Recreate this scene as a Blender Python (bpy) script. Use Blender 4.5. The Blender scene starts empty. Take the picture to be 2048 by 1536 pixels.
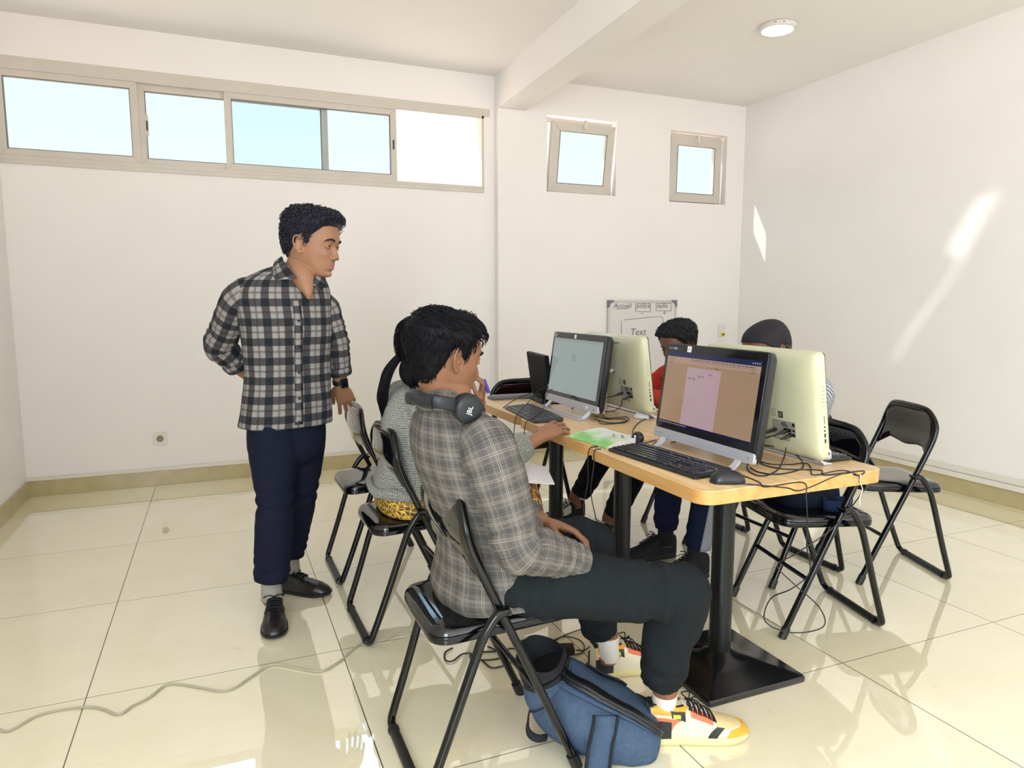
import bpy, bmesh, math, random
from mathutils import Vector, Matrix, noise as mnoise
from math import sin, cos, pi, radians, sqrt, atan2

random.seed(7)
sc = bpy.context.scene
COL = sc.collection

# ------------------------------------------------------------------ camera
CAM_H = 1.28
M_R = Vector((0.92201337, -0.38716, 0.0)).normalized()          # image right
PITCH = math.atan((768 - 600) / 1395.0)
FWD_H = Vector((-M_R.y, M_R.x, 0.0))
FWD = FWD_H * cos(PITCH) + Vector((0, 0, -sin(PITCH)))
UPV = M_R.cross(FWD)
cam = bpy.data.cameras.new('camera')
cam_o = bpy.data.objects.new('camera', cam)
COL.objects.link(cam_o)
mw = Matrix((M_R, UPV, -FWD)).transposed().to_4x4()
mw.translation = (0, 0, CAM_H)
cam_o.matrix_world = mw
cam.sensor_width = 36.0
cam.lens = 1395.0 / 2048.0 * 36.0
cam.clip_start = 0.05
sc.camera = cam_o

# ------------------------------------------------------------------ view and light
sc.view_settings.view_transform = 'Standard'
sc.view_settings.look = 'None'
sc.view_settings.gamma = 1.0
sc.view_settings.exposure = 0.20
sc.view_settings.use_curve_mapping = False
try:
    sc.cycles.use_denoising = True
    sc.cycles.sample_clamp_indirect = 8.0
    sc.cycles.max_bounces = 10
    sc.cycles.diffuse_bounces = 5
    sc.cycles.glossy_bounces = 4
    sc.cycles.transparent_max_bounces = 12
    sc.cycles.caustics_refractive = False
    sc.cycles.caustics_reflective = False
except Exception:
    pass

world = bpy.data.worlds.new('sky')
sc.world = world
world.use_nodes = True
nt = world.node_tree
nt.nodes.clear()
w_out = nt.nodes.new('ShaderNodeOutputWorld')
w_bg = nt.nodes.new('ShaderNodeBackground')
w_tc = nt.nodes.new('ShaderNodeTexCoord')
w_sep = nt.nodes.new('ShaderNodeSeparateXYZ')
w_ramp = nt.nodes.new('ShaderNodeValToRGB')
nt.links.new(w_tc.outputs['Generated'], w_sep.inputs[0])
w_map = nt.nodes.new('ShaderNodeMapRange')
w_map.inputs['From Min'].default_value = -1
w_map.inputs['From Max'].default_value = 1
nt.links.new(w_sep.outputs['Z'], w_map.inputs['Value'])
nt.links.new(w_map.outputs[0], w_ramp.inputs[0])
els = w_ramp.color_ramp.elements
els[0].position = 0.0; els[0].color = (4.2, 3.4, 2.9, 1)
els[1].position = 0.485; els[1].color = (4.6, 3.7, 3.15, 1)
for p, c in ((0.50, (0.96, 1.0, 1.02, 1)), (0.60, (0.90, 0.99, 1.0, 1)), (0.71, (0.78, 0.95, 1.0, 1)), (0.76, (3.0, 3.8, 4.8, 1)), (1.0, (2.8, 3.7, 4.9, 1))):
    e = els.new(p); e.color = c
nt.links.new(w_ramp.outputs[0], w_bg.inputs['Color'])
w_bg.inputs['Strength'].default_value = 1.0
nt.links.new(w_bg.outputs[0], w_out.inputs['Surface'])

def light(name, kind, loc, direction, energy, color=(1, 1, 1), **kw):
    l = bpy.data.lights.new(name, kind)
    l.energy = energy; l.color = color
    for k, v in kw.items():
        setattr(l, k, v)
    o = bpy.data.objects.new(name, l)
    COL.objects.link(o)
    o.location = loc
    o.rotation_euler = Vector(direction).to_track_quat('-Z', 'Y').to_euler()
    return o

# the sun, high over the long window, and daylight in the window openings
light('sun', 'SUN', (0, 9, 8), (1.55, -1.0, -1.7), 4.0, (1.0, 0.95, 0.86), angle=radians(0.55))
for nm, loc_, sx, sy in (('portal_long_window', (0.40, 5.54, 2.43), 3.2, 0.56), ('portal_small_window', (2.833, 5.47, 2.456), 0.64, 0.60), ('portal_second_small_window', (4.005, 5.47, 2.44), 0.61, 0.60)):
    p_ = light(nm, 'AREA', loc_, (0, -1, 0), 1.0, shape='RECTANGLE', size=sx, size_y=sy)
    p_.data.cycles.is_portal = True
light('daylight_rear_window', 'AREA', (1.6, -2.72, 1.70), (0, 1, 0), 58, (0.92, 0.96, 1.0), shape='RECTANGLE', size=4.5, size_y=2.0)
light('daylight_side_window', 'AREA', (-1.22, -1.2, 1.70), (1, 0.12, 0), 172, (0.76, 0.88, 1.0), shape='RECTANGLE', size=2.2, size_y=2.0)

# added spot light, cut by the unseen slit panels into the right-wall streak
GL = Vector((-7.3, -5.44, 2.06))
light('streak_spot', 'SPOT', GL, Vector((-1.3, -1.0, 1.7)) - GL, 4200, (1.0, 0.99, 0.97), spot_size=radians(15), spot_blend=0.1, shadow_soft_size=0.05)

# ------------------------------------------------------------------ helpers
def rgb(h):
    """sRGB hex or 0-255 triple to linear rgba"""
    if isinstance(h, str):
        h = h.lstrip('#'); h = [int(h[i:i + 2], 16) for i in (0, 2, 4)]
    out = []
    for c in h[:3]:
        c = c / 255.0
        out.append(c / 12.92 if c <= 0.04045 else ((c + 0.055) / 1.055) ** 2.4)
    return tuple(out) + (1.0,)

def at(px, py, dh):
    """the world point a given horizontal distance ahead of the camera, seen at a pixel of the photograph"""
    x = (px - 1024) / 1395.0; y = (py - 768) / 1395.0
    d = M_R * x - UPV * y + FWD
    t = dh / d.dot(FWD_H)
    return Vector((0, 0, CAM_H)) + d * t

def mat(name, color, rough=0.5, metal=0.0, spec=0.5, coat=0.0, coat_rough=0.03, noise=None, bump=None, emit=None, emit_s=1.0, alpha=1.0, sheen=0.0, sss=0.0):
    """principled material; noise=(scale, amount) varies the colour, bump=(scale, strength, distance)"""
    m = bpy.data.materials.new(name)
    m.use_nodes = True
    n = m.node_tree.nodes; L = m.node_tree.links
    b = n['Principled BSDF']
    c = rgb(color) if isinstance(color, (str, list)) else tuple(color) + ((1.0,) if len(color) == 3 else ())
    b.inputs['Base Color'].default_value = c
    b.inputs['Roughness'].default_value = rough
    b.inputs['Metallic'].default_value = metal
    b.inputs['Specular IOR Level'].default_value = spec
    b.inputs['Coat Weight'].default_value = coat
    b.inputs['Coat Roughness'].default_value = coat_rough
    b.inputs['Alpha'].default_value = alpha
    if sheen: b.inputs['Sheen Weight'].default_value = sheen
    if sss:
        b.inputs['Subsurface Weight'].default_value = sss
        b.inputs['Subsurface Radius'].default_value = (0.012, 0.005, 0.003)
        b.inputs['Subsurface Scale'].default_value = 1.0
    tc = n.new('ShaderNodeTexCoord')
    if noise:
        nz = n.new('ShaderNodeTexNoise'); nz.inputs['Scale'].default_value = noise[0]; nz.inputs['Detail'].default_value = 4
        L.new(tc.outputs['Object'], nz.inputs['Vector'])
        r = n.new('ShaderNodeMapRange'); r.inputs['From Min'].default_value = 0.3; r.inputs['From Max'].default_value = 0.7
        r.inputs['To Min'].default_value = 1 - noise[1]; r.inputs['To Max'].default_value = 1 + noise[1]
        L.new(nz.outputs['Fac'], r.inputs['Value'])
        mx = n.new('ShaderNodeVectorMath'); mx.operation = 'SCALE'
        mx.inputs[0].default_value = c[:3]
        L.new(r.outputs[0], mx.inputs['Scale'])
        L.new(mx.outputs[0], b.inputs['Base Color'])
    if bump:
        nb = n.new('ShaderNodeTexNoise'); nb.inputs['Scale'].default_value = bump[0]; nb.inputs['Detail'].default_value = 5
        L.new(tc.outputs['Object'], nb.inputs['Vector'])
        bp = n.new('ShaderNodeBump'); bp.inputs['Strength'].default_value = bump[1]; bp.inputs['Distance'].default_value = bump[2]
        L.new(nb.outputs['Fac'], bp.inputs['Height'])
        L.new(bp.outputs[0], b.inputs['Normal'])
    if emit:
        b.inputs['Emission Color'].default_value = rgb(emit) if isinstance(emit, str) else tuple(emit) + (1.0,)
        b.inputs['Emission Strength'].default_value = emit_s
    return m

class MB:
    """collects shapes and links them as ONE mesh object"""
    def __init__(s):
        s.v = []; s.f = []; s.uv = []; s.mi = []; s.cur = 0
    def _add(s, vs, fs, uvs=None):
        o = len(s.v)
        s.v += [Vector(p) for p in vs]
        for k, f in enumerate(fs):
            s.f.append([i + o for i in f])
            s.uv.append(uvs[k] if uvs else [(0.0, 0.0)] * len(f))
            s.mi.append(s.cur)
        return s
    def box(s, x0, x1, y0, y1, z0, z1, M=None):
        vs = [Vector(p) for p in ((x0, y0, z0), (x1, y0, z0), (x1, y1, z0), (x0, y1, z0), (x0, y0, z1), (x1, y0, z1), (x1, y1, z1), (x0, y1, z1))]
        if M: vs = [M @ p for p in vs]
        return s._add(vs, [(0, 3, 2, 1), (4, 5, 6, 7), (0, 1, 5, 4), (1, 2, 6, 5), (2, 3, 7, 6), (3, 0, 4, 7)])
    def prism(s, pts, z0, z1, M=None, inset=0.0):
        """polygon pts (x, y) extruded between z0 and z1; inset bevels the top edge inwards"""
        n = len(pts)
        vs = [Vector((x, y, z0)) for x, y in pts] + [Vector((x, y, z1)) for x, y in pts]
        if M: vs = [M @ p for p in vs]
        fs = [list(range(n))[::-1], list(range(n, 2 * n))] + [(i, (i + 1) % n, n + (i + 1) % n, n + i) for i in range(n)]
        return s._add(vs, fs)
    def rings(s, rings, cap=True, closed=True, us=None):
        """loft through rings (lists of points with equal counts); uv in metres"""
        n = len(rings[0]); m = len(rings)
        vs = [p for r in rings for p in r]
        fs = []; uv = []
        # arc lengths
        vlen = [0.0]
        for j in range(1, m):
            a = sum((Vector(rings[j][i]) - Vector(rings[j - 1][i])).length for i in range(n)) / n
            vlen.append(vlen[-1] + a)
        mid = rings[m // 2]
        ulen = [0.0]
        for i in range(n):
            ulen.append(ulen[-1] + (Vector(mid[(i + 1) % n]) - Vector(mid[i])).length)
        if us: ulen = us
        kmax = n if closed else n - 1
        for j in range(m - 1):
            for i in range(kmax):
                i2 = (i + 1) % n
                fs.append((j * n + i, j * n + i2, (j + 1) * n + i2, (j + 1) * n + i))
                uv.append([(ulen[i], vlen[j]), (ulen[i + 1], vlen[j]), (ulen[i + 1], vlen[j + 1]), (ulen[i], vlen[j + 1])])
        if cap and closed:
            fs.append(tuple(range(n))[::-1]); uv.append([(ulen[i], vlen[0]) for i in range(n)][::-1])
            fs.append(tuple(range((m - 1) * n, m * n))); uv.append([(ulen[i], vlen[-1]) for i in range(n)])
        return s._add(vs, fs, uv)
    def tube(s, pts, r, n=8, closed=False, cap=True, flat=None):
        """tube along a path; r number or list; flat=(fx, fy) scales the section"""
        pts = [Vector(p) for p in pts]
        m = len(pts)
        rs = r if isinstance(r, (list, tuple)) else [r] * m
        tans = []
        for i in range(m):
            if closed: t = pts[(i + 1) % m] - pts[i - 1]
            else: t = pts[min(i + 1, m - 1)] - pts[max(i - 1, 0)]
            tans.append(t.normalized() if t.length > 1e-9 else Vector((0, 0, 1)))
        t0 = tans[0]
        up = Vector((0, 0, 1)) if abs(t0.z) < 0.9 else Vector((0, 1, 0))
        nrm = (up - t0 * up.dot(t0)).normalized()
        rings = []
        for i in range(m):
            t = tans[i]
            nrm = nrm - t * nrm.dot(t)
            nrm = nrm.normalized() if nrm.length > 1e-9 else t.orthogonal().normalized()
            b = t.cross(nrm)
            fx, fy = flat if flat else (1, 1)
            rings.append([pts[i] + (nrm * cos(2 * pi * k / n) * fx + b * sin(2 * pi * k / n) * fy) * rs[i] for k in range(n)])
        if closed:
            rings.append(rings[0])
            return s.rings(rings, cap=False)
        return s.rings(rings, cap=cap)
    def lathe(s, prof, n=32, c=(0, 0, 0), M=None):
        """profile (r, z) round the z axis"""
        c = Vector(c)
        rings = []
        for r, z in prof:
            ring = [c + Vector((max(r, 1e-4) * cos(2 * pi * k / n), max(r, 1e-4) * sin(2 * pi * k / n), z)) for k in range(n)]
            if M: ring = [M @ p for p in ring]
            rings.append(ring)
        return s.rings(rings)
    def ball(s, c, r, n=16, m=10, sc=(1, 1, 1), M=None):
        c = Vector(c); rings = []
        for j in range(m + 1):
            a = pi * j / m
            ring = []
            for k in range(n):
                p = Vector((max(sin(a), 1e-3) * cos(2 * pi * k / n) * sc[0], max(sin(a), 1e-3) * sin(2 * pi * k / n) * sc[1], -cos(a) * sc[2])) * r
                ring.append((M @ (p + c)) if M else p + c)
            rings.append(ring)
        return s.rings(rings)
    def build(s, name, m, parent=None, smooth=35, bevel=None, sub=0, remesh=None, loc=None, rot=None, segs=2):
        me = bpy.data.meshes.new(name)
        base = Vector(loc) if loc else Vector((0, 0, 0))
        me.from_pydata([tuple(p) for p in s.v], [], s.f)
        uvl = me.uv_layers.new(name='UVMap')
        k = 0
        flat = [c for fu in s.uv for co in fu for c in co]
        uvl.data.foreach_set('uv', flat)
        ms = m if isinstance(m, (list, tuple)) else [m]
        for x in ms: me.materials.append(x)
        me.polygons.foreach_set('material_index', s.mi)
        bm = bmesh.new(); bm.from_mesh(me)
        bmesh.ops.recalc_face_normals(bm, faces=bm.faces)
        bm.to_mesh(me); bm.free()
        if smooth:
            me.polygons.foreach_set('use_smooth', [True] * len(me.polygons))
            if smooth < 180: me.set_sharp_from_angle(angle=radians(smooth))
        me.update()
        o = bpy.data.objects.new(name, me)
        COL.objects.link(o)
        if parent: o.parent = parent
        o.location = base
        if rot: o.rotation_euler = rot
        if bevel:
            b = o.modifiers.new('bevel', 'BEVEL'); b.width = bevel; b.segments = segs; b.limit_method = 'ANGLE'; b.angle_limit = radians(40)
            b.harden_normals = False
        if remesh:
            r = o.modifiers.new('remesh', 'REMESH'); r.mode = 'VOXEL'; r.voxel_size = remesh; r.use_smooth_shade = True
            q = o.modifiers.new('smooth', 'SMOOTH'); q.factor = 0.5; q.iterations = 3
        if sub:
            q = o.modifiers.new('sub', 'SUBSURF'); q.levels = sub; q.render_levels = sub
        return o

def empty(name, loc=(0, 0, 0), rz=0.0):
    o = bpy.data.objects.new(name, None)
    COL.objects.link(o)
    o.empty_display_size = 0.1
    o.location = loc; o.rotation_euler = (0, 0, rz)
    return o

def tag(o, label=None, cat=None, group=None, kind=None):
    if label: o['label'] = label
    if cat: o['category'] = cat
    if group: o['group'] = group
    if kind: o['kind'] = kind
    return o

def copy_tree(o, parent=None):
    c = o.copy(); COL.objects.link(c); c.parent = parent
    for ch in list(o.children):
        copy_tree(ch, c)
    return c

def catmull(pts, n=6, closed=False):
    P = [Vector(p) for p in pts]; out = []
    m = len(P)
    for i in range(m if closed else m - 1):
        p0 = P[(i - 1) % m] if (closed or i > 0) else P[0] * 2 - P[1]
        p1 = P[i]; p2 = P[(i + 1) % m]
        p3 = P[(i + 2) % m] if (closed or i + 2 < m) else P[-1] * 2 - P[-2]
        for k in range(n):
            t = k / n
            out.append(0.5 * ((2 * p1) + (p2 - p0) * t + (2 * p0 - 5 * p1 + 4 * p2 - p3) * t * t + (3 * p1 - p0 - 3 * p2 + p3) * t ** 3))
    if not closed: out.append(P[-1])
    return out

def round_rect(x0, x1, y0, y1, r, n=5):
    pts = []
    for cx, cy, a0 in ((x1 - r, y1 - r, 0), (x0 + r, y1 - r, 90), (x0 + r, y0 + r, 180), (x1 - r, y0 + r, 270)):
        for k in range(n + 1):
            a = radians(a0 + 90 * k / n)
            pts.append((cx + r * cos(a), cy + r * sin(a)))
    return pts
# ------------------------------------------------------------------ room
def tile_material():
    m = bpy.data.materials.new('polished_beige_tile'); m.use_nodes = True
    n = m.node_tree.nodes; L = m.node_tree.links; b = n['Principled BSDF']
    tc = n.new('ShaderNodeTexCoord'); sp = n.new('ShaderNodeSeparateXYZ'); L.new(tc.outputs['Object'], sp.inputs[0])
    def math_(op, a, bb=None, c=None):
        q = n.new('ShaderNodeMath'); q.operation = op
        for i, v in enumerate((a, bb, c)):
            if v is None: continue
            if isinstance(v, (int, float)): q.inputs[i].default_value = v
            else: L.new(v, q.inputs[i])
        return q.outputs[0]
    def grout(co, off, size, w):
        u = math_('DIVIDE', math_('SUBTRACT', co, off), size)
        fr = math_('FRACT', math_('ADD', u, 100.5))
        d = math_('MULTIPLY', math_('ABSOLUTE', math_('SUBTRACT', fr, 0.5)), size)
        return math_('LESS_THAN', d, w), math_('FLOOR', math_('ADD', u, 100.0))
    gx, ix = grout(sp.outputs['X'], -0.4506, 0.8131, 0.0019)
    gy, iy = grout(sp.outputs['Y'], 1.7046, 0.7847, 0.0015)
    g = math_('MAXIMUM', gx, gy)
    # offset veins per tile
    cb = n.new('ShaderNodeCombineXYZ'); L.new(math_('MULTIPLY', ix, 3.7), cb.inputs[0]); L.new(math_('MULTIPLY', iy, 5.3), cb.inputs[1])
    va = n.new('ShaderNodeVectorMath'); va.operation = 'ADD'; L.new(tc.outputs['Object'], va.inputs[0]); L.new(cb.outputs[0], va.inputs[1])
    nz = n.new('ShaderNodeTexNoise'); nz.inputs['Scale'].default_value = 2.2; nz.inputs['Detail'].default_value = 8; nz.inputs['Distortion'].default_value = 1.2
    L.new(va.outputs[0], nz.inputs['Vector'])
    mp = n.new('ShaderNodeMapping'); mp.inputs['Scale'].default_value = (3.0, 22.0, 1.0); L.new(va.outputs[0], mp.inputs[0])
    nf = n.new('ShaderNodeTexNoise'); nf.inputs['Scale'].default_value = 3.0; nf.inputs['Detail'].default_value = 6; L.new(mp.outputs[0], nf.inputs['Vector'])
    ramp = n.new('ShaderNodeValToRGB')
    ramp.color_ramp.elements[0].position = 0.3; ramp.color_ramp.elements[0].color = rgb(FLOOR_A)
    ramp.color_ramp.elements[1].position = 0.7; ramp.color_ramp.elements[1].color = rgb(FLOOR_B)
    mixf = math_('ADD', math_('MULTIPLY', nz.outputs['Fac'], 0.65), math_('MULTIPLY', nf.outputs['Fac'], 0.35))
    L.new(mixf, ramp.inputs[0])
    # fine cracks like veins
    vn = n.new('ShaderNodeTexNoise'); vn.inputs['Scale'].default_value = 1.6; vn.inputs['Detail'].default_value = 5; vn.inputs['Distortion'].default_value = 0.6
    L.new(va.outputs[0], vn.inputs['Vector'])
    vein = math_('LESS_THAN', math_('ABSOLUTE', math_('SUBTRACT', vn.outputs['Fac'], 0.56)), 0.0016)
    vmask = n.new('ShaderNodeTexNoise'); vmask.inputs['Scale'].default_value = 4.0; L.new(va.outputs[0], vmask.inputs['Vector'])
    vein = math_('MULTIPLY', math_('MULTIPLY', vein, math_('GREATER_THAN', vmask.outputs['Fac'], 0.60)), 0.16)
    m1 = n.new('ShaderNodeMix'); m1.data_type = 'RGBA'; L.new(vein, m1.inputs['Factor']); L.new(ramp.outputs[0], m1.inputs['A']); m1.inputs['B'].default_value = rgb('8f7f58')
    m2 = n.new('ShaderNodeMix'); m2.data_type = 'RGBA'; L.new(g, m2.inputs['Factor']); L.new(m1.outputs['Result'], m2.inputs['A']); m2.inputs['B'].default_value = rgb('4c3c22')
    L.new(m2.outputs['Result'], b.inputs['Base Color'])
    r = math_('ADD', math_('MULTIPLY', g, 0.5), 0.018)
    L.new(r, b.inputs['Roughness'])
    b.inputs['Specular IOR Level'].default_value = 0.8
    b.inputs['Coat Weight'].default_value = 1.0; b.inputs['Coat Roughness'].default_value = 0.012; b.inputs['Coat IOR'].default_value = 1.85
    bp = n.new('ShaderNodeBump'); bp.inputs['Strength'].default_value = 0.0035; bp.inputs['Distance'].default_value = 0.01
    nb = n.new('ShaderNodeTexNoise'); nb.inputs['Scale'].default_value = 9.0; nb.inputs['Detail'].default_value = 1
    L.new(tc.outputs['Object'], nb.inputs['Vector']); L.new(nb.outputs['Fac'], bp.inputs['Height']); L.new(bp.outputs[0], b.inputs['Normal'])
    return m
FLOOR_A, FLOOR_B = 'ebe3c1', 'f5edd2'
m_tile = tile_material()
m_wall = mat('white_wall_paint', 'ebe8e6', 0.62, noise=(2.5, 0.012), bump=(60, 0.06, 0.002))
m_ceil = mat('white_ceiling_paint', 'ebe8e5', 0.75, noise=(1.5, 0.01))
m_skirt = mat('beige_stone_skirting', 'b5a77f', 0.25, noise=(9, 0.07))
m_duct = mat('white_plastic_duct', 'dcd8ce', 0.35)
m_frame = mat('off_white_window_frame', 'c9c3b9', 0.35, noise=(6, 0.03))
m_gasket = mat('dark_gasket', '3a3836', 0.6)
m_gasket2 = mat('grey_gasket', '5c5a5e', 0.7)
m_terra = mat('sunlit_render', 'e0c2ac', 0.8)
m_glass = bpy.data.materials.new('window_glass'); m_glass.use_nodes = True
_n = m_glass.node_tree.nodes; _L = m_glass.node_tree.links; _n.clear()
_o = _n.new('ShaderNodeOutputMaterial'); _t = _n.new('ShaderNodeBsdfTransparent'); _t.inputs[0].default_value = (0.93, 0.97, 0.98, 1)
_g = _n.new('ShaderNodeBsdfGlossy'); _g.inputs['Roughness'].default_value = 0.02
_fr = _n.new('ShaderNodeLayerWeight'); _fr.inputs['Blend'].default_value = 0.12; _mx = _n.new('ShaderNodeMixShader')
_L.new(_fr.outputs['Facing'], _mx.inputs[0]); _L.new(_t.outputs[0], _mx.inputs[1]); _L.new(_g.outputs[0], _mx.inputs[2]); _L.new(_mx.outputs[0], _o.inputs[0])

RX0, RX1, RY0, RZ = -1.20, 4.51, -2.70, 3.02
YA, YB = 5.325, 5.25
def struct(mb, name, m, **k):
    o = mb.build(name, m, smooth=0, **k); tag(o, kind='structure'); return o
struct(MB().box(RX0 - 0.2, RX1 + 0.2, RY0 - 0.2, YA + 0.2, -0.12, 0.0), 'floor', m_tile)
struct(MB().box(RX0 - 0.2, RX1 + 0.2, RY0 - 0.2, YA + 0.2, RZ, RZ + 0.15), 'ceiling', m_ceil)
b = MB(); b.box(RX0 - 0.2, RX0, RY0, -2.35, 0.0, RZ); b.box(RX0 - 0.2, RX0, -0.05, YA, 0.0, RZ); b.box(RX0 - 0.2, RX0, -2.35, -0.05, 0.0, 0.68); b.box(RX0 - 0.2, RX0, -2.35, -0.05, 2.72, RZ)
struct(b, 'wall_left', m_wall)
b = MB()
for y in (-2.35, -1.22, -0.10): b.box(RX0 - 0.08, RX0 - 0.03, y, y + 0.05, 0.68, 2.72)
for z in (0.68, 2.67): b.box(RX0 - 0.08, RX0 - 0.03, -2.35, -0.05, z, z + 0.05)
struct(b, 'window_5', m_frame)
# unseen panels added at the side window; their gap shapes the wall streak
gap = [(2.35, 2.71, 0.14), (2.12, 2.826, 0.13), (2.06, 2.857, 0.03), (1.96, 2.907, 0.035), (1.91, 2.932, 0.14), (1.62, 3.079, 0.17), (1.54, 3.119, 0.03), (1.40, 3.190, 0.030), (1.25, 3.301, 0.038), (1.07, 3.430, 0.045), (0.95, 3.500, 0.035), (0.86, 3.553, 0.03), (0.82, 3.577, 0.0)]
def to_mask(y, z):
    t = (-1.30 - GL.x) / (RX1 - GL.x); return (GL.y + (y - GL.y) * t, GL.z + (z - GL.z) * t)
ea = [to_mask(y, z) for z, y, w in gap]; eb = [to_mask(y + w, z) for z, y, w in gap]
My = Matrix(((0, 0, 1, 0), (1, 0, 0, 0), (0, 1, 0, 0), (0, 0, 0, 1)))
maskA = MB(); maskB = MB()
for k in range(len(ea) - 1):
    maskA.prism([(-2.36, ea[k + 1][1]), ea[k + 1], ea[k], (-2.36, ea[k][1])], -1.305, -1.300, My)
    maskB.prism([eb[k + 1], (-0.04, eb[k + 1][1]), (-0.04, eb[k][1]), eb[k]], -1.305, -1.300, My)
maskA.box(-1.305, -1.300, -2.36, -0.04, 0.67, ea[-1][1]); maskA.box(-1.305, -1.300, -2.36, -0.04, ea[0][1], 2.73)
struct(maskA, 'streak_mask_1', m_wall); struct(maskB, 'streak_mask_2', m_wall)
struct(MB().box(RX1, RX1 + 0.2, RY0, YA, 0.0, RZ), 'wall_right', m_wall)
# rear wall behind the camera with a wide window opening
b = MB(); b.box(RX0 - 0.2, RX1 + 0.2, RY0 - 0.2, RY0, 0.0, 0.70); b.box(RX0 - 0.2, RX1 + 0.2, RY0 - 0.2, RY0, 2.70, RZ)
b.box(RX0 - 0.2, -0.70, RY0 - 0.2, RY0, 0.70, 2.70); b.box(3.9, RX1 + 0.2, RY0 - 0.2, RY0, 0.70, 2.70)
struct(b, 'wall_rear', m_wall)
b = MB()
for x in (-0.70, 0.43, 1.57, 2.72, 3.85): b.box(x, x + 0.05, RY0 - 0.06, RY0 - 0.01, 0.70, 2.70)
for z in (0.70, 2.65): b.box(-0.70, 3.90, RY0 - 0.06, RY0 - 0.01, z, z + 0.05)
struct(b, 'window_4', m_frame)
# wall with the long window, and the pilaster and wall section to its right
WX0, WX1, WZ0, WZ1 = RX0, 1.995, 2.150, 2.712
b = MB(); b.box(RX0, 2.09, YA, YA + 0.2, 0.0, WZ0); b.box(RX0, 2.09, YA, YA + 0.2, WZ1, RZ); b.box(WX1, 2.09, YA, YA + 0.2, WZ0, WZ1)
struct(b, 'wall_back', m_wall)
b = MB()
o1 = (2.512, 3.155, 2.155, 2.757); o2 = (3.700, 4.311, 2.140, 2.745)
xs = [2.085, o1[0], o1[1], o2[0], o2[1], RX1]
for i in range(5):
    if i == 1: b.box(xs[1], xs[2], YB, YB + 0.2, 0, o1[2]).box(xs[1], xs[2], YB, YB + 0.2, o1[3], RZ)
    elif i == 3: b.box(xs[3], xs[4], YB, YB + 0.2, 0, o2[2]).box(xs[3], xs[4], YB, YB + 0.2, o2[3], RZ)
    else: b.box(xs[i], xs[i + 1], YB, YB + 0.2, 0, RZ)
struct(b, 'wall_back_right', m_wall)
# ceiling beam running towards the camera
b = MB()
def bx_(y): return 2.085 + (y - YB) * 0.032
prof = []
for y in (YB, RY0):
    x = bx_(y); prof.append([Vector((x, y, 2.765)), Vector((x + 0.235, y, 2.765)), Vector((x + 0.235, y, RZ + 0.01)), Vector((x, y, RZ + 0.01))])
b.rings(prof)
struct(b, 'trim_1', m_ceil)
# skirting and cable duct
def skirt(name, x0, x1, y0, y1, h, m, z0=0.0):
    struct(MB().box(x0, x1, y0, y1, z0, z0 + h), name, m, bevel=0.0015)
skirt('baseboard_back', RX0, 2.085, YA - 0.014, YA, 0.105, m_skirt)
skirt('baseboard_back_right', 2.085, RX1, YB - 0.014, YB, 0.105, m_skirt)
skirt('baseboard_left', RX0, RX0 + 0.014, RY0, YA - 0.014, 0.105, m_skirt)
skirt('baseboard_right', RX1 - 0.014, RX1, RY0, YB - 0.014, 0.105, m_skirt)
skirt('trim_2', RX0, 2.085, YA - 0.022, YA, 0.024, m_duct, 0.105)
skirt('trim_3', RX1 - 0.03, RX1, RY0, YB, 0.035, m_duct, 0.107)
skirt('trim_4', RX1 - 0.018, RX1, RY0, YB, 0.040, m_duct, 0.144)

# ---- long sliding window
def frame_rect(b, x0, x1, z0, z1, w, y0, y1, wb=None):
    """four mitred bars"""
    wb = wb or w
    O = [(x0, z0), (x1, z0), (x1, z1), (x0, z1)]
    I = [(x0 + w, z0 + wb), (x1 - w, z0 + wb), (x1 - w, z1 - w), (x0 + w, z1 - w)]
    for k in range(4):
        k2 = (k + 1) % 4
        q = [O[k], O[k2], I[k2], I[k]]
        b._add([(p[0], y0, p[1]) for p in q] + [(p[0], y1, p[1]) for p in q], [(0, 1, 2, 3), (7, 6, 5, 4), (0, 4, 5, 1), (1, 5, 6, 2), (2, 6, 7, 3), (3, 7, 4, 0)])
win = empty('window_1', (0.4, YA, 2.4)); tag(win, kind='structure')
def wpart(mb, name, m, par=win, **k):
    o = mb.build(name, m, par, smooth=0, **k)
    o.location = Vector(o.location) - par.location if par.type == 'EMPTY' else o.location
    return o
b = MB()
b.box(WX0, WX1, YA - 0.012, YA + 0.10, WZ0, WZ0 + 0.022); b.box(WX0, WX1, YA - 0.006, YA + 0.10, WZ1 - 0.022, WZ1); b.box(WX1 - 0.02, WX1, YA - 0.006, YA + 0.10, WZ0, WZ1)
b.box(WX0, WX1, YA - 0.010, YA + 0.002, WZ0 - 0.028, WZ0 + 0.004); b.box(WX0, WX1 + 0.05, YA - 0.006, YA + 0.002, WZ1 - 0.004, WZ1 + 0.055)
wpart(b, 'window_frame', m_frame, bevel=0.002)
def sash(x0, x1, yy, n_):
    b = MB(); frame_rect(b, x0, x1, WZ0 + 0.02, WZ1 - 0.018, 0.046, yy, yy + 0.028)
    s = wpart(b, 'sash', m_frame, bevel=0.002)
    g = MB().box(x0 + 0.04, x1 - 0.04, yy + 0.011, yy + 0.016, WZ0 + 0.06, WZ1 - 0.058)
    o = g.build('pane', m_glass, s, smooth=0)
    g = MB(); frame_rect(g, x0 + 0.0458, x1 - 0.0458, WZ0 + 0.0658, WZ1 - 0.0638, 0.004, yy + 0.002, yy + 0.0275)
    g.build('gasket', m_gasket2, s, smooth=0)
    return s
s_ = sash(RX0, -0.418, YA + 0.002, 0)
s_ = sash(-0.426, 0.80, YA + 0.036, 1)
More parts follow.
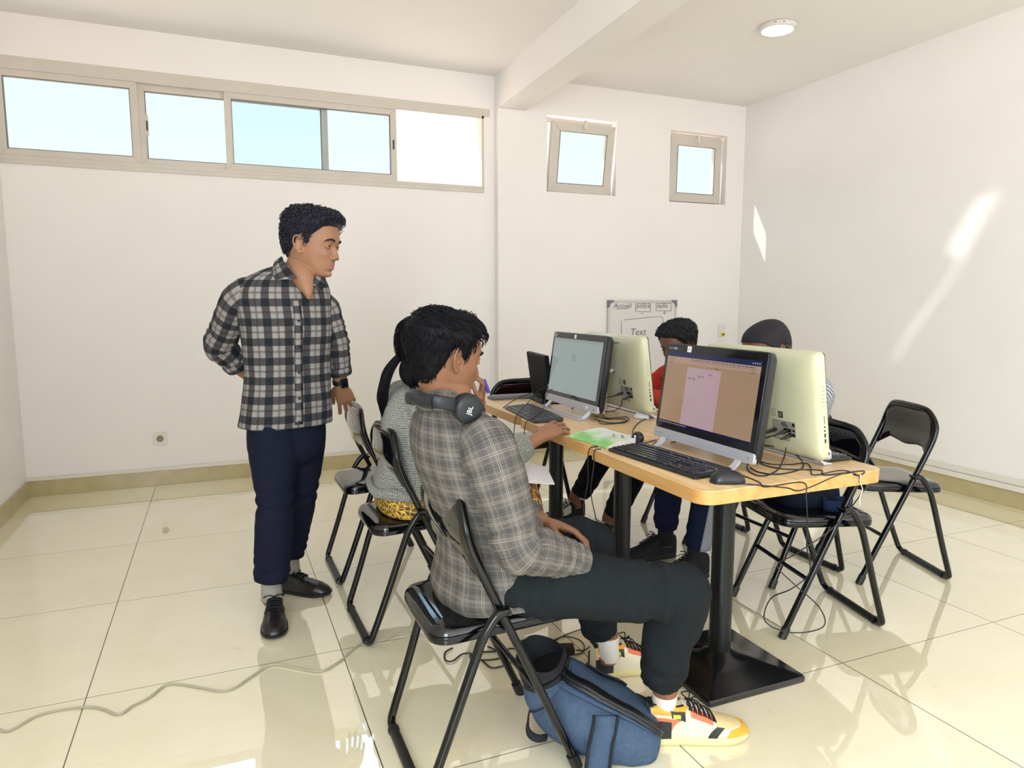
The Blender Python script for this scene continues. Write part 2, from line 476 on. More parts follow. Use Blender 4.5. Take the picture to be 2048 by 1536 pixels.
b = MB().prism(round_rect(-0.383, -0.365, 2.36, 2.50, 0.008), 0, 0.003, Matrix(((1, 0, 0, 0), (0, 0, -1, YA + 0.036), (0, 1, 0, 0), (0, 0, 0, 1))))
wpart(b, 'handle', m_frame)
b = MB().prism(round_rect(-0.379, -0.369, 2.395, 2.46, 0.005), 0, 0.005, Matrix(((1, 0, 0, 0), (0, 0, -1, YA + 0.036), (0, 1, 0, 0), (0, 0, 0, 1))))
wpart(b, 'handle', m_gasket)
s_ = sash(0.105, 1.298, YA + 0.002, 2)
b = MB().prism(round_rect(1.268, 1.280, 2.40, 2.47, 0.005), 0, 0.004, Matrix(((1, 0, 0, 0), (0, 0, -1, YA + 0.002), (0, 1, 0, 0), (0, 0, 0, 1))))
wpart(b, 'handle', m_gasket)

# ---- two small tilting windows
def small_window(name, o, tilt):
    x0, x1, z0, z1 = o
    w = empty(name, ((x0 + x1) / 2, YB + 0.1, z0)); tag(w, kind='structure')
    b = MB(); frame_rect(b, x0, x1, z0, z1, 0.035, YB + 0.095, YB + 0.15)
    q = b.build('window_frame', m_frame, w, smooth=0, bevel=0.002); q.location = -w.location
    hz = z0 + 0.014
    b = MB(); hw = (x1 - x0) / 2 - 0.03; hh = (z1 - z0) - 0.05
    frame_rect(b, -hw, hw, 0, hh, 0.075, -0.045, 0.0)
    s = b.build('sash', m_frame, w, smooth=0, bevel=0.003)
    s.location = (0, 0.0 - 0.01, hz - z0); s.rotation_euler = (radians(tilt), 0, 0)
    MB().box(-hw + 0.07, hw - 0.07, -0.025, -0.020, 0.07, hh - 0.07).build('pane', m_glass, s, smooth=0)
    g = MB(); frame_rect(g, -hw + 0.073, hw - 0.073, 0.073, hh - 0.073, 0.004, -0.047, -0.044)
    g.build('gasket', m_gasket, s, smooth=0)
    l = MB(); l.box(-0.018, 0.018, -0.062, -0.045, hh - 0.045, hh - 0.008); l.box(-0.010, 0.010, -0.075, -0.05, hh - 0.030, hh + 0.022); l.ball((0, -0.07, hh - 0.038), 0.012)
    l.build('latch', m_duct, s, smooth=30, bevel=0.002)
    return w
small_window('window_2', o1, 9.0)
small_window('window_3', o2, 1.2)
# ------------------------------------------------------------------ materials of the furniture
m_blk_tube = mat('gloss_black_tube', '08090b', 0.14, spec=0.4)
m_blk_seat = mat('gloss_black_vinyl', '08080b', 0.08, spec=0.5, coat=0.4, coat_rough=0.02)
m_blk_plast = mat('black_plastic_cap', '141414', 0.45)
m_chrome = mat('chrome_rivet', 'b8b8b8', 0.2, metal=1.0)

def wood_material(name, axis='Y', light='e3c79c', dark='d3ab76'):
    m = bpy.data.materials.new(name); m.use_nodes = True
    n = m.node_tree.nodes; L = m.node_tree.links; b = n['Principled BSDF']
    tc = n.new('ShaderNodeTexCoord'); mp = n.new('ShaderNodeMapping')
    mp.inputs['Scale'].default_value = (14.0, 1.1, 14.0) if axis == 'Y' else (1.1, 14.0, 14.0)
    L.new(tc.outputs['Object'], mp.inputs[0])
    nz = n.new('ShaderNodeTexNoise'); nz.inputs['Scale'].default_value = 2.4; nz.inputs['Detail'].default_value = 9; nz.inputs['Distortion'].default_value = 0.9
    L.new(mp.outputs[0], nz.inputs['Vector'])
    wv = n.new('ShaderNodeTexWave'); wv.wave_type = 'BANDS'; wv.bands_direction = 'X' if axis == 'Y' else 'Y'
    wv.inputs['Scale'].default_value = 1.1; wv.inputs['Distortion'].default_value = 7.0; wv.inputs['Detail'].default_value = 3; wv.inputs['Detail Scale'].default_value = 1.2
    mp2 = n.new('ShaderNodeMapping'); mp2.inputs['Scale'].default_value = (5.0, 0.7, 5.0) if axis == 'Y' else (0.7, 5.0, 5.0)
    L.new(tc.outputs['Object'], mp2.inputs[0]); L.new(mp2.outputs[0], wv.inputs['Vector'])
    mx = n.new('ShaderNodeMix'); mx.data_type = 'FLOAT'; mx.inputs['Factor'].default_value = 0.16
    L.new(nz.outputs['Fac'], mx.inputs['A']); L.new(wv.outputs['Fac'], mx.inputs['B'])
    r = n.new('ShaderNodeValToRGB'); r.color_ramp.elements[0].position = 0.3; r.color_ramp.elements[0].color = rgb(dark)
    r.color_ramp.elements[1].position = 0.66; r.color_ramp.elements[1].color = rgb(light)
    L.new(mx.outputs['Result'], r.inputs[0]); L.new(r.outputs[0], b.inputs['Base Color'])
    b.inputs['Roughness'].default_value = 0.28
    b.inputs['Specular IOR Level'].default_value = 0.45
    return m
m_wood_top = wood_material('oak_laminate')
m_wood_edge = wood_material('oak_edge_band', 'Y', 'd4a668', 'c39252')
m_steel_blk = mat('black_powder_coat', '0c0e0f', 0.34, spec=0.35)
m_steel_base = mat('gloss_black_base', '0d0f12', 0.17, spec=0.6, bump=(14, 0.05, 0.01))

# ------------------------------------------------------------------ folding chair
def make_chair():
    root = empty('folding_chair')
    W = 0.196; R = 0.0125
    # front frame: one bent tube, feet to backrest and down again
    half = catmull([(0.222, W, 0.012), (0.12, W, 0.232), (0.0, W, 0.487), (-0.052, W, 0.600), (-0.082, W * 0.99, 0.675), (-0.092, W * 0.93, 0.728), (-0.088, W * 0.70, 0.777), (-0.084, W * 0.40, 0.789), (-0.083, 0, 0.790)], 5)
    path = half + [Vector((p.x, -p.y, p.z)) for p in half[::-1][1:]]
    MB().tube(path, R, 12, flat=(1.12, 0.95)).build('front_frame', m_blk_tube, root, smooth=60)
    # rear frame: U with the bar on the floor
    bz = 0.0125
    half = catmull([(0.012, W + 0.022, 0.498), (-0.020, W + 0.024, 0.492), (-0.058, W + 0.024, 0.440), (-0.085, W + 0.022, 0.370), (-0.150, W + 0.008, 0.175), (-0.196, W - 0.002, 0.045), (-0.205, W - 0.012, 0.022), (-0.208, W - 0.035, bz), (-0.208, 0.08, bz), (-0.208, 0, bz)], 6)
    path = half + [Vector((p.x, -p.y, p.z)) for p in half[::-1][1:]]
    MB().tube(path, R, 12).build('rear_frame', m_blk_tube, root, smooth=60)
    # sleeves and feet
    b = MB().tube([(-0.208, 0.145, bz), (-0.208, -0.145, bz)], R + 0.0022, 14)
    b.tube([(-0.208, 0.150, bz), (-0.208, 0.138, bz)], R + 0.0045, 14); b.tube([(-0.208, -0.138, bz), (-0.208, -0.150, bz)], R + 0.0045, 14)
    b.build('floor_sleeve', m_blk_plast, root, smooth=50)
    for sgn in (1, -1):
        MB().tube([(0.2255, sgn * W, 0.0), (0.208, sgn * W, 0.040)], R + 0.0035, 12).build('foot_cap', m_blk_plast, root, smooth=50)
        MB().tube([(0.010, sgn * (W - 0.012), 0.497), (0.010, sgn * (W + 0.037), 0.497)], 0.006, 10).build('pivot', m_blk_tube, root, smooth=50)
    MB().tube([(0.125, W, 0.222), (0.125, -W, 0.222)], 0.0085, 10).build('stretcher', m_blk_tube, root, smooth=60)
    # seat: cushion over a metal pan
    def outline(grow, n=8):
        xf, xr = 0.238, -0.172
        pts = []
        for cx, cy, a0, r in ((xf, 0.182, 0, 0.07), (xr, 0.172, 90, 0.055), (xr, -0.172, 180, 0.055), (xf, -0.182, 270, 0.07)):
            sx = -1 if cx > 0 else 1; sy = -1 if cy > 0 else 1
            ccx = cx + sx * r; ccy = cy + sy * r
            for k in range(n + 1):
                a = radians(a0 + 90 * k / n)
                pts.append((ccx + (r + grow) * cos(a), ccy + (r + grow) * sin(a)))
        return pts
    def zt(x, y): return 0.438 + 0.020 * (x + 0.17) / 0.41
    rings = []
    for g, dz in ((-0.12, 0.016), (-0.06, 0.016), (-0.022, 0.0145), (-0.008, 0.009), (0.0, 0.0), (0.001, -0.006), (-0.004, -0.010), (-0.06, -0.010)):
        if g < -0.05:
            o_ = outline(-0.022); s_ = 0.35 if g < -0.1 else 0.75
            pl = [((x - 0.03) * s_ + 0.03, y * s_) for x, y in o_]
        else: pl = outline(g)
        rings.append([Vector((x, y, zt(x, y) + dz)) for x, y in pl])
    MB().rings(rings).build('seat', m_blk_seat, root, smooth=60)
    rings = []
    for g, dz in ((-0.03, -0.009), (0.0, -0.009), (0.002, -0.014), (0.0, -0.028), (-0.010, -0.032), (-0.03, -0.030)):
        rings.append([Vector((x, y, zt(x, y) + dz)) for x, y in outline(g)])
    MB().rings(rings).build('seat_pan', m_blk_tube, root, smooth=60)
    # backrest pad between the tubes, concave towards the sitter
    b = MB(); nu, nv = 28, 10
    def back_pt(u, v, side):
        y = u * 0.186
        top = 0.784 - 0.055 * max(0, (abs(u) - 0.60) / 0.40) ** 2.2
        bot = 0.606 + 0.013 * sin(min(1.0, abs(u) / 0.75) * pi * 0.62) ** 2 - 0.046 * max(0, (abs(u) - 0.66) / 0.34) ** 1.4
        z = bot + (top - bot) * v
        xx = -0.088 + 0.026 * max(0.0, (0.675 - z)) / 0.065 * 0.9
        th = 0.009 * min(1.0, (min(v, 1 - v) * 8 + 0.12)) * min(1.0, (1 - abs(u)) * 14 + 0.2)
        return Vector((xx - 0.012 * (1 - u * u) + side * th, y, z))
    fr = [[back_pt(-1 + 2 * i / nu, j / nv, 1) for i in range(nu + 1)] for j in range(nv + 1)]
    bk = [[back_pt(-1 + 2 * i / nu, j / nv, -1) for i in range(nu + 1)] for j in range(nv + 1)]
    loops = [fr[j] + bk[j][::-1] for j in range(nv + 1)]
    b.rings(loops)
    b.build('backrest', m_blk_seat, root, smooth=70)
    for sgn in (1, -1):
        MB().ball((-0.1035, sgn * 0.095, 0.70), 0.006, 10, 6, sc=(0.6, 1, 1)).build('rivet', m_blk_plast, root)
    return root

proto = make_chair()
G_ch = 'black folding chairs round the joined tables'
CHAIRS = [  # x, y of the base centre, heading, label
    (0.633, 1.775, 0.0, 'folding_chair', 'glossy black folding chair under the seated man in the grey checked shirt'),
    (0.664, 2.655, 1.5, 'folding_chair', 'glossy black folding chair the woman in the knitted cardigan sits on'),
    (0.660, 3.262, 1.0, 'folding_chair', 'empty black folding chair with the standing man\'s hand on its backrest'),
    (2.190, 2.070, 167.0, 'folding_chair', 'black folding chair tucked under the table end, dark blue bag on its seat'),
    (2.450, 2.500, 180.0, 'folding_chair', 'black folding chair of the man with close-cropped hair, mostly hidden'),
    (2.905, 2.300, 160.5, 'folding_chair', 'empty black folding chair standing alone by the right wall'),
    (2.440, 3.120, 180.0, 'folding_chair', 'black folding chair under the curly-haired man in the red top'),
    (1.700, 3.820, -84.0, 'folding_chair', 'empty black folding chair at the far end of the tables, facing the camera'),
]
for i, (x, y, a, nm, lb) in enumerate(CHAIRS):
    c = proto if i == 0 else copy_tree(proto)
    c.location = (x, y, 0); c.rotation_euler = (0, 0, radians(a))
    tag(c, lb, 'chair', G_ch)

# ------------------------------------------------------------------ pedestal tables
def make_table():
    root = empty('pedestal_table')
    w, d = 0.356, 0.332
    pts = round_rect(-w, w, -d, d, 0.052, 7)
    ring = lambda g, z: [Vector((x * (1 - g / w), y * (1 - g / d), z)) for x, y in pts]
    MB().rings([ring(0.001, 0.7475), ring(0.0, 0.7480), ring(0.0005, 0.7497), ring(0.002, 0.750)]).build('tabletop', m_wood_top, root, smooth=30)
    MB().rings([ring(0.002, 0.7085), ring(0.0, 0.7095), ring(0.0, 0.7478)]).build('edge_band', m_wood_edge, root, smooth=30)
    MB().lathe([(0.0375, 0.045), (0.0375, 0.70)], 32).build('column', m_steel_blk, root, smooth=40)
    b = MB(); b.box(-0.16, 0.16, -0.16, 0.16, 0.700, 0.7085); b.build('mounting_plate', m_steel_blk, root, smooth=0, bevel=0.002)
    # square base: a low pyramid with a turned-down rim
    def sq(h, z, r=0.012):
        return [Vector((x, y, z)) for x, y in round_rect(-h, h, -h, h, min(r, h * 0.9), 4)]
    prof = [(0.200, 0.0), (0.202, 0.004), (0.202, 0.016), (0.198, 0.021), (0.155, 0.030), (0.11, 0.040), (0.07, 0.051), (0.044, 0.062), (0.038, 0.066)]
    MB().rings([sq(h, z, 0.012 if h > 0.1 else h * 0.85) for h, z in prof]).build('base', m_steel_base, root, smooth=30)
    return root
t0 = make_table()
for i, (x, y, lb) in enumerate(((1.573, 1.862, 'oak-topped pedestal table nearest the camera, big monitor with pink page on it'),
                              (1.588, 2.540, 'middle oak-topped pedestal table carrying the green and white booklet'),
                              (1.600, 3.212, 'farthest oak-topped pedestal table with the small black display on it'))):
    t = t0 if i == 0 else copy_tree(t0)
    t.location = (x, y, 0)
    tag(t, lb, 'table', 'joined pedestal tables')
# ------------------------------------------------------------------ ceiling lamp, sockets, whiteboard
m_lamp_rim = mat('white_lamp_rim', 'dcdad6', 0.4)
m_lamp_glow = mat('lamp_diffuser', 'ffffff', 0.5, emit=(1.0, 0.99, 0.97), emit_s=6.0)
m_ink = mat('black_marker_ink', '626166', 0.6)
m_dark_txt = mat('dark_print', '1c1c1e', 0.6)
def text_mesh(s, size, name, m, parent, M, extrude=0.0003, align='LEFT', shear=0.0):
    cu = bpy.data.curves.new(name, 'FONT'); cu.body = s; cu.size = size; cu.align_x = align; cu.extrude = extrude; cu.shear = shear
    cu.resolution_u = 2
    o = bpy.data.objects.new(name, cu)
    me = bpy.data.meshes.new_from_object(o)
    bpy.data.objects.remove(o)
    me.transform(M)
    me.materials.clear(); me.materials.append(m)
    q = bpy.data.objects.new(name, me); COL.objects.link(q); q.parent = parent
    return q
def basis(o, x, y, z=None):
    """matrix with local x, y axes given in world and origin o"""
    x = Vector(x).normalized(); y = Vector(y); y = (y - x * y.dot(x)).normalized(); z = x.cross(y)
    m = Matrix((x, y, z)).transposed().to_4x4(); m.translation = o
    return m
lamp = empty('ceiling_lamp', (3.385, 3.675, RZ))
tag(lamp, 'round white flat ceiling lamp, lit, right of the beam', 'ceiling lamp')
MB().lathe([(0.108, 0.0), (0.114, -0.004), (0.115, -0.026), (0.111, -0.030), (0.098, -0.0305), (0.0975, -0.026), (0.0, -0.026)], 48).build('lamp_body', m_lamp_rim, lamp, smooth=40)
MB().lathe([(0.0975, -0.027), (0.096, -0.0305), (0.05, -0.032), (0.0, -0.0325)], 48).build('diffuser', m_lamp_glow, lamp, smooth=60)
fr = Vector((-lamp.location.x, -lamp.location.y, 0)).normalized()
tg = Vector((-fr.y, fr.x, 0))
# small print round the rim, facing the room
for k, ch in enumerate('FRT   0   600'):
    if ch == ' ': continue
    a = atan2(fr.y, fr.x) + (k - 6) * 0.045 + 0.10
    rd = Vector((cos(a), sin(a), 0)); tn = Vector((-sin(a), cos(a), 0))
    text_mesh(ch, 0.011, 'rim_print', m_dark_txt, lamp, basis(rd * 0.1152 + Vector((0, 0, -0.019)), tn, (0, 0, 1)), align='CENTER')

m_sock = mat('white_socket_plastic', 'dfdbd0', 0.35)
so = empty('wall_socket', (-0.407, YA, 0.328)); tag(so, 'white round-pin power socket low on the long left-hand wall', 'socket')
Ms = Matrix(((1, 0, 0, 0), (0, 0, -1, 0), (0, 1, 0, 0), (0, 0, 0, 1)))
MB().prism(round_rect(-0.042, 0.042, -0.044, 0.044, 0.006), 0, 0.009, Ms).build('cover_plate', m_sock, so, smooth=30, bevel=0.0015)
MB().lathe([(0.022, 0.0095), (0.0225, 0.013), (0.020, 0.013), (0.0195, 0.002), (0.0, 0.002)], 28, M=Ms).build('socket_well', mat('socket_recess', '8d8468', 0.5), so, smooth=30)
for sx in (-0.0095, 0.0095):
    MB().lathe([(0.0028, 0.0), (0.0028, 0.0035), (0.0, 0.0035)], 12, c=(sx, 0, 0), M=Ms).build('pin_hole', m_dark_txt, so)
so = empty('wall_switch', (4.322, YB, 0.995)); tag(so, 'small white wall box with a yellow label right of the whiteboard', 'switch')
MB().prism(round_rect(-0.042, 0.042, -0.055, 0.055, 0.005), 0, 0.012, Ms).build('cover_plate', m_sock, so, smooth=30, bevel=0.002)
MB().prism(round_rect(-0.020, 0.034, -0.052, -0.016, 0.002), 0.0125, 0.014, Ms).build('label', mat('yellow_label', 'd8cf5a', 0.6), so, smooth=0)
MB().prism(round_rect(-0.002, 0.020, -0.042, -0.026, 0.002), 0.0142, 0.0148, Ms).build('label', m_dark_txt, so, smooth=0)
MB().box(-0.036, -0.033, -0.004, 0.0, -0.60, -0.055).build('cable', m_duct, so, smooth=0)

wb = empty('whiteboard', (3.443, YB - 0.004, 0.80)); tag(wb, 'whiteboard with grey corners and handwritten words on the back wall', 'whiteboard')
hw, hh = 0.352, 0.475
MB().box(-hw + 0.01, hw - 0.01, -0.014, -0.002, -hh + 0.01, hh - 0.01).build('panel', mat('whiteboard_enamel', 'd9d6d6', 0.22), wb, smooth=0)
b = MB(); frame_rect(b, -hw, hw, -hh, hh, 0.018, -0.020, 0.0); b.build('frame', mat('light_aluminium_frame', 'c9c6c2', 0.35, metal=0.3), wb, smooth=0, bevel=0.002)
for sx in (-1, 1):
    for sz in (-1, 1):
        q = [(0, 0), (0.058, 0), (0.058, 0.012), (0.030, 0.024), (0.022, 0.034), (0.012, 0.062), (0, 0.062)]
        q = [(sx * (hw + 0.003 - x), sz * (hh + 0.003 - z)) for x, z in q]
        MB().prism(q, 0.0, 0.024, Ms).build('corner_cap', mat('grey_corner_plastic', '6f7078', 0.4), wb, smooth=0, bevel=0.002)
WBY = -0.0152
def stroke(pts, r=0.0022, name='marker_stroke'):
    P = [Vector((x, WBY, z)) for x, z in pts]
    MB().tube(catmull(P, 4), r, 5, flat=(1, 1)).build(name, m_ink, wb, smooth=60)
def ipx(px, py):
    """pixel of the photograph to board coordinates"""
    p = at(px, py, 1.0) - Vector((0, 0, CAM_H)); t = (YB - 0.018) / p.y
    return (p.x * t - 3.443, CAM_H + p.z * t - 0.80)
Mt = Matrix(((1, 0, 0, 0), (0, 0, -1, WBY), (0, 1, 0, 0), (0, 0, 0, 1)))
def word(s, px, py, size, shear=0.15):
    x, z = ipx(px, py)
    text_mesh(s, size, 'handwriting', m_ink, wb, Mt @ Matrix.Translation((x, z, 0)), shear=shear)
word('Accueil', 1227, 616, 0.060); word('police', 1272.5, 616, 0.060); word('taille', 1313.5, 616, 0.060); word('Text', 1260, 670.5, 0.085)
def poly(*pp, r=0.0020): stroke([ipx(*p) for p in pp], r)
for a, c in (((1231, 618), (1256, 617)),): poly(a, ((a[0] + c[0]) / 2, a[1]), c)
def box_(x0, y0, x1, y1):
    for s_ in (((x0, y0), (x1, y0 - 0.7)), ((x1, y0 - 0.7), (x1, y1)), ((x1, y1), (x0, y1 - 0.5)), ((x0, y1 - 0.5), (x0, y0))):
        poly(*s_)
box_(1271, 607.5, 1300.5, 623.5); box_(1312, 607, 1342, 622)
poly((1329, 621), (1329, 624), (1328.6, 628)); poly((1326, 625), (1328.6, 628), (1331, 624.5)); poly((1282, 628), (1284, 626), (1286, 628))
poly((1242.6, 642), (1242.6, 662), (1243, 690)); poly((1248, 640), (1270, 637.5), (1295, 635), (1322, 633)); poly((1322, 633), (1325.5, 637), (1326, 660), (1326, 690))
# ------------------------------------------------------------------ computers
m_bezel = mat('gloss_black_bezel', '0c0e14', 0.12, spec=0.5, coat=0.4)
m_shell_blk = mat('dark_navy_shell', '0f131b', 0.28, spec=0.5)
m_silver = mat('silver_plastic', 'b9bac2', 0.3, metal=0.35)
m_cream = mat('ivory_plastic_shell', 'bfbea0', 0.22, spec=0.5, coat=0.25, noise=(3, 0.03))
m_cream_side = mat('pale_plastic', 'd7d3d2', 0.3)
m_port = mat('grey_port_plate', '9b9a90', 0.4, metal=0.3)
m_hole = mat('black_port', '0a0a0b', 0.5)
m_print = mat('grey_print', '6e6c5a', 0.6)
m_cable = mat('black_cable', '141314', 0.42)
def screen_mat(name, c, s=1.0):
    return mat(name, '050505', 0.13, spec=0.35, emit=c, emit_s=s)
sm_tan = screen_mat('screen_desktop_tan', '9c8168', 0.85)
sm_ribbon = screen_mat('screen_ribbon', 'a88c7c', 0.85)
sm_title = screen_mat('screen_title_bar', '22294a', 0.9)
sm_page = screen_mat('screen_pink_page', 'ab9298', 0.88)
sm_task = screen_mat('screen_taskbar', '10142a', 0.9)
sm_text = screen_mat('screen_text', '3a2c33', 0.8)
sm_lite = screen_mat('screen_icon', 'd0c6cc', 0.9)
sm_grey = screen_mat('screen_grey_page', '8b9795', 0.9)
sm_grey2 = screen_mat('screen_grey_header', '84908a', 0.9)
sm_gtext = screen_mat('screen_grey_text', '68706f', 0.8)
m_sticker = mat('white_sticker', 'e4e6ea', 0.4)
m_lsticker = mat('grey_sticker', '8e9096', 0.35)

AW, AH, AT = 0.524, 0.345, radians(8.0)
def aio(name, loc, rz, dark, label, z0=0.033):
    root = empty(name, loc, rz)
    tag(root, label, 'computer')
    B = Matrix(((0, -sin(AT), cos(AT), 0), (1, 0, 0, 0), (0, cos(AT), sin(AT), z0), (0, 0, 0, 1)))  # a=width, b=up, c=out of the screen
    w = AW / 2
    def rr(ins, c, r=0.016, b0=0.0, b1=AH):
        return [B @ Vector((x, y, c)) for x, y in round_rect(-w + ins, w - ins, b0 + ins, b1 - ins, max(r - ins * 0.0, 0.004), 5)]
    shell = m_shell_blk if dark else m_cream
    prof = [(0.006, 0.0, 0.014), (0.0, -0.004, 0.018), (0.0, -0.026, 0.020), (0.005, -0.034, 0.022), (0.018, -0.043, 0.026), (0.045, -0.050, 0.03), (0.09, -0.054, 0.03), (0.15, -0.055, 0.02)]
    MB().rings([rr(i, c, r) for i, c, r in prof]).build('housing', shell, root, smooth=50)
    # bezel and screen
    def panel(x0, x1, y0, y1, c0, c1, nm, m, par=root, r=0.0, bevel=None):
        pts = round_rect(x0, x1, y0, y1, r, 4) if r else [(x0, y0), (x1, y0), (x1, y1), (x0, y1)]
        return MB().prism(pts, c0, c1, B).build(nm, m, par, smooth=0, bevel=bevel)
    panel(-w + 0.004, w - 0.004, 0.034, AH - 0.003, -0.004, 0.003, 'bezel', m_bezel, r=0.012, bevel=0.001)
    panel(-w, w, 0.0, 0.0345, -0.010, 0.005, 'chin', m_silver, r=0.008, bevel=0.0015)
    sx0, sx1, sy0, sy1 = -w + 0.020, w - 0.026, 0.054, AH - 0.030
    SW, SH = sx1 - sx0, sy1 - sy0
    # side button strip, rail and curved feet
    for sgn in (-1, 1):
        y = sgn * 0.197
        b = MB(); pts = catmull([(0.000, y, z0 + 0.004), (0.010, y, z0 - 0.008), (0.026, y, 0.012), (0.044, y, 0.0045), (0.062, y, 0.004)], 4)
        rings = []
        for i, p in enumerate(pts):
            t = (pts[min(i + 1, len(pts) - 1)] - pts[max(i - 1, 0)]).normalized(); nrm = Vector((-t.z, 0, t.x))
            rings.append([p + nrm * 0.0035 + Vector((0, 0.013, 0)), p + nrm * 0.0035 - Vector((0, 0.013, 0)), p - nrm * 0.0035 - Vector((0, 0.013, 0)), p - nrm * 0.0035 + Vector((0, 0.013, 0))])
        b.rings(rings); b.build('foot', m_silver if dark else m_cream_side, root, smooth=40, bevel=0.001)
    MB().box(0.030, 0.066, -0.210, 0.210, 0.0, 0.0065).build('rail', m_silver, root, smooth=0, bevel=0.0025)
    # rear arm from the slot down to the table
    back = B @ Vector((0, 0.175, -0.050))
    P = catmull([back + Vector((0.02, 0, 0.006)), back + Vector((-0.022, 0, 0.004)), back + Vector((-0.052, 0, -0.022)), (-0.118, 0, 0.10), (-0.128, 0, 0.04), (-0.130, 0, 0.004)], 5)
    rings = []
    for i, p in enumerate(P):
        t = (P[min(i + 1, len(P) - 1)] - P[max(i - 1, 0)]).normalized(); nrm = Vector((-t.z, 0, t.x))
        rings.append([p + nrm * 0.006 + Vector((0, 0.036, 0)), p + nrm * 0.006 - Vector((0, 0.036, 0)), p - nrm * 0.006 - Vector((0, 0.036, 0)), p - nrm * 0.006 + Vector((0, 0.036, 0))])
    arm = MB().rings(rings).build('rear_arm', m_cream_side, root, smooth=40, bevel=0.002)
    lab = MB().box(-0.0005, 0.0005, -0.020, 0.020, -0.022, 0.022).build('label', m_sticker, arm, smooth=0)
    lab.location = (-0.107, 0.0, 0.135); lab.rotation_euler = (0, radians(13), 0)
    def rear(x0, x1, y0, y1, c, nm, m, par=root, th=0.0012):
        return MB().prism([(x0, y0), (x1, y0), (x1, y1), (x0, y1)], c - th, c, B).build(nm, m, par, smooth=0)
    rear(-0.041, 0.041, 0.172, 0.186, -0.0545, 'arm_slot', m_hole)
    rear(-0.10, 0.08, AH - 0.034, AH - 0.027, -0.0475, 'vent', m_port, th=0.002)
    # port plate: on the far side as seen from the back (towards -a or +a)
    pp = rear(-0.178, -0.078, 0.068, 0.118, -0.0515, 'port_plate', m_port, th=0.003)
    for (x0, x1, y0, y1) in ((-0.176, -0.166, 0.104, 0.114), (-0.176, -0.166, 0.086, 0.093), (-0.160, -0.128, 0.082, 0.094), (-0.176, -0.148, 0.070, 0.080)):
        rear(x0, x1, y0, y1, -0.0545, 'port', m_hole, pp, 0.0006)
    for k in range(3): rear(-0.148 + 0.004 * k, -0.118, 0.099 + 0.005 * k, 0.1015 + 0.005 * k, -0.0546, 'print_line', m_hole, pp, 0.0005)
    # sticker with four panes, and rows of print
    st = rear(-0.128, -0.108, 0.126, 0.147, -0.0535, 'square_sticker', m_hole, th=0.002)
    for qx in (0, 1):
        for qy in (0, 1):
            rear(-0.125 + qx * 0.0075, -0.1185 + qx * 0.0075, 0.1295 + qy * 0.0075, 0.136 + qy * 0.0075, -0.0556, 'pane_mark', m_print, st, 0.0004)
    for k in range(5):
        rear(-0.098, -0.072 + (0.004 * (k % 2)), 0.128 + 0.006 * k, 0.1292 + 0.006 * k, -0.0548, 'print_line', m_print, th=0.0008)
    for k in range(6): rear(-0.150 + 0.012 * k, -0.143 + 0.012 * k, 0.052, 0.057, -0.0538, 'print_mark', m_print, th=0.0012)
    # side face details (the -a side): vents, card slot, ports
    def side(b0, b1, c0, c1, nm, m):
        q = [B @ Vector((-w - 0.0006, y, c)) for y, c in ((b0, c0), (b1, c0), (b1, c1), (b0, c1))]
        q2 = [B @ Vector((-w + 0.001, y, c)) for y, c in ((b0, c0), (b1, c0), (b1, c1), (b0, c1))]
        MB().rings([q, q2]).build(nm, m, root, smooth=0)
    if not dark:
        for k in range(6): side(0.176 + 0.012 * k, 0.1775 + 0.012 * k, -0.022, -0.012, 'side_vent', m_print)
        side(0.122, 0.146, -0.019, -0.017, 'card_slot', m_hole)
        side(0.108, 0.113, -0.021, -0.015, 'jack', m_hole); side(0.096, 0.101, -0.021, -0.015, 'jack', m_hole)
        side(0.078, 0.090, -0.021, -0.015, 'port', m_hole); side(0.060, 0.072, -0.021, -0.015, 'port', m_hole)
    else:
        side(0.125, 0.255, -0.019, -0.010, 'disc_slot', m_hole)
    return root, B, panel, (sx0, sx1, sy0, sy1, SW, SH)

# 1: the near computer, pink page on screen
r, B, panel, (sx0, sx1, sy0, sy1, SW, SH) = aio('all_in_one_computer', (1.475, 1.885, 0.75), pi, True, 'black-framed all-in-one computer showing a pinkish page, nearest the camera')
scr = panel(sx0, sx1, sy0, sy1, 0.0005, 0.0034, 'screen', sm_tan)
def on(fx0, fx1, fy0, fy1, nm, m, c=0.0037):
    """rectangle in fractions of the screen, from its top left"""
    return panel(sx0 + SW * fx0, sx0 + SW * fx1, sy1 - SH * fy1, sy1 - SH * fy0, c - 0.0006, c, nm, m, scr)
on(0, 1, 0, 0.065, 'title_bar', sm_title); on(0.0, 1, 0.065, 0.145, 'ribbon', sm_ribbon); on(0.26, 0.63, 0.185, 0.955, 'page', sm_page); on(0, 1, 0.955, 1.0, 'taskbar', sm_task)
rnd = random.Random(3)
for k in range(26):
    x = 0.30 + 0.025 * k + rnd.uniform(-0.003, 0.003)
    if x > 0.95: break
    on(x, x + rnd.uniform(0.008, 0.018), 0.082, 0.092, 'icon', sm_text, 0.0041); on(x, x + rnd.uniform(0.006, 0.014), 0.108, 0.114, 'icon', sm_text, 0.0041)
for k in range(4): on(0.03, 0.10 - 0.01 * k, 0.085 + 0.022 * k, 0.089 + 0.022 * k, 'icon', sm_text, 0.0041); on(0.91 + 0.005 * (k % 2), 0.96, 0.085 + 0.024 * k, 0.089 + 0.024 * k, 'icon', sm_text, 0.0041)
for k in range(14): on(0.01 + 0.024 * k, 0.018 + 0.024 * k, 0.972, 0.985, 'icon', sm_lite, 0.0041)
for k in range(4): on(0.92 + 0.02 * k, 0.928 + 0.02 * k, 0.028, 0.040, 'icon', sm_lite, 0.0041)
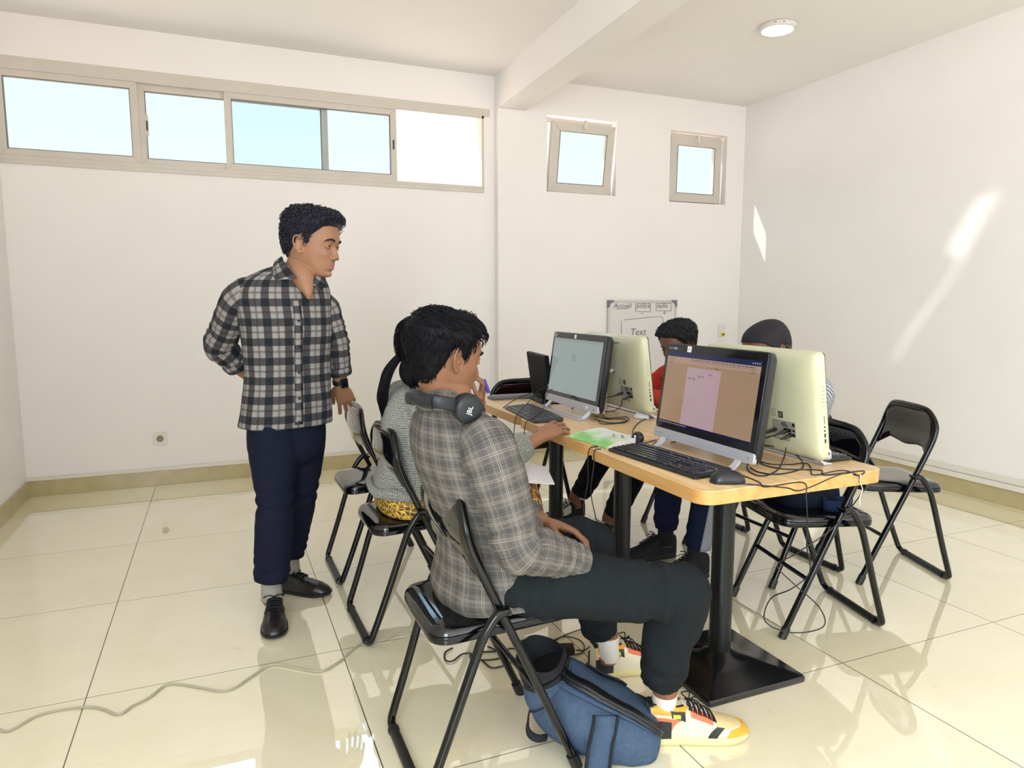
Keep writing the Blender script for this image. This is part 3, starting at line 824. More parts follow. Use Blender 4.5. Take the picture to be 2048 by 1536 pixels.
def stext(s, fx, fy, size, m):
    x, y = sx0 + SW * fx, sy1 - SH * fy
    return text_mesh(s, size, 'screen_word', m, scr, B @ Matrix.Translation((x, y, 0.0039)), extrude=0.0001)
stext('Texte', 0.50, 0.262, 0.0085, sm_text); stext('Texte  Mi', 0.385, 0.300, 0.0085, sm_text); stext('Texte  Page', 0.280, 0.340, 0.0085, sm_text); stext('Fichier', 0.56, 0.172, 0.0075, sm_text)
w = AW / 2
q = panel(-w + 0.014, -w + 0.075, AH - 0.026, AH - 0.010, 0.003, 0.0036, 'label', mat('dark_label', '2b2d33', 0.4), r=0.001)
text_mesh('XPS/PDX', 0.0075, 'label_print', m_lsticker, q, B @ Matrix.Translation((-w + 0.018, AH - 0.021, 0.0037)))
MB().box(0, 0.022, 0, 0.007, 0, 0.0003, B @ Matrix.Translation((-w + 0.050, AH - 0.0215, 0.0037))).build('label_bar', m_lsticker, q, smooth=0)
q = panel(-w + 0.128, -w + 0.150, AH - 0.027, AH - 0.006, 0.003, 0.0038, 'sticker', m_sticker, r=0.002)
text_mesh('m3', 0.011, 'sticker_print', m_lsticker, q, B @ Matrix.Translation((-w + 0.132, AH - 0.020, 0.004)))
text_mesh('TOSHIBA', 0.0085, 'brand_print', m_lsticker, r, B @ Matrix.Translation((-w + 0.014, 0.014, 0.0053)))
MB().lathe([(0.006, 0.0), (0.006, 0.0012), (0.0, 0.0012)], 20, M=B @ Matrix.Translation((w - 0.022, 0.017, 0.005))).build('power_button', m_lsticker, r)

# 2: the far one on the left-hand side, grey-green screen
r, B, panel, (sx0, sx1, sy0, sy1, SW, SH) = aio('all_in_one_computer', (1.508, 2.890, 0.75), pi, True, 'black-framed all-in-one computer with a blank grey-green screen, beyond the woman\'s hand')
scr = panel(sx0, sx1, sy0, sy1, 0.0005, 0.0034, 'screen', sm_grey)
on(0, 1, 0.0, 0.05, 'header_band', sm_grey2)
for k, (fx, wd) in enumerate(((0.43, 0.06), (0.43, 0.08), (0.45, 0.04), (0.43, 0.07))):
    on(fx, fx + wd, 0.27 + 0.035 * k, 0.283 + 0.035 * k, 'text_line', sm_gtext, 0.0041)
q = panel(-w + 0.010, -w + 0.040, AH - 0.026, AH - 0.008, 0.003, 0.0036, 'label', m_lsticker, r=0.001)
q = panel(-w + 0.225, -w + 0.243, AH - 0.026, AH - 0.008, 0.003, 0.0038, 'sticker', m_sticker, r=0.002)
q = panel(w - 0.105, w - 0.085, 0.012, 0.026, 0.005, 0.0055, 'sticker', m_sticker, r=0.001)
MB().lathe([(0.006, 0.0), (0.006, 0.0012), (0.0, 0.0012)], 20, M=B @ Matrix.Translation((w - 0.030, 0.017, 0.005))).build('power_button', m_lsticker, r)

# 3, 4: ivory ones seen from behind
r3, B3, panel3, s3 = aio('all_in_one_computer', (1.745, 1.845, 0.75), 0, False, 'ivory all-in-one computer seen from behind, nearer of two, cables in its port plate')
panel3(s3[0], s3[1], s3[2], s3[3], 0.0005, 0.0034, 'screen', sm_grey)
r4, B4, panel4, s4 = aio('all_in_one_computer', (1.758, 2.815, 0.75), 0, False, 'ivory all-in-one computer seen from behind, farther of two, lavender rear arm in view')
panel4(s4[0], s4[1], s4[2], s4[3], 0.0005, 0.0034, 'screen', sm_grey)

# small black display with a flared foot at the far end
m_blk_disp = mat('black_display', '08070c', 0.45, spec=0.1)
d = empty('display', (1.560, 3.300, 0.75), radians(-8)); tag(d, 'small black upright display with a flared foot at the far end of the tables', 'display')
Bd = Matrix(((0, -sin(0.14), -cos(0.14), 0), (-1, 0, 0, 0), (0, cos(0.14), -sin(0.14), 0.02), (0, 0, 0, 1)))
MB().rings([[Bd @ Vector((x, y, c)) for x, y in round_rect(-0.17, 0.17, 0.0, 0.235, 0.010, 4)] for c in (0.008, 0.006, -0.012)]).build('housing', m_blk_disp, d, smooth=30, bevel=0.002)
MB().prism(round_rect(-0.158, 0.158, 0.012, 0.223, 0.004, 3), 0.008, 0.0092, Bd).build('screen', mat('dark_screen', '050408', 0.5, spec=0.06), d, smooth=0)
MB().rings([[Vector((x * s + dx, y * s2, z)) for x, y in round_rect(-0.06, 0.06, -0.12, 0.12, 0.03, 4)] for s, s2, z, dx in ((1.0, 1.0, 0.0, 0.02), (0.98, 0.98, 0.005, 0.02), (0.45, 0.6, 0.018, 0.01), (0.25, 0.5, 0.045, -0.002))]).build('foot', m_blk_disp, d, smooth=40)

# ------------------------------------------------------------------ keyboards
def keyboard(loc, rz, L, D, body, keym, label, numpad=True, rows=6):
    """long axis along local x, space bar side towards -y"""
    root = empty('keyboard', loc, rz); tag(root, label, 'keyboard')
    h0, h1 = 0.010, 0.020
    pts = round_rect(-L / 2, L / 2, -D / 2, D / 2, 0.008, 4)
    def zt(y): return h0 + (h1 - h0) * (y + D / 2) / D
    def ring(g, f, dz=0.0): return [Vector((x * (1 - 2 * g / L), y * (1 - 2 * g / D), (zt(y) * f + dz))) for x, y in pts]
    MB().rings([ring(0.004, 0.0, 0.001), ring(0.0, 0.3), ring(0.0, 0.85), ring(0.002, 1.0), ring(0.008, 1.0)]).build('body', body, root, smooth=40)
    kb = MB()
    def key(x, y, w_, d_):
        z = zt(y) - 0.001
        g = 0.0010; t = 0.0018; hh = 0.0065
        b_ = [Vector((x + sx * (w_ / 2 - g), y + sy * (d_ / 2 - g), z)) for sx, sy in ((-1, -1), (1, -1), (1, 1), (-1, 1))]
        t_ = [Vector((x + sx * (w_ / 2 - g - t), y + sy * (d_ / 2 - g - t) + 0.0005, z + hh)) for sx, sy in ((-1, -1), (1, -1), (1, 1), (-1, 1))]
        kb.rings([b_, t_])
    u = (L - 0.024) / (22.6 if numpad else 15.2)
    v = (D - 0.028) / (rows + 0.4)
    x0 = -L / 2 + 0.012; y0 = -D / 2 + 0.010 + v / 2
    layout = [[1.25, 1.25, 1.25, 6.25, 1.25, 1.25, 1.25, 1.25], [2.25] + [1] * 10 + [2.75], [1.75] + [1] * 11 + [2.25], [1.5] + [1] * 12 + [1.5], [1] * 13 + [2]]
    for r_, row in enumerate(layout):
        x = x0
        for w_ in row: key(x + w_ * u / 2, y0 + r_ * v, w_ * u, v); x += w_ * u
    yf = y0 + 5.35 * v
    x = x0
    for k in range(13):
        key(x + u / 2, yf, u, v * 0.85); x += u * (1.0 if k % 4 else 1.55) * (1.0 if k else 1.0) if k else u * 1.6
    if numpad:
        xn = x0 + 15.4 * u
        for k in range(3):
            key(xn + (k + 0.5) * u, y0, u, v)
            for r_ in (3, 4): key(xn + (k + 0.5) * u, y0 + r_ * v, u, v)
            key(xn + (k + 0.5) * u, yf, u, v * 0.85)
        key(xn + 1.5 * u, y0 + v, u, v)
        xn = x0 + 18.6 * u
        for r_ in range(5):
            if r_ == 0: key(xn + u, y0, 2 * u, v); key(xn + 2.5 * u, y0, u, v)
            else:
                for k in range(3): key(xn + (k + 0.5) * u, y0 + r_ * v, u, v)
        key(xn + 3.5 * u, y0 + 0.5 * v, u, 2 * v); key(xn + 3.5 * u, y0 + 2.5 * v, u, 2 * v); key(xn + 3.5 * u, y0 + 4 * v, u, v)
    kb.build('keys', keym, root, smooth=0)
    return root
m_kb = mat('matte_black_keyboard', '15161a', 0.42); m_key = mat('black_keycaps', '1d1f28', 0.20, spec=0.6)
m_kb2 = mat('dark_grey_keyboard', '2a2a30', 0.4); m_key2 = mat('grey_keycaps', '3a3c42', 0.35)
m_kb3 = mat('silver_grey_keyboard', '6f7076', 0.4); m_key3 = mat('pale_grey_keycaps', '8a8b90', 0.4)
keyboard((1.338, 1.880, 0.750), radians(-90 + 4.3), 0.452, 0.148, m_kb, m_key, 'matte black keyboard in front of the computer with the pink page')
keyboard((1.326, 2.912, 0.750), radians(-90 - 5.5), 0.440, 0.140, m_kb2, m_key2, 'dark grey keyboard half under the woman\'s hand and loose cables')
keyboard((1.862, 1.880, 0.750), radians(90), 0.440, 0.135, m_kb, m_key, 'black keyboard behind the nearer ivory computer, near the table corner')
keyboard((1.480, 3.470, 0.750), radians(176), 0.30, 0.105, m_kb3, m_key3, 'silver grey keyboard at the far end of the tables beside the black display', numpad=False)

# ------------------------------------------------------------------ mice, booklet, sensor puck
def mouse(loc, rz, s, m, label, nm='computer_mouse'):
    root = empty(nm, loc, rz); tag(root, label, 'mouse')
    rings = []
    n = 20
    for j in range(15):
        t = j / 14.0
        x = -0.052 + 0.104 * t
        wd = 0.0315 * (max(0.0, 1 - abs(2 * t - 1) ** 3.2)) ** 0.5 * (1.0 - 0.10 * sin(pi * min(1, t * 1.1))) + 0.0008
        ht = 0.036 * (max(0.0, 1 - abs((t - 0.42) / (0.58 if t > 0.42 else 0.42)) ** 2.3)) ** 0.6 + 0.002
        ring = []
        for k in range(n):
            a = 2 * pi * k / n
            y = wd * cos(a); z = sin(a)
            zz = ht * (z ** 0.9 if z > 0 else 0) + 0.0045 * min(z, 0) * 0
            ring.append(Vector((x * s, y * s, (0.004 + zz * 0.9) * s if z > 0 else 0.0012)))
        rings.append(ring)
    MB().rings(rings).build('shell', m, root, smooth=70)
    MB().tube([(0.018 * s, 0, 0.030 * s), (0.034 * s, 0, 0.0235 * s)], 0.0035 * s, 8).build('wheel', m_blk_plast, root)
    return root
m_mouse = mat('charcoal_mouse', '1c1e24', 0.34)
mouse((1.352, 1.592, 0.750), radians(-21), 1.02, m_mouse, 'charcoal mouse lying at the near corner of the table')
mouse((1.742, 2.640, 0.750), radians(-60), 0.72, mat('white_mouse', 'd8d8da', 0.3), 'small white mouse at the foot of the farther ivory computer')

bk = empty('booklet', (1.330, 2.262, 0.750), radians(7)); tag(bk, 'thick green and white booklet lying open-edged on the middle table', 'booklet')
m_bcover = bpy.data.materials.new('green_white_cover'); m_bcover.use_nodes = True
n = m_bcover.node_tree.nodes; L = m_bcover.node_tree.links; b_ = n['Principled BSDF']
tc = n.new('ShaderNodeTexCoord'); nz = n.new('ShaderNodeTexNoise'); nz.inputs['Scale'].default_value = 14; nz.inputs['Detail'].default_value = 3; L.new(tc.outputs['Object'], nz.inputs['Vector'])
sp = n.new('ShaderNodeSeparateXYZ'); L.new(tc.outputs['Object'], sp.inputs[0])
mr = n.new('ShaderNodeMapRange'); mr.inputs['From Min'].default_value = -0.07; mr.inputs['From Max'].default_value = 0.04; mr.inputs['To Min'].default_value = 0.36; mr.inputs['To Max'].default_value = -0.25
L.new(sp.outputs['X'], mr.inputs['Value'])
ad = n.new('ShaderNodeMath'); ad.operation = 'ADD'; L.new(nz.outputs['Fac'], ad.inputs[0]); L.new(mr.outputs[0], ad.inputs[1])
rp = n.new('ShaderNodeValToRGB'); e = rp.color_ramp.elements; e[0].position = 0.42; e[0].color = rgb('e6ebe6'); e[1].position = 0.78; e[1].color = rgb('74b957')
x_ = e.new(0.55); x_.color = rgb('c2dfae')
L.new(ad.outputs[0], rp.inputs[0]); L.new(rp.outputs[0], b_.inputs['Base Color']); b_.inputs['Roughness'].default_value = 0.3
# local: spine along y at x = -0.08, pages to +x
ny, nx_ = 10, 14
def bk_z(x, y, top):
    t = (x + 0.082) / 0.164
    sag = 0.030 * (t ** 0.5 if t > 0 else 0) * (1 - 0.30 * t) * (1.0 - 0.12 * cos(y * 18))
    return (0.0025 + sag) if top else 0.0008
rings = []
for j in range(ny + 1):
    y = -0.118 + 0.236 * j / ny
    ring = [Vector((-0.082 + 0.164 * i / nx_, y, bk_z(-0.082 + 0.164 * i / nx_, y, True) - 0.0008)) for i in range(nx_ + 1)]
    ring += [Vector((0.082 - 0.164 * i / nx_, y, 0.0008)) for i in range(nx_ + 1)]
    rings.append(ring)
MB().rings(rings).build('page_block', mat('white_pages', 'e2dfdd', 0.7), bk, smooth=40)
rings = []
for j in range(ny + 1):
    y = -0.120 + 0.240 * j / ny
    up = [Vector((-0.084 + 0.168 * i / nx_, y, bk_z(max(-0.082, -0.084 + 0.168 * i / nx_), y, True) + 0.0006)) for i in range(nx_ + 1)]
    dn = [p - Vector((0, 0, 0.0011)) for p in up[::-1]]
    rings.append(up + dn)
cv = MB().rings(rings).build('front_cover', m_bcover, bk, smooth=40)
for k in range(5):
    x = 0.020 + 0.012 * (k % 3); y = -0.085 + 0.018 * k
    MB().box(x, x + 0.010, y, y + 0.011, 0, 0.0006).build('cover_mark', m_print, cv, smooth=0).location.z = bk_z(x, y, True) + 0.0008

pk = empty('cable_puck', (1.408, 2.155, 0.750), radians(20)); tag(pk, 'round black puck with a white triangle standing among the cables', 'gadget')
MB().lathe([(0.0, -0.012), (0.020, -0.012), (0.0245, -0.006), (0.0245, 0.006), (0.020, 0.012), (0.0, 0.012)], 28, M=Matrix(((0, 0, -1, 0), (1, 0, 0, 0), (0, 1, 0, 0.0245), (0, 0, 0, 1)))).build('shell', m_bezel, pk, smooth=50)
MB().prism([(-0.006, 0.005), (0.006, 0.005), (0.0, -0.006)], 0.0, 0.0006, Matrix(((0, 0, -1, -0.0122), (-1, 0, 0, 0.003), (0, 1, 0, 0.030), (0, 0, 0, 1)))).build('white_triangle', m_sticker, pk, smooth=0)

# ------------------------------------------------------------------ cables
def on_z(px, py, z):
    p = at(px, py, 1.0) - Vector((0, 0, CAM_H)); t = (z - CAM_H) / p.z
    return Vector((0, 0, CAM_H)) + p * t
def cable(pts, r, m, label, name='cable', cat='cable', group=None, z=0.7525, n=5):
    """points: (px, py) on the table, (px, py, height) or a Vector"""
    P = []
    for p in pts:
        if isinstance(p, Vector): P.append(p)
        elif len(p) == 3: P.append(on_z(*p))
        else: P.append(on_z(p[0], p[1], z))
    o = MB().tube(catmull(P, n), r, 6).build(name, m, None, smooth=60)
    tag(o, label, cat, group)
    return o
V = Vector
TZ = 0.7528
cable([(1476, 967), (1526, 971), (1575, 976), (1605, 980), V((1.735, 1.528, 0.7535)), V((1.80, 1.524, 0.742)), V((1.822, 1.53, 0.7536)), (1650, 950), (1640, 940), (1570, 938), (1526, 929), (1513, 913)], 0.0021, m_cable, 'black mouse cable looping across the near edge of the table')
cable([(1455, 944), (1480, 949), (1518, 964), (1532, 974), V((1.571, 1.521, 0.745)), V((1.580, 1.515, 0.70)), V((1.605, 1.53, 0.62)), V((1.66, 1.58, 0.52)), V((1.70, 1.60, 0.42)), V((1.66, 1.63, 0.36)), V((1.64, 1.70, 0.30)), V((1.66, 1.74, 0.20)), V((1.76, 1.72, 0.15)), V((1.86, 1.68, 0.17)), V((1.88, 1.72, 0.22)), V((1.84, 1.80, 0.28)), V((1.76, 1.80, 0.36)), V((1.70, 1.66, 0.46)), V((1.80, 1.60, 0.56)), V((1.86, 1.54, 0.70))], 0.0021, m_cable, 'black keyboard cable hanging in a loop from the near edge of the table')
def plug(B_, M0, a, b, la, lb):
    """connector sticking out of the port plate, returns a start point in world"""
    o = MB().tube([B_ @ V((a, b, -0.053)), B_ @ V((a - 0.004, b - 0.002, -0.072)), B_ @ V((a + 0.0, b - 0.006, -0.088))], [0.0062, 0.0065, 0.0032], 8)
    q = o.build('plug', m_cable, None, smooth=60); return q
def plugged(root, B_, a, b, pts, r, label, grp=None):
    M0 = Matrix.Translation(root.location) @ Matrix.Rotation(root.rotation_euler.z, 4, 'Z')
    s0 = M0 @ (B_ @ V((a, b, -0.055))); s1 = M0 @ (B_ @ V((a, b - 0.001, -0.076))); s2 = M0 @ (B_ @ V((a + 0.006, b - 0.006, -0.098)))
    P = [s1, s2] + [on_z(p[0], p[1], p[2] if len(p) == 3 else TZ) if not isinstance(p, Vector) else p for p in pts]
    o = MB().tube(catmull(P, 5), r, 6).build('cable', m_cable, None, smooth=60)
    tag(o, label, 'cable', grp)
    q = MB().tube([s0, s0.lerp(s1, 0.5), s1, s1.lerp(s2, 0.8)], [0.0058, 0.0065, 0.0060, 0.0030], 8).build('plug', m_cable, o, smooth=60)
plugged(r3, B3, -0.094, 0.083, [V((1.600, 1.940, 0.80)), V((1.58, 2.02, 0.79)), V((1.56, 2.08, 0.77)), V((1.53, 2.12, TZ))], 0.0022, 'black power cable leaving the nearer ivory computer to the left')
plugged(r3, B3, -0.146, 0.087, [(1520, 880, 0.815), (1521, 890, 0.80), (1545, 893, 0.79), (1590, 908, 0.775), (1606, 935, TZ), (1560, 948, TZ), (1520, 945, TZ), (1500, 935, TZ)], 0.0022, 'black cable dropping and curling below the nearer ivory port plate')
plugged(r3, B3, -0.163, 0.075, [(1585, 875, 0.82), (1573, 895, 0.80), (1568, 915, TZ), (1555, 940, TZ), (1525, 952, TZ), (1500, 944, TZ), (1495, 930, TZ), (1513, 916, TZ)], 0.0022, 'black cable making the widest loop on the table by the nearer ivory computer')
cable([(1512, 920), (1540, 928), (1580, 929), (1612, 926), (1622, 936), (1628, 950), V((1.765, 1.56, 0.754)), V((1.79, 1.519, 0.745)), V((1.795, 1.516, 0.722))], 0.0019, m_cable, 'thin black cable running to the end of the table by the white earphone wire')
cable([V((1.800, 1.5175, 0.748)), V((1.792, 1.512, 0.728)), V((1.801, 1.512, 0.712)), V((1.806, 1.512, 0.695)), V((1.795, 1.512, 0.676)), V((1.799, 1.512, 0.652))], 0.0013, mat('white_wire', 'e8e8e4', 0.5), 'short white wire dangling over the end of the table', n=2)
plugged(r4, B4, -0.094, 0.083, [V((1.60, 2.885, 0.80)), V((1.585, 2.93, 0.785)), V((1.56, 2.97, 0.755))], 0.0022, 'black cable leaving the farther ivory computer towards the screen')
plugged(r4, B4, -0.163, 0.075, [(1240, 815, 0.78), (1225, 822, TZ), (1208, 824, TZ), (1212, 836, TZ), (1252, 834, TZ), (1255, 842, TZ), (1225, 846, TZ), (1200, 842, TZ), (1190, 838, TZ)], 0.0022, 'black cable coiling on the table below the farther ivory computer')
cable([(1190, 832), (1215, 838), (1248, 838), (1250, 845), (1205, 848), (1196, 840)], 0.002, m_cable, 'loose black coil beside the chin of the grey-green screen')
cable([(1303, 834), (1282, 842), (1268, 856), (1266, 870), (1276, 882), (1290, 889), (1300, 893), (1312, 884), (1330, 879)], 0.0023, m_cable, 'black cable curving across the middle table to the black puck')
cable([(1263, 888), (1285, 886), (1298, 884), (1312, 880)], 0.0020, m_cable, 'short black cable passing behind the booklet to the puck')
cable([V((1.475, 3.05, 0.855)), V((1.42, 3.06, 0.84)), V((1.36, 3.02, 0.80)), V((1.30, 2.95, 0.786)), V((1.24, 2.87, 0.775)), V((1.214, 2.845, 0.757)), V((1.205, 2.84, 0.72)), V((1.20, 2.84, 0.66)), V((1.20, 2.84, 0.60))], 0.0020, m_cable, 'thin black cable draped over the dark grey keyboard and the table edge')
cable([V((1.480, 3.02, 0.852)), V((1.43, 2.98, 0.83)), V((1.38, 2.90, 0.79)), V((1.32, 2.80, 0.782)), V((1.25, 2.745, 0.765)), V((1.216, 2.735, 0.754)), V((1.206, 2.73, 0.72)), V((1.203, 2.735, 0.64)), V((1.203, 2.74, 0.59))], 0.0020, m_cable, 'second thin black cable draped over the dark grey keyboard, nearer the hand')
cable([V((1.40, 3.06, 0.835)), V((1.37, 3.16, 0.80)), V((1.31, 3.16, 0.77)), V((1.27, 3.14, 0.754))], 0.0022, m_cable, 'stub of black cable pointing left on the farthest table')
cable([(1195, 893), V((1.212, 2.165, 0.748)), V((1.206, 2.165, 0.70)), V((1.215, 2.18, 0.62)), V((1.198, 2.18, 0.52)), V((1.216, 2.17, 0.42)), V((1.208, 2.17, 0.33))], 0.0021, m_cable, 'black cable hanging at the table joint below the booklet, left one')
cable([(1202, 898), V((1.212, 2.130, 0.748)), V((1.208, 2.125, 0.70)), V((1.200, 2.13, 0.60)), V((1.222, 2.13, 0.50)), V((1.235, 2.12, 0.42)), V((1.218, 2.12, 0.31))], 0.0021, m_cable, 'black cable hanging at the table joint below the booklet, right one')

# floor: long grey cable, two power bricks with leads
FZ = 0.0045
cable([(-60, 1440), (-20, 1452), (8, 1462), (30, 1456), (75, 1431), (130, 1418), (180, 1414), (205, 1418), (238, 1429), (265, 1412), (300, 1394), (330, 1371), (355, 1368), (400, 1375), (440, 1382), (470, 1375), (505, 1352), (545, 1330), (590, 1336), (640, 1343), (680, 1322), (712, 1295), (735, 1281), (770, 1280), (800, 1268), (840, 1272), (900, 1275), (960, 1262), (1010, 1250)], 0.0042, mat('grey_pvc_cable', 'a9a48f', 0.5), 'long grey cable winding across the floor tiles from the left', name='floor_cable', z=FZ)
def brick(px, py, rz, size, label, stick):
    p = on_z(px, py, 0.0)
    root = empty('power_adapter', (p.x, p.y, 0), radians(rz)); tag(root, label, 'power adapter')
    x, y, z = size
    MB().box(-x, x, -y, y, 0.0008, z).build('case', m_blk_plast, root, smooth=0, bevel=0.006, segs=3)
    if stick == 'yellow':
        MB().box(-x * 0.82, -x * 0.30, -y * 0.55, y * 0.7, z, z + 0.0005).build('sticker', mat('yellow_sticker', 'e6d32c', 0.5), root, smooth=0)
    else:
        q = MB().box(-x * 0.8, x * 0.85, -y * 0.8, y * 0.8, z, z + 0.0004).build('label', mat('label_dark', '26262a', 0.4), root, smooth=0)
        for k in range(5): MB().box(-x * 0.05, x * (0.3 + 0.1 * (k % 3)), -y * 0.6 + k * y * 0.25, -y * 0.55 + k * y * 0.25, z + 0.0004, z + 0.0007).build('label_print', m_lsticker, q, smooth=0)
        MB().box(x * 0.1, x * 0.75, -y * 0.75, -y * 0.45, z + 0.0004, z + 0.0007).build('label_print', m_sticker, q, smooth=0)
    return root
b1 = brick(1066, 1298, -14, (0.044, 0.024, 0.030), 'black power adapter with a printed label under the near chair', 'print')
b2 = brick(1121, 1307, -18, (0.050, 0.023, 0.030), 'black power adapter with a yellow sticker beside the backpack', 'yellow')
def lead(pts, r, label, z=0.0052): return cable(pts, r, m_cable, label, z=z)
lead([(1040, 1299, 0.015), (1020, 1297), (1012, 1300), (985, 1303), (960, 1305), (940, 1312), (955, 1320), (1000, 1316), (990, 1300), (975, 1293)], 0.0030, 'thick black lead looped left of the printed power adapter')
lead([(1095, 1307, 0.015), (1075, 1306), (1060, 1304), (1040, 1313), (1018, 1327), (985, 1336), (965, 1322), (945, 1308), (925, 1308), (905, 1322), (891, 1320), (890, 1305), (905, 1296)], 0.0030, 'thick black lead winding from the yellow-stickered adapter to the left')
lead([(1090, 1285, 0.018), (1105, 1284), (1130, 1270), (1165, 1258), (1190, 1254), (1197, 1262), (1193, 1280), (1170, 1300), (1152, 1300, 0.012)], 0.0022, 'thin black lead arching behind the two power adapters')
lead([(1092, 1287, 0.012), (1110, 1279), (1130, 1273), (1155, 1278), (1168, 1290), (1165, 1305), (1150, 1310)], 0.0022, 'thin black lead circling the right end of the stickered adapter')
# ------------------------------------------------------------------ people: helpers
def V3(*a): return Vector(a)
def smoothstep(a, b, x):
    t = max(0.0, min(1.0, (x - a) / (b - a))); return t * t * (3 - 2 * t)
def cat_vals(vals, n):
    """catmull interpolation of lists of floats"""
    out = []; m = len(vals)
    for i in range(m - 1):
        p0 = vals[max(i - 1, 0)]; p1 = vals[i]; p2 = vals[i + 1]; p3 = vals[min(i + 2, m - 1)]
        for k in range(n):
            t = k / n
            out.append([0.5 * ((2 * b) + (c - a) * t + (2 * a - 5 * b + 4 * c - d) * t * t + (3 * b - a - 3 * c + d) * t ** 3) for a, b, c, d in zip(p0, p1, p2, p3)])
    out.append(list(vals[-1])); return out
def nz(p, s, seed=0.0):
    return mnoise.noise(Vector((p.x * s + seed, p.y * s - seed, p.z * s + seed * 0.5)))
def fold(p, s, seed=0.0):
    """sharper, cloth-like noise"""
    v = nz(p, s, seed); w = nz(p, s * 2.1, seed + 7)
    return (0.5 - abs(v)) * 0.9 + w * 0.35
def loft(mb, secs, U, F, n=40, steps=5, wr=0.0, ws=9.0, seed=0.0, cap=True, stretch=(1, 1, 1), extra=None):
    """secs: (cx, cy, cz, a, b_front, b_back, e[, tilt]); U = side axis, F = front axis. Rings start at the front."""
    vals = cat_vals([list(s) + [0.0] * (8 - len(s)) for s in secs], steps)
    rings = []
    m = len(vals)
    for j, (cx, cy, cz, a, bf, bb, e, tilt) in enumerate(vals):
        c = Vector((cx, cy, cz)); ring = []
        for k in range(n):
            t = 2 * pi * k / n
            cu, sf = sin(t), cos(t)
            pu = math.copysign(abs(cu) ** (2.0 / e), cu) * a
            pf = math.copysign(abs(sf) ** (2.0 / e), sf) * (bf if sf > 0 else bb)
            p = c + U * pu + F * pf + Vector((0, 0, 1)) * (tilt * pf)
            if wr:
                d = (U * cu + F * sf)
                q = Vector((p.x * stretch[0], p.y * stretch[1], p.z * stretch[2]))
                p = p + d * (wr * fold(q, ws, seed) - wr * 0.2)
            if extra: p = extra(p, t, j / (m - 1))
            ring.append(p)
        rings.append(ring)
    mb.rings(rings, cap=cap)
    return rings
def limb(mb, pts, n=22, steps=6, wr=0.0, ws=12.0, seed=0.0, bunch=None, cap=True, up=None, flat=None, stretch=1.0):
    """pts: (Vector, radius); bunch = list of (position 0..1, width, amplitude, waves) for creases"""
    P = catmull([p for p, r in pts], steps)
    R = [v[0] for v in cat_vals([[r] for p, r in pts], steps)]
    m = len(P); rings = []
    L_ = [0.0]
    for i in range(1, m): L_.append(L_[-1] + (P[i] - P[i - 1]).length)
    nrm = None
    for i in range(m):
        t = (P[min(i + 1, m - 1)] - P[max(i - 1, 0)]).normalized()
        if nrm is None:
            u0 = up or (Vector((0, 0, 1)) if abs(t.z) < 0.85 else Vector((0, 1, 0)))
            nrm = (u0 - t * u0.dot(t)).normalized()
        nrm = (nrm - t * nrm.dot(t)).normalized()
        b = t.cross(nrm)
        ring = []
        for k in range(n):
            a = 2 * pi * k / n
            d = nrm * cos(a) + b * sin(a)
            r = R[i]
            if flat: r = r * sqrt((cos(a) * flat[0]) ** 2 + (sin(a) * flat[1]) ** 2)
            p = P[i] + d * r
            o_ = 0.0
            if wr:
                q = P[i] * 0.5 + p * 0.5 if stretch == 1.0 else p
                o_ += wr * (fold(p, ws, seed) - 0.2)
            if bunch:
                s = L_[i] / L_[-1]
                for (c_, w_, am, wv) in bunch:
                    g = math.exp(-((s - c_) / w_) ** 2)
                    o_ += g * am * sin(2 * pi * wv * s + 2.2 * nz(p, 9.0, seed) + 1.2 * sin(a + seed))
            ring.append(p + d * o_)
        rings.append(ring)
    mb.rings(rings, cap=cap)
    return rings

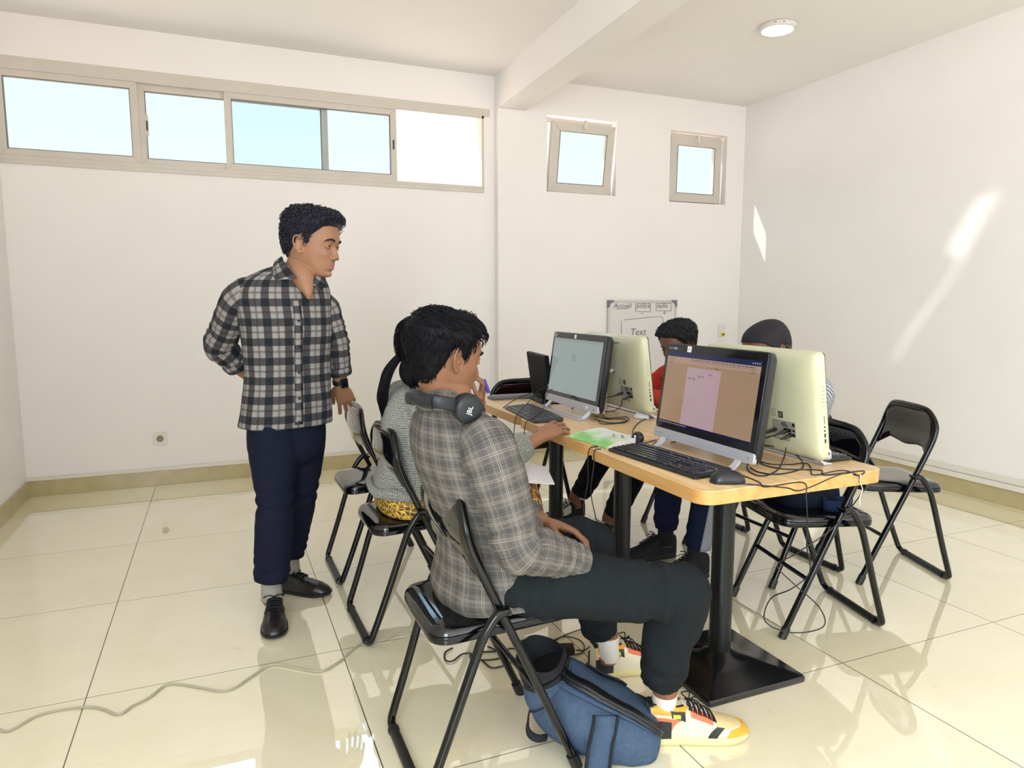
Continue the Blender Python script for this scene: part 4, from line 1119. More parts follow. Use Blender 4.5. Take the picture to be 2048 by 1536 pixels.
# ---- cloth materials
def uv_nodes(m):
    n = m.node_tree.nodes; L = m.node_tree.links; b = n['Principled BSDF']
    uv = n.new('ShaderNodeUVMap'); sp = n.new('ShaderNodeSeparateXYZ'); L.new(uv.outputs[0], sp.inputs[0])
    def M_(op, a, bb=None, c=None):
        q = n.new('ShaderNodeMath'); q.operation = op
        for i, v in enumerate((a, bb, c)):
            if v is None: continue
            if isinstance(v, (int, float)): q.inputs[i].default_value = v
            else: L.new(v, q.inputs[i])
        return q.outputs[0]
    return n, L, b, uv, sp, M_
def plaid(name, base, band, line, period, bw, lines, bandf=0.62, linef=0.7, dark=None):
    """check cloth: a soft band each period and thin lines at the given fractions"""
    m = bpy.data.materials.new(name); m.use_nodes = True
    n, L, b, uv, sp, M_ = uv_nodes(m)
    def axis(o, per):
        f = M_('FRACT', M_('ADD', M_('DIVIDE', o, per), 50.0))
        d = M_('ABSOLUTE', M_('SUBTRACT', f, 0.5))
        mr = n.new('ShaderNodeMapRange'); mr.interpolation_type = 'SMOOTHSTEP'
        mr.inputs['From Min'].default_value = bw / 2 + 0.02; mr.inputs['From Max'].default_value = bw / 2 - 0.02
        L.new(d, mr.inputs['Value'])
        ln = dk = None
        for (fr_, w_) in (dark[1] if dark else ()):
            q = M_('LESS_THAN', M_('ABSOLUTE', M_('SUBTRACT', f, fr_)), w_ / per)
            dk = q if dk is None else M_('MAXIMUM', dk, q)
        for (fr_, w_) in lines:
            q = M_('LESS_THAN', M_('ABSOLUTE', M_('SUBTRACT', f, fr_)), w_ / per)
            ln = q if ln is None else M_('MAXIMUM', ln, q)
        return mr.outputs[0], ln, dk
    bu, lu, du = axis(sp.outputs[0], period[0]); bv, lv, dv = axis(sp.outputs[1], period[1])
    def mix(fac, a, c):
        q = n.new('ShaderNodeMix'); q.data_type = 'RGBA'
        L.new(fac, q.inputs['Factor'])
        if isinstance(a, str): q.inputs['A'].default_value = rgb(a)
        else: L.new(a, q.inputs['A'])
        q.inputs['B'].default_value = rgb(c); return q.outputs['Result']
    c1 = mix(M_('MULTIPLY', bu, bandf), base, band)
    c2 = mix(M_('MULTIPLY', bv, bandf), c1, band)
    if dark: c2 = mix(M_('MULTIPLY', M_('MAXIMUM', du, dv), 0.65), c2, dark[0])
    c3 = mix(M_('MULTIPLY', M_('MAXIMUM', lu, lv), linef), c2, line)
    # slight yarn variation
    nzn = n.new('ShaderNodeTexNoise'); nzn.inputs['Scale'].default_value = 900; L.new(uv.outputs[0], nzn.inputs['Vector'])
    mr = n.new('ShaderNodeMapRange'); mr.inputs['To Min'].default_value = 0.84; mr.inputs['To Max'].default_value = 1.16; L.new(nzn.outputs['Fac'], mr.inputs['Value'])
    vm = n.new('ShaderNodeVectorMath'); vm.operation = 'SCALE'; L.new(c3, vm.inputs[0]); L.new(mr.outputs[0], vm.inputs['Scale'])
    L.new(vm.outputs[0], b.inputs['Base Color'])
    b.inputs['Roughness'].default_value = 0.9; b.inputs['Specular IOR Level'].default_value = 0.2; return m
def knit(name, base, dark, scale=(160.0, 110.0)):
    m = bpy.data.materials.new(name); m.use_nodes = True
    n, L, b, uv, sp, M_ = uv_nodes(m)
    su = M_('SINE', M_('MULTIPLY', sp.outputs[0], scale[0] * 2 * pi / 1.0))
    ph = M_('MULTIPLY', M_('ABSOLUTE', M_('SINE', M_('MULTIPLY', sp.outputs[0], scale[0] * pi))), 1.6)
    sv = M_('SINE', M_('ADD', M_('MULTIPLY', sp.outputs[1], scale[1] * 2 * pi), ph))
    h = M_('ADD', M_('MULTIPLY', su, 0.5), M_('MULTIPLY', sv, 0.5))
    nzn = n.new('ShaderNodeTexNoise'); nzn.inputs['Scale'].default_value = 120; L.new(uv.outputs[0], nzn.inputs['Vector'])
    h2 = M_('ADD', M_('MULTIPLY', h, 0.35), M_('MULTIPLY', nzn.outputs['Fac'], 1.1))
    r = n.new('ShaderNodeValToRGB'); e = r.color_ramp.elements; e[0].position = 0.25; e[0].color = rgb(dark); e[1].position = 0.75; e[1].color = rgb(base)
    L.new(h2, r.inputs[0]); L.new(r.outputs[0], b.inputs['Base Color'])
    bp = n.new('ShaderNodeBump'); bp.inputs['Strength'].default_value = 0.7; bp.inputs['Distance'].default_value = 0.003
    L.new(h, bp.inputs['Height']); L.new(bp.outputs[0], b.inputs['Normal'])
    b.inputs['Roughness'].default_value = 0.95; b.inputs['Specular IOR Level'].default_value = 0.15; b.inputs['Sheen Weight'].default_value = 0.2
    return m
def cloth(name, c, amt=0.06, rough=0.9):
    return mat(name, c, rough, spec=0.12, noise=(45, amt), bump=(900, 0.15, 0.001))

# ---- head ---------------------------------------------------------------
HEAD = [  # z, front, back, half width
    (0.1135, 0.010, 0.030, 0.012), (0.109, 0.040, 0.062, 0.040), (0.098, 0.062, 0.088, 0.057), (0.078, 0.079, 0.106, 0.069), (0.052, 0.089, 0.117, 0.0755),
    (0.026, 0.0935, 0.120, 0.0775), (0.004, 0.0885, 0.117, 0.0765), (-0.018, 0.0880, 0.109, 0.0735), (-0.038, 0.0890, 0.099, 0.0695), (-0.056, 0.0900, 0.088, 0.0650),
    (-0.074, 0.0880, 0.075, 0.0585), (-0.092, 0.0850, 0.058, 0.0500), (-0.106, 0.0820, 0.030, 0.0390), (-0.1135, 0.0680, -0.015, 0.0260), (-0.1165, 0.0450, -0.028, 0.010)]
def head_point(z, th, prof, grow=0.0):
    xf, xb, w = prof
    c, s = cos(th), sin(th)
    e = 2.25
    px = math.copysign(abs(c) ** (2 / e), c) * ((xf if c > 0 else xb) + grow)
    py = math.copysign(abs(s) ** (2 / e), s) * (w + grow)
    # narrower towards the front of the lower face
    if c > 0: py *= 1.0 - 0.10 * c * smoothstep(0.0, -0.09, z)
    return Vector((px, py, z))
def g2(a, b, sa, sb): return math.exp(-(a / sa) ** 2 - (b / sb) ** 2)
def face_mod(p, fem=0.0):
    x, y, z = p
    if x > 0.0:
        k = smoothstep(0.02, 0.06, x)
        ay = abs(y)
        dx = 0.0
        dx -= 0.013 * g2(ay - 0.031, z - 0.002, 0.014, 0.011)        # eye sockets
        dx += 0.0035 * g2(ay - 0.024, z - 0.024, 0.022, 0.008) * (1 - fem)   # brow ridge
        dx += 0.0055 * g2(ay - 0.044, z + 0.028, 0.016, 0.016)       # cheekbones
        dx -= 0.004 * g2(ay - 0.046, z + 0.062, 0.014, 0.018)        # hollow of the cheek
        dx += 0.0050 * g2(ay, z + 0.066, 0.021, 0.0055)              # upper lip
        dx += 0.0048 * g2(ay, z + 0.077, 0.018, 0.0055)              # lower lip
        dx -= 0.0030 * g2(ay, z + 0.0715, 0.024, 0.0022)             # mouth line
        dx -= 0.0055 * g2(ay, z + 0.089, 0.022, 0.006)               # under the lip
        dx += 0.0060 * g2(ay, z + 0.104, 0.016, 0.010)               # chin
        p = Vector((x + dx * k, y, z))
    return p
def head_rings(M, s=1.0, grow=0.0, n=64, steps=5, zmin=None, mod=True):
    vals = cat_vals([list(h) for h in HEAD], steps)
    rings = []
    for (z, xf, xb, w) in vals:
        ring = []
        for k in range(n):
            p = head_point(z, 2 * pi * k / n, (xf, xb, w), grow)
            if grow: p.z = z + grow * z / 0.115
            if mod: p = face_mod(p)
            ring.append(M @ (p * s))
        rings.append(ring)
    return rings
def build_head(mb, M, s=1.0):
    """adds skull, nose, ears to the skin mesh; M places the head (x = face, z = up, origin at eye level)"""
    mb.rings(head_rings(M, s))
    T = lambda x, y, z: M @ (Vector((x, y, z)) * s)
    # nose: bridge, tip and wings
    sec = [(0.086, 0.012, 0.0065, 0.010), (0.094, 0.000, 0.0070, 0.010), (0.101, -0.014, 0.0080, 0.012), (0.1075, -0.027, 0.0098, 0.014), (0.1095, -0.036, 0.0110, 0.013), (0.1030, -0.0440, 0.0110, 0.010), (0.092, -0.0475, 0.0085, 0.006)]
    vals = cat_vals([list(v) for v in sec], 4); rings = []
    for (x, z, w, d) in vals:
        rings.append([T(x - d * 0.5 + d * cos(2 * pi * k / 14) * 0.5 * 1.0 if cos(2 * pi * k / 14) > 0 else x - d * 0.5 + d * cos(2 * pi * k / 14) * 2.0, w * sin(2 * pi * k / 14) * (1.0 if cos(2 * pi * k / 14) > 0 else 1.5), z) for k in range(14)])
    mb.rings(rings)
    for sg in (-1, 1):
        mb.ball((0, 0, 0), 1.0, 12, 8, M=M @ Matrix.Translation(Vector((0.0945, sg * 0.0125, -0.0385)) * s) @ Matrix.Diagonal((0.011 * s, 0.0068 * s, 0.0078 * s, 1)))
        # lids
        for (dz, r, lift) in ((0.0072, 0.0036, 0.0035), (-0.0068, 0.0032, -0.002)):
            P = [T(0.0795 + 0.0065 * (1 - abs(q) ** 2) - abs(q) * 0.004, sg * (0.0315 + q * 0.0145), 0.0015 + dz * (1 - q * q) ** 0.5 * 0.9 + (0.0 if dz < 0 else 0.0005)) for q in (-1, -0.7, -0.35, 0, 0.35, 0.7, 1)]
            mb.tube(catmull(P, 3), r * s, 8)
        # ear: rim, lobe, bowl
        E0 = Matrix.Translation(Vector((-0.012, sg * 0.0765, -0.012)) * s)
        R_ = Matrix.Rotation(radians(-sg * 22), 4, 'Z') @ Matrix.Rotation(radians(-10), 4, 'Y')
        Em = M @ E0 @ R_
        P = [Em @ (Vector((x, sg * y, z)) * s) for x, y, z in ((0.010, 0.001, 0.014), (0.008, 0.006, 0.027), (-0.003, 0.010, 0.0345), (-0.015, 0.013, 0.030), (-0.020, 0.013, 0.015), (-0.018, 0.011, 0.000), (-0.012, 0.009, -0.014), (-0.004, 0.007, -0.026), (0.004, 0.004, -0.030), (0.009, 0.001, -0.022), (0.009, 0.000, -0.010))]
        mb.tube(catmull(P, 3), [0.0034 * s] * (10 * 3 + 1), 8)
        mb.ball((0, 0, 0), 1.0, 14, 8, M=Em @ Matrix.Translation(Vector((-0.005, sg * 0.004, 0.000)) * s) @ Matrix.Diagonal((0.012 * s, 0.0028 * s, 0.024 * s, 1)))
        mb.ball((0, 0, 0), 1.0, 10, 8, M=Em @ Matrix.Translation(Vector((0.002, sg * 0.006, -0.024)) * s) @ Matrix.Diagonal((0.006 * s, 0.004 * s, 0.007 * s, 1)))
        mb.ball((0, 0, 0), 1.0, 10, 8, M=Em @ Matrix.Translation(Vector((0.009, sg * 0.006, 0.000)) * s) @ Matrix.Diagonal((0.004 * s, 0.004 * s, 0.006 * s, 1)))
def pb(mb, name, m, parent, **k):
    o = mb.build(name, m, parent, **k)
    if parent.type == 'EMPTY': o.location = -parent.location
    return o
m_eye = mat('eye_white', 'a89e98', 0.35)
m_iris = mat('dark_brown_iris', '1f120c', 0.15)
def face_parts(parent, M, s, m_hair, m_lip, brow=1.0):
    for sg in (-1, 1):
        e = pb(MB().ball((0, 0, 0), 1.0, 18, 12, M=M @ Matrix.Translation(Vector((0.0720, sg * 0.0310, 0.0015)) * s) @ Matrix.Diagonal((0.0118 * s,) * 3 + (1,))), 'eye', m_eye, parent, smooth=180)
        MB().ball((0, 0, 0), 1.0, 16, 10, M=M @ Matrix.Translation(Vector((0.0778, sg * 0.0308, 0.0008)) * s) @ Matrix.Diagonal((0.0074 * s,) * 3 + (1,))).build('iris', m_iris, e, smooth=180)
        if brow:
            P = [M @ (Vector((0.0905 + dx, sg * y, z)) * s) for dx, y, z in ((0.0010, 0.012, 0.0215), (0.0030, 0.022, 0.0250), (0.0000, 0.034, 0.0270), (-0.0070, 0.046, 0.0235), (-0.0165, 0.053, 0.0170))]
            pb(MB().tube(catmull(P, 3), [v[0] * s * brow for v in cat_vals([[0.0030], [0.0044], [0.0042], [0.0032], [0.0016]], 3)], 8), 'eyebrow', m_hair, parent)
    b = MB()
    for z, r, w in ((-0.0665, 0.0034, 0.0215), (-0.0765, 0.0040, 0.0190)):
        P = [M @ (Vector((0.0905 - 0.010 * (q * q) , q * w, z + (0.0018 * (1 - q * q) if z > -0.07 else -0.0012 * (1 - q * q)))) * s) for q in (-1, -0.66, -0.33, 0, 0.33, 0.66, 1)]
        b.tube(catmull(P, 3), [v[0] * s for v in cat_vals([[0.0012], [r * 0.85], [r], [r * 0.92], [r], [r * 0.85], [0.0012]], 3)], 8)
    pb(b, 'lips', m_lip, parent)
def hairline(x, y=0.0, low=-0.060):
    """lowest z that carries hair for a given head-local x"""
    pts = [(-0.20, low), (-0.085, low), (-0.055, low + 0.012), (-0.036, -0.020), (-0.026, 0.016), (-0.008, 0.026), (0.004, 0.010), (0.010, -0.012), (0.020, -0.010), (0.026, 0.022), (0.046, 0.046), (0.060, 0.066), (0.075, 0.074), (0.20, 0.080)]
    for (x0, z0), (x1, z1) in zip(pts, pts[1:]):
        if x <= x1: return z0 + (z1 - z0) * (x - x0) / (x1 - x0)
    return 0.08
def scalp(M, s, thick, n=96, steps=8, low=-0.060, line=None):
    """hair cap: list of grid quads; thick(p) gives the thickness in metres at head-local p"""
    vals = cat_vals([list(h) for h in HEAD], steps)
    grid = []
    hl = line or hairline
    for (z, xf, xb, w) in vals:
        row = []
        for k in range(n):
            p0 = head_point(z, 2 * pi * k / n, (xf, xb, w))
            h = hl(p0.x, p0.y, low)
            row.append((p0, p0.z - h))
        grid.append(row)
    vs = []; idx = {}; fs = []
    rows = len(grid)
    def nrm(p): return Vector((p.x / 0.10 ** 2, p.y / 0.075 ** 2, p.z / 0.112 ** 2)).normalized()
    def vert(j, k):
        k %= n
        if (j, k) in idx: return idx[(j, k)]
        p, d = grid[j][k]
        t = smoothstep(-0.004, 0.022, d)
        h = thick(p) * t - 0.0035 * (1 - t)
        idx[(j, k)] = len(vs); vs.append(M @ ((p + nrm(p) * h) * s)); return idx[(j, k)]
    for j in range(rows - 1):
        for k in range(n):
            dd = [grid[j][k][1], grid[j][(k + 1) % n][1], grid[j + 1][k][1], grid[j + 1][(k + 1) % n][1]]
            if max(dd) < -0.010: continue
            fs.append((vert(j, k), vert(j, k + 1), vert(j + 1, k + 1), vert(j + 1, k)))
    # close the crown
    fs.append(tuple(vert(0, k) for k in range(n))[::-1])
    return vs, fs, grid, nrm
def strands(mb, M, s, grid, nrm, thick, count, length, direction, r=0.0011, curl=0.0, seed=1, nseg=6, lift=0.0, minz=0.0):
    """short hair strands growing off the cap; direction(p) is head-local"""
    rnd = random.Random(seed)
    rows = len(grid); n = len(grid[0])
    cells = [(j, k) for j in range(1, rows) for k in range(n) if grid[j][k][1] > minz]
    for c in range(count):
        j, k = rnd.choice(cells); p, d = grid[j][k]
        # thin out the crowded crown rows
        if rnd.random() > min(1.0, (p.x ** 2 + p.y ** 2) ** 0.5 / 0.05 + 0.05): continue
        nn = nrm(p); dr = direction(p, rnd); dr = (dr - nn * dr.dot(nn))
        if dr.length < 1e-6: dr = nn.orthogonal()
        dr.normalize(); side = nn.cross(dr)
        L0 = length(p, rnd); P = []
        ph = rnd.uniform(0, 2 * pi); tw = rnd.choice((-1, 1))
        q = p + nn * (thick(p) * 0.55)
        for i in range(nseg + 1):
            t = i / nseg
            rise = thick(p) * 0.55 * sin(pi * min(1, t * 1.1)) + lift * t
            off = dr * (L0 * t) + nn * rise
            if curl: off = dr * (L0 * t * 0.55) + nn * (rise + curl * (1 - cos(ph + tw * t * 4.6)) * 0.5) + side * (curl * sin(ph + tw * t * 4.6))
            qq = q + off
            # stay outside the head
            P.append(M @ (qq * s))
        mb.tube(P, [r * s * (1.0 - 0.75 * (i / nseg) ** 2) for i in range(nseg + 1)], 4, cap=False)

# ---- hands --------------------------------------------------------------
def build_hand(mb, M, side=1, curls=((20, 25, 15),) * 4, thumb=((0.45, 0.75, -0.35), (0.75, 0.45, -0.3)), spread=4.0, s=1.0):
    """local x = towards the fingertips, z = back of the hand, thumb on +y*side. Returns local->world of the palm."""
    T = lambda x, y, z: M @ (Vector((x, y * side, z)) * s)
    sec = [(-0.010, 0.0265, 0.0185, 0.0), (0.008, 0.0280, 0.0185, 0.0), (0.030, 0.0355, 0.0175, 0.001), (0.055, 0.0405, 0.0155, 0.0015), (0.078, 0.0410, 0.0130, 0.001), (0.092, 0.0385, 0.0105, 0.000)]
    rings = []
    for (x, a, b, zc) in cat_vals([list(v) for v in sec], 3):
        rings.append([T(x, a * math.copysign(abs(cos(t)) ** 0.8, cos(t)), zc + b * math.copysign(abs(sin(t)) ** 0.8, sin(t))) for t in [2 * pi * k / 20 for k in range(20)]])
    mb.rings(rings)
    spec = [((0.0885, 0.0315, 0.000), (0.0415, 0.0245, 0.0210), 0.0088, 1.5), ((0.0935, 0.0105, 0.0015), (0.0455, 0.0285, 0.0225), 0.0089, 0.5), ((0.0900, -0.0105, 0.0010), (0.0420, 0.0265, 0.0220), 0.0085, -0.5), ((0.0820, -0.0300, -0.001), (0.0330, 0.0200, 0.0200), 0.0076, -1.6)]
    tips = []
    for (bx, by, bz), segs, r, sp in [x for x in spec]:
        c = curls[spec.index(((bx, by, bz), segs, r, sp))]
        az = radians(sp * spread); ang = 0.0
        P = [Vector((bx - 0.028, by * 0.9, bz)), Vector((bx, by, bz))]
        for L0, dc in zip(segs, c):
            ang += radians(dc)
            d = Vector((cos(ang) * cos(az), cos(ang) * sin(az), -sin(ang)))
            P.append(P[-1] + d * L0 * 0.5); P.append(P[-1] + d * L0 * 0.5)
        RR = [r * 1.02, r * 1.10, r * 0.98, r * 1.03, r * 0.92, r * 0.96, r * 0.88, r * 0.62]
        PP = catmull([T(*p) for p in P], 3)
        rr = [v[0] * s for v in cat_vals([[q] for q in RR], 3)]
        mb.tube(PP, rr, 12)
        mb.ball(PP[-1], rr[-1] * 1.02, 10, 6)
        tips.append(PP[-1])
    # thumb
    d1 = Vector(thumb[0]).normalized(); d2 = Vector(thumb[1]).normalized()
    p0 = Vector((0.012, 0.018, -0.004)); p1 = p0 + Vector((0.012, 0.016, -0.006)); p2 = p1 + d1 * 0.036; p3 = p2 + d2 * 0.030; p4 = p3 + (d2 * 0.9 + d1 * 0.1) * 0.024
    PP = catmull([T(*p) for p in (p0, p1, p2, p3, p4)], 4)
    rr = [v[0] * s for v in cat_vals([[0.0165], [0.0150], [0.0112], [0.0100], [0.0070]], 4)]
    mb.tube(PP, rr, 12); mb.ball(PP[-1], rr[-1], 10, 6)
    return tips
def frame(o, x, z):
    """matrix with local x along x and local z as near z as possible"""
    x = Vector(x).normalized(); z = Vector(z); z = (z - x * z.dot(x)).normalized(); y = z.cross(x)
    m = Matrix((x, y, z)).transposed().to_4x4(); m.translation = o
    return m
def skin_mat(name, c):
    return mat(name, c, 0.48, spec=0.35, noise=(18, 0.05), bump=(260, 0.10, 0.0008), sss=0.06)

# ---- shoes --------------------------------------------------------------
def shoe_surface(kind):
    """returns S(s, t): s 0 heel .. 1 toe, t -1 outer edge .. 0 top .. 1 inner edge; local metres, x forward, z up"""
    if kind == 'sneaker':
        W = [(0, 0.031), (0.12, 0.037), (0.35, 0.0385), (0.6, 0.046), (0.78, 0.0475), (0.92, 0.039), (1.0, 0.020)]
        Hh = [(0, 0.112), (0.10, 0.118), (0.25, 0.108), (0.38, 0.112), (0.52, 0.092), (0.68, 0.066), (0.84, 0.053), (0.95, 0.042), (1.0, 0.030)]
        L0, base = 0.292, 0.024
    else:
        W = [(0, 0.026), (0.12, 0.033), (0.35, 0.034), (0.6, 0.0445), (0.78, 0.046), (0.92, 0.036), (1.0, 0.016)]
        Hh = [(0, 0.080), (0.10, 0.084), (0.25, 0.084), (0.38, 0.088), (0.50, 0.080), (0.64, 0.064), (0.80, 0.054), (0.94, 0.040), (1.0, 0.026)]
        L0, base = 0.288, 0.016
    def itp(T_, s):
        for (a, x), (b, y) in zip(T_, T_[1:]):
            if s <= b:
                t = (s - a) / (b - a); t = t * t * (3 - 2 * t) * 0.5 + t * 0.5
                return x + (y - x) * t
        return T_[-1][1]
    def S(s, t, out=0.0):
        w = itp(W, s) + out; h = itp(Hh, s) + out
        a = t * pi / 2 * 1.0
        q = smoothstep(0.42, 0.26, s)
        y = w * math.copysign(abs(sin(a)) ** (0.75 - 0.33 * q), a) * (1 - 0.10 * (cos(a) ** 2))
        z = base + (h - base) * (abs(cos(a)) ** (0.72 - 0.40 * q))
        bend = 0.012 * sin(pi * s) if s > 0.3 else 0.012 * sin(pi * 0.3) * s / 0.3
        return Vector((L0 * s + out * (1 if s > 0.95 else (-1 if s < 0.05 else 0)), y - bend * 0.0, z))
    return S, L0, base, (lambda s: itp(W, s)), (lambda s: itp(Hh, s))
def patch(mb, S, M, s0, s1, t0, t1, out, ns=8, nt=6, sfun=None):
    """a thin raised panel on the shoe surface; s0/s1 may be functions of t"""
    f0 = s0 if callable(s0) else (lambda t: s0); f1 = s1 if callable(s1) else (lambda t: s1)
    top = []; bot = []
    for j in range(nt + 1):
        t = t0 + (t1 - t0) * j / nt
        top.append([M @ S(f0(t) + (f1(t) - f0(t)) * i / ns, t, out) for i in range(ns + 1)])
        bot.append([M @ S(f0(t) + (f1(t) - f0(t)) * i / ns, t, -0.001) for i in range(ns + 1)])
    mb.rings([a + b[::-1] for a, b in zip(top, bot)])
def make_shoe(parent, M, kind, mats, flip=1, laces=True):
    """M places the shoe: origin under the heel, x to the toe, z up; flip mirrors the details"""
    S, L0, base, W, Hh = shoe_surface(kind)
    if flip < 0:
        S0 = S
        S = lambda s, t, out=0.0: Vector((S0(s, t, out).x, -S0(s, t, out).y, S0(s, t, out).z))
    def pbm(mb, name, m, par, **k):
        o = mb.build(name, m, par, **k)
        if par.type == 'EMPTY': o.location = -par.location
        return o
    # upper
    ns, nt_ = 26, 22
    rings = []
    for i in range(ns + 1):
        s = 0.004 + 0.992 * i / ns
        ring = [M @ S(s, -1 + 2 * j / nt_) for j in range(nt_ + 1)]
        w = W(s) * 0.96; p0 = S(s, 0).x
        ring += [M @ Vector((p0, (w - 2 * w * j / 6), base - 0.004)) for j in range(1, 6)] if flip > 0 else [M @ Vector((p0, -(w - 2 * w * j / 6), base - 0.004)) for j in range(1, 6)]
        rings.append(ring)
    up = pbm(MB().rings(rings), 'shoe', mats['upper'], parent, smooth=70)
    # sole
    n = 40; out = []
    for k in range(n):
        a = 2 * pi * k / n
        s = 0.5 + 0.5 * cos(a); w = W(max(0.0, min(1.0, s)))
        out.append((s * L0, math.copysign(1, sin(a)) * w * (abs(sin(a)) ** 0.0 if abs(sin(a)) > 0.3 else abs(sin(a) / 0.3) ** 0.6), s))
    def lvl(g, f, lift=0.0):
        r = []
        for x, y, s in out:
            cx = L0 * 0.5
            toe = 0.012 * smoothstep(0.80, 1.0, s) * (1 if kind == 'sneaker' else 0.7)
            r.append(M @ Vector((cx + (x - cx) * (1 + g / (L0 * 0.5)), y * (1 + g / 0.045), base * f + toe * (0.35 + 0.65 * (1 - f)) + lift)))
        return r
    if kind == 'sneaker': soles = [(-0.006, 0.0), (0.001, 0.08), (0.0045, 0.3), (0.0045, 0.62), (0.002, 0.95), (0.001, 1.12), (-0.004, 1.14)]
    else: soles = [(-0.006, 0.0), (0.001, 0.05), (0.004, 0.25), (0.0055, 0.75), (0.0055, 0.95), (0.001, 1.05), (-0.004, 1.06)]
    pbm(MB().rings([lvl(g, f) for g, f in soles]), 'sole', mats['sole'], up, smooth=50)
    for (nm, m, s0, s1, t0, t1, o_) in mats.get('patches', []):
        b = MB(); patch(b, S, M, s0, s1, t0, t1, o_); pbm(b, nm, m, up, smooth=60)
    if laces:
        b = MB(); l0, l1, cnt = mats.get('lace_range', (0.34, 0.58, 5))
        for i in range(cnt):
            s = l0 + (l1 - l0) * i / (cnt - 1)
            for d in (0.012, -0.012):
                P = [M @ S(s + d * (t / 0.42), t, 0.0045) for t in (-0.42, -0.2, 0.0, 0.2, 0.42)]
                b.tube(catmull(P, 3), 0.0024, 6)
        # the bow
        c = S(l0, 0.0, 0.010)
        for sg in (-1, 1):
            P = [c, c + Vector((0.010, sg * 0.020, 0.010)), c + Vector((0.004, sg * 0.040, 0.000)), c + Vector((-0.012, sg * 0.030, 0.001)), c]
            b.tube([M @ p for p in catmull(P, 4)], 0.0019, 5)
            P = [c, c + Vector((0.022, sg * 0.012, 0.000)), c + Vector((0.030, sg * 0.030, -0.014))]
            b.tube([M @ p for p in catmull(P, 4)], 0.0019, 5)
        pbm(b, 'laces', mats['lace'], up, smooth=70)
    return up
m_ox = mat('black_leather', '191617', 0.3, spec=0.5, noise=(20, 0.15), bump=(120, 0.08, 0.001))
m_oxs = mat('black_rubber_sole', '101010', 0.55)
m_lace_blk = mat('black_lace', '101010', 0.8)
OXFORD = dict(upper=m_ox, sole=m_oxs, lace=m_lace_blk, lace_range=(0.36, 0.56, 5), patches=[('toe_cap_seam', m_ox, 0.655, 0.672, -0.86, 0.86, 0.0014), ('facing', m_ox, lambda t: 0.30, lambda t: 0.60 - 0.05 * abs(t), -0.62, -0.16, 0.0022), ('facing', m_ox, lambda t: 0.30, lambda t: 0.60 - 0.05 * abs(t), 0.16, 0.62, 0.0022)])
m_cream_l = mat('cream_leather', 'dcd4b8', 0.5, bump=(300, 0.08, 0.0005)); m_yel = mat('amber_leather', 'e2a02a', 0.5); m_ora = mat('coral_leather', 'dd6f4c', 0.55)
m_drk = mat('dark_charcoal_leather', '1d2423', 0.5); m_lime = mat('lime_patch', 'b9c53a', 0.5); m_sole_c = mat('cream_rubber_sole', 'dfd19a', 0.5, noise=(30, 0.03))
m_toe = mat('perforated_beige_leather', 'd6c08e', 0.55)
def sneaker_patches():
    L = []
    for sg in (-1, 1):
        r = lambda a, b: (min(sg * a, sg * b), max(sg * a, sg * b))
        t = r(0.18, 0.72); L.append(('collar_panel', m_yel, 0.02, lambda q: 0.40 - 0.10 * abs(q), t[0], t[1], 0.0022))
        t = r(0.22, 0.60); L.append(('eyestay', m_ora, 0.40, 0.62, t[0], t[1], 0.0030))
        t = r(0.50, 0.80); L.append(('side_patch', m_drk, lambda q: 0.16 + 0.06 * abs(q), lambda q: 0.34, t[0], t[1], 0.0034))
        t = r(0.66, 0.80); L.append(('side_emblem', m_lime, 0.215, 0.290, t[0], t[1], 0.0046))
        t = r(0.83, 0.99); L.append(('heel_stripe', m_ora, 0.03, lambda q: 0.30 - 0.6 * (abs(q) - 0.83), t[0], t[1], 0.0030))
        t = r(0.90, 1.0); L.append(('heel_panel', m_drk, 0.0, lambda q: 0.20, t[0], t[1], 0.0036))
        t = r(0.60, 0.99); L.append(('side_wing', m_drk, lambda q: 0.66 - 0.25 * (abs(q) - 0.60), lambda q: 0.735 - 0.22 * (abs(q) - 0.60), t[0], t[1], 0.0036))
    L.append(('toe_rim', m_yel, lambda q: 0.745 + 0.21 * (1 - min(1, abs(q) / 0.75) ** 2.2), lambda q: 0.995, -0.99, 0.99, 0.0026))
    L.append(('toe_box', m_toe, lambda q: 0.66, lambda q: 0.93 - 0.17 * min(1, abs(q) / 0.62) ** 2.2, -0.60, 0.60, 0.0018))
    L.append(('heel_tab', m_drk, 0.0, 0.045, -0.30, 0.30, 0.006))
    L.append(('collar_edge', m_drk, lambda q: 0.015 + 0.03 * abs(q), lambda q: 0.34 - 0.02 * abs(q), -0.22, -0.14, 0.005))
    L.append(('collar_edge', m_drk, lambda q: 0.015 + 0.03 * abs(q), lambda q: 0.34 - 0.02 * abs(q), 0.14, 0.22, 0.005))
    L.append(('tongue', mat('white_tongue', 'dcd6c8', 0.7), 0.33, 0.62, -0.20, 0.20, 0.0022))
    return L
SNEAKER = dict(upper=m_cream_l, sole=m_sole_c, lace=m_lace_blk, lace_range=(0.40, 0.64, 6), patches=sneaker_patches())
DARKSNK = dict(upper=mat('black_knit_shoe', '141516', 0.85), sole=mat('black_foam_sole', '1b1c1c', 0.7, noise=(60, 0.2)), lace=m_lace_blk, lace_range=(0.38, 0.60, 5), patches=[])
DARKSNK2 = dict(upper=mat('black_canvas_shoe', '151517', 0.85), sole=mat('striped_rubber_sole', '34302f', 0.6), lace=mat('pale_lace', 'b8b4b0', 0.8), lace_range=(0.38, 0.60, 5), patches=[('side_stripe', mat('white_stripe', 'c9c6c2', 0.6), 0.34, 0.52, 0.5, 0.9, 0.003), ('side_stripe', mat('white_stripe', 'c9c6c2', 0.6), 0.34, 0.52, -0.9, -0.5, 0.003)])
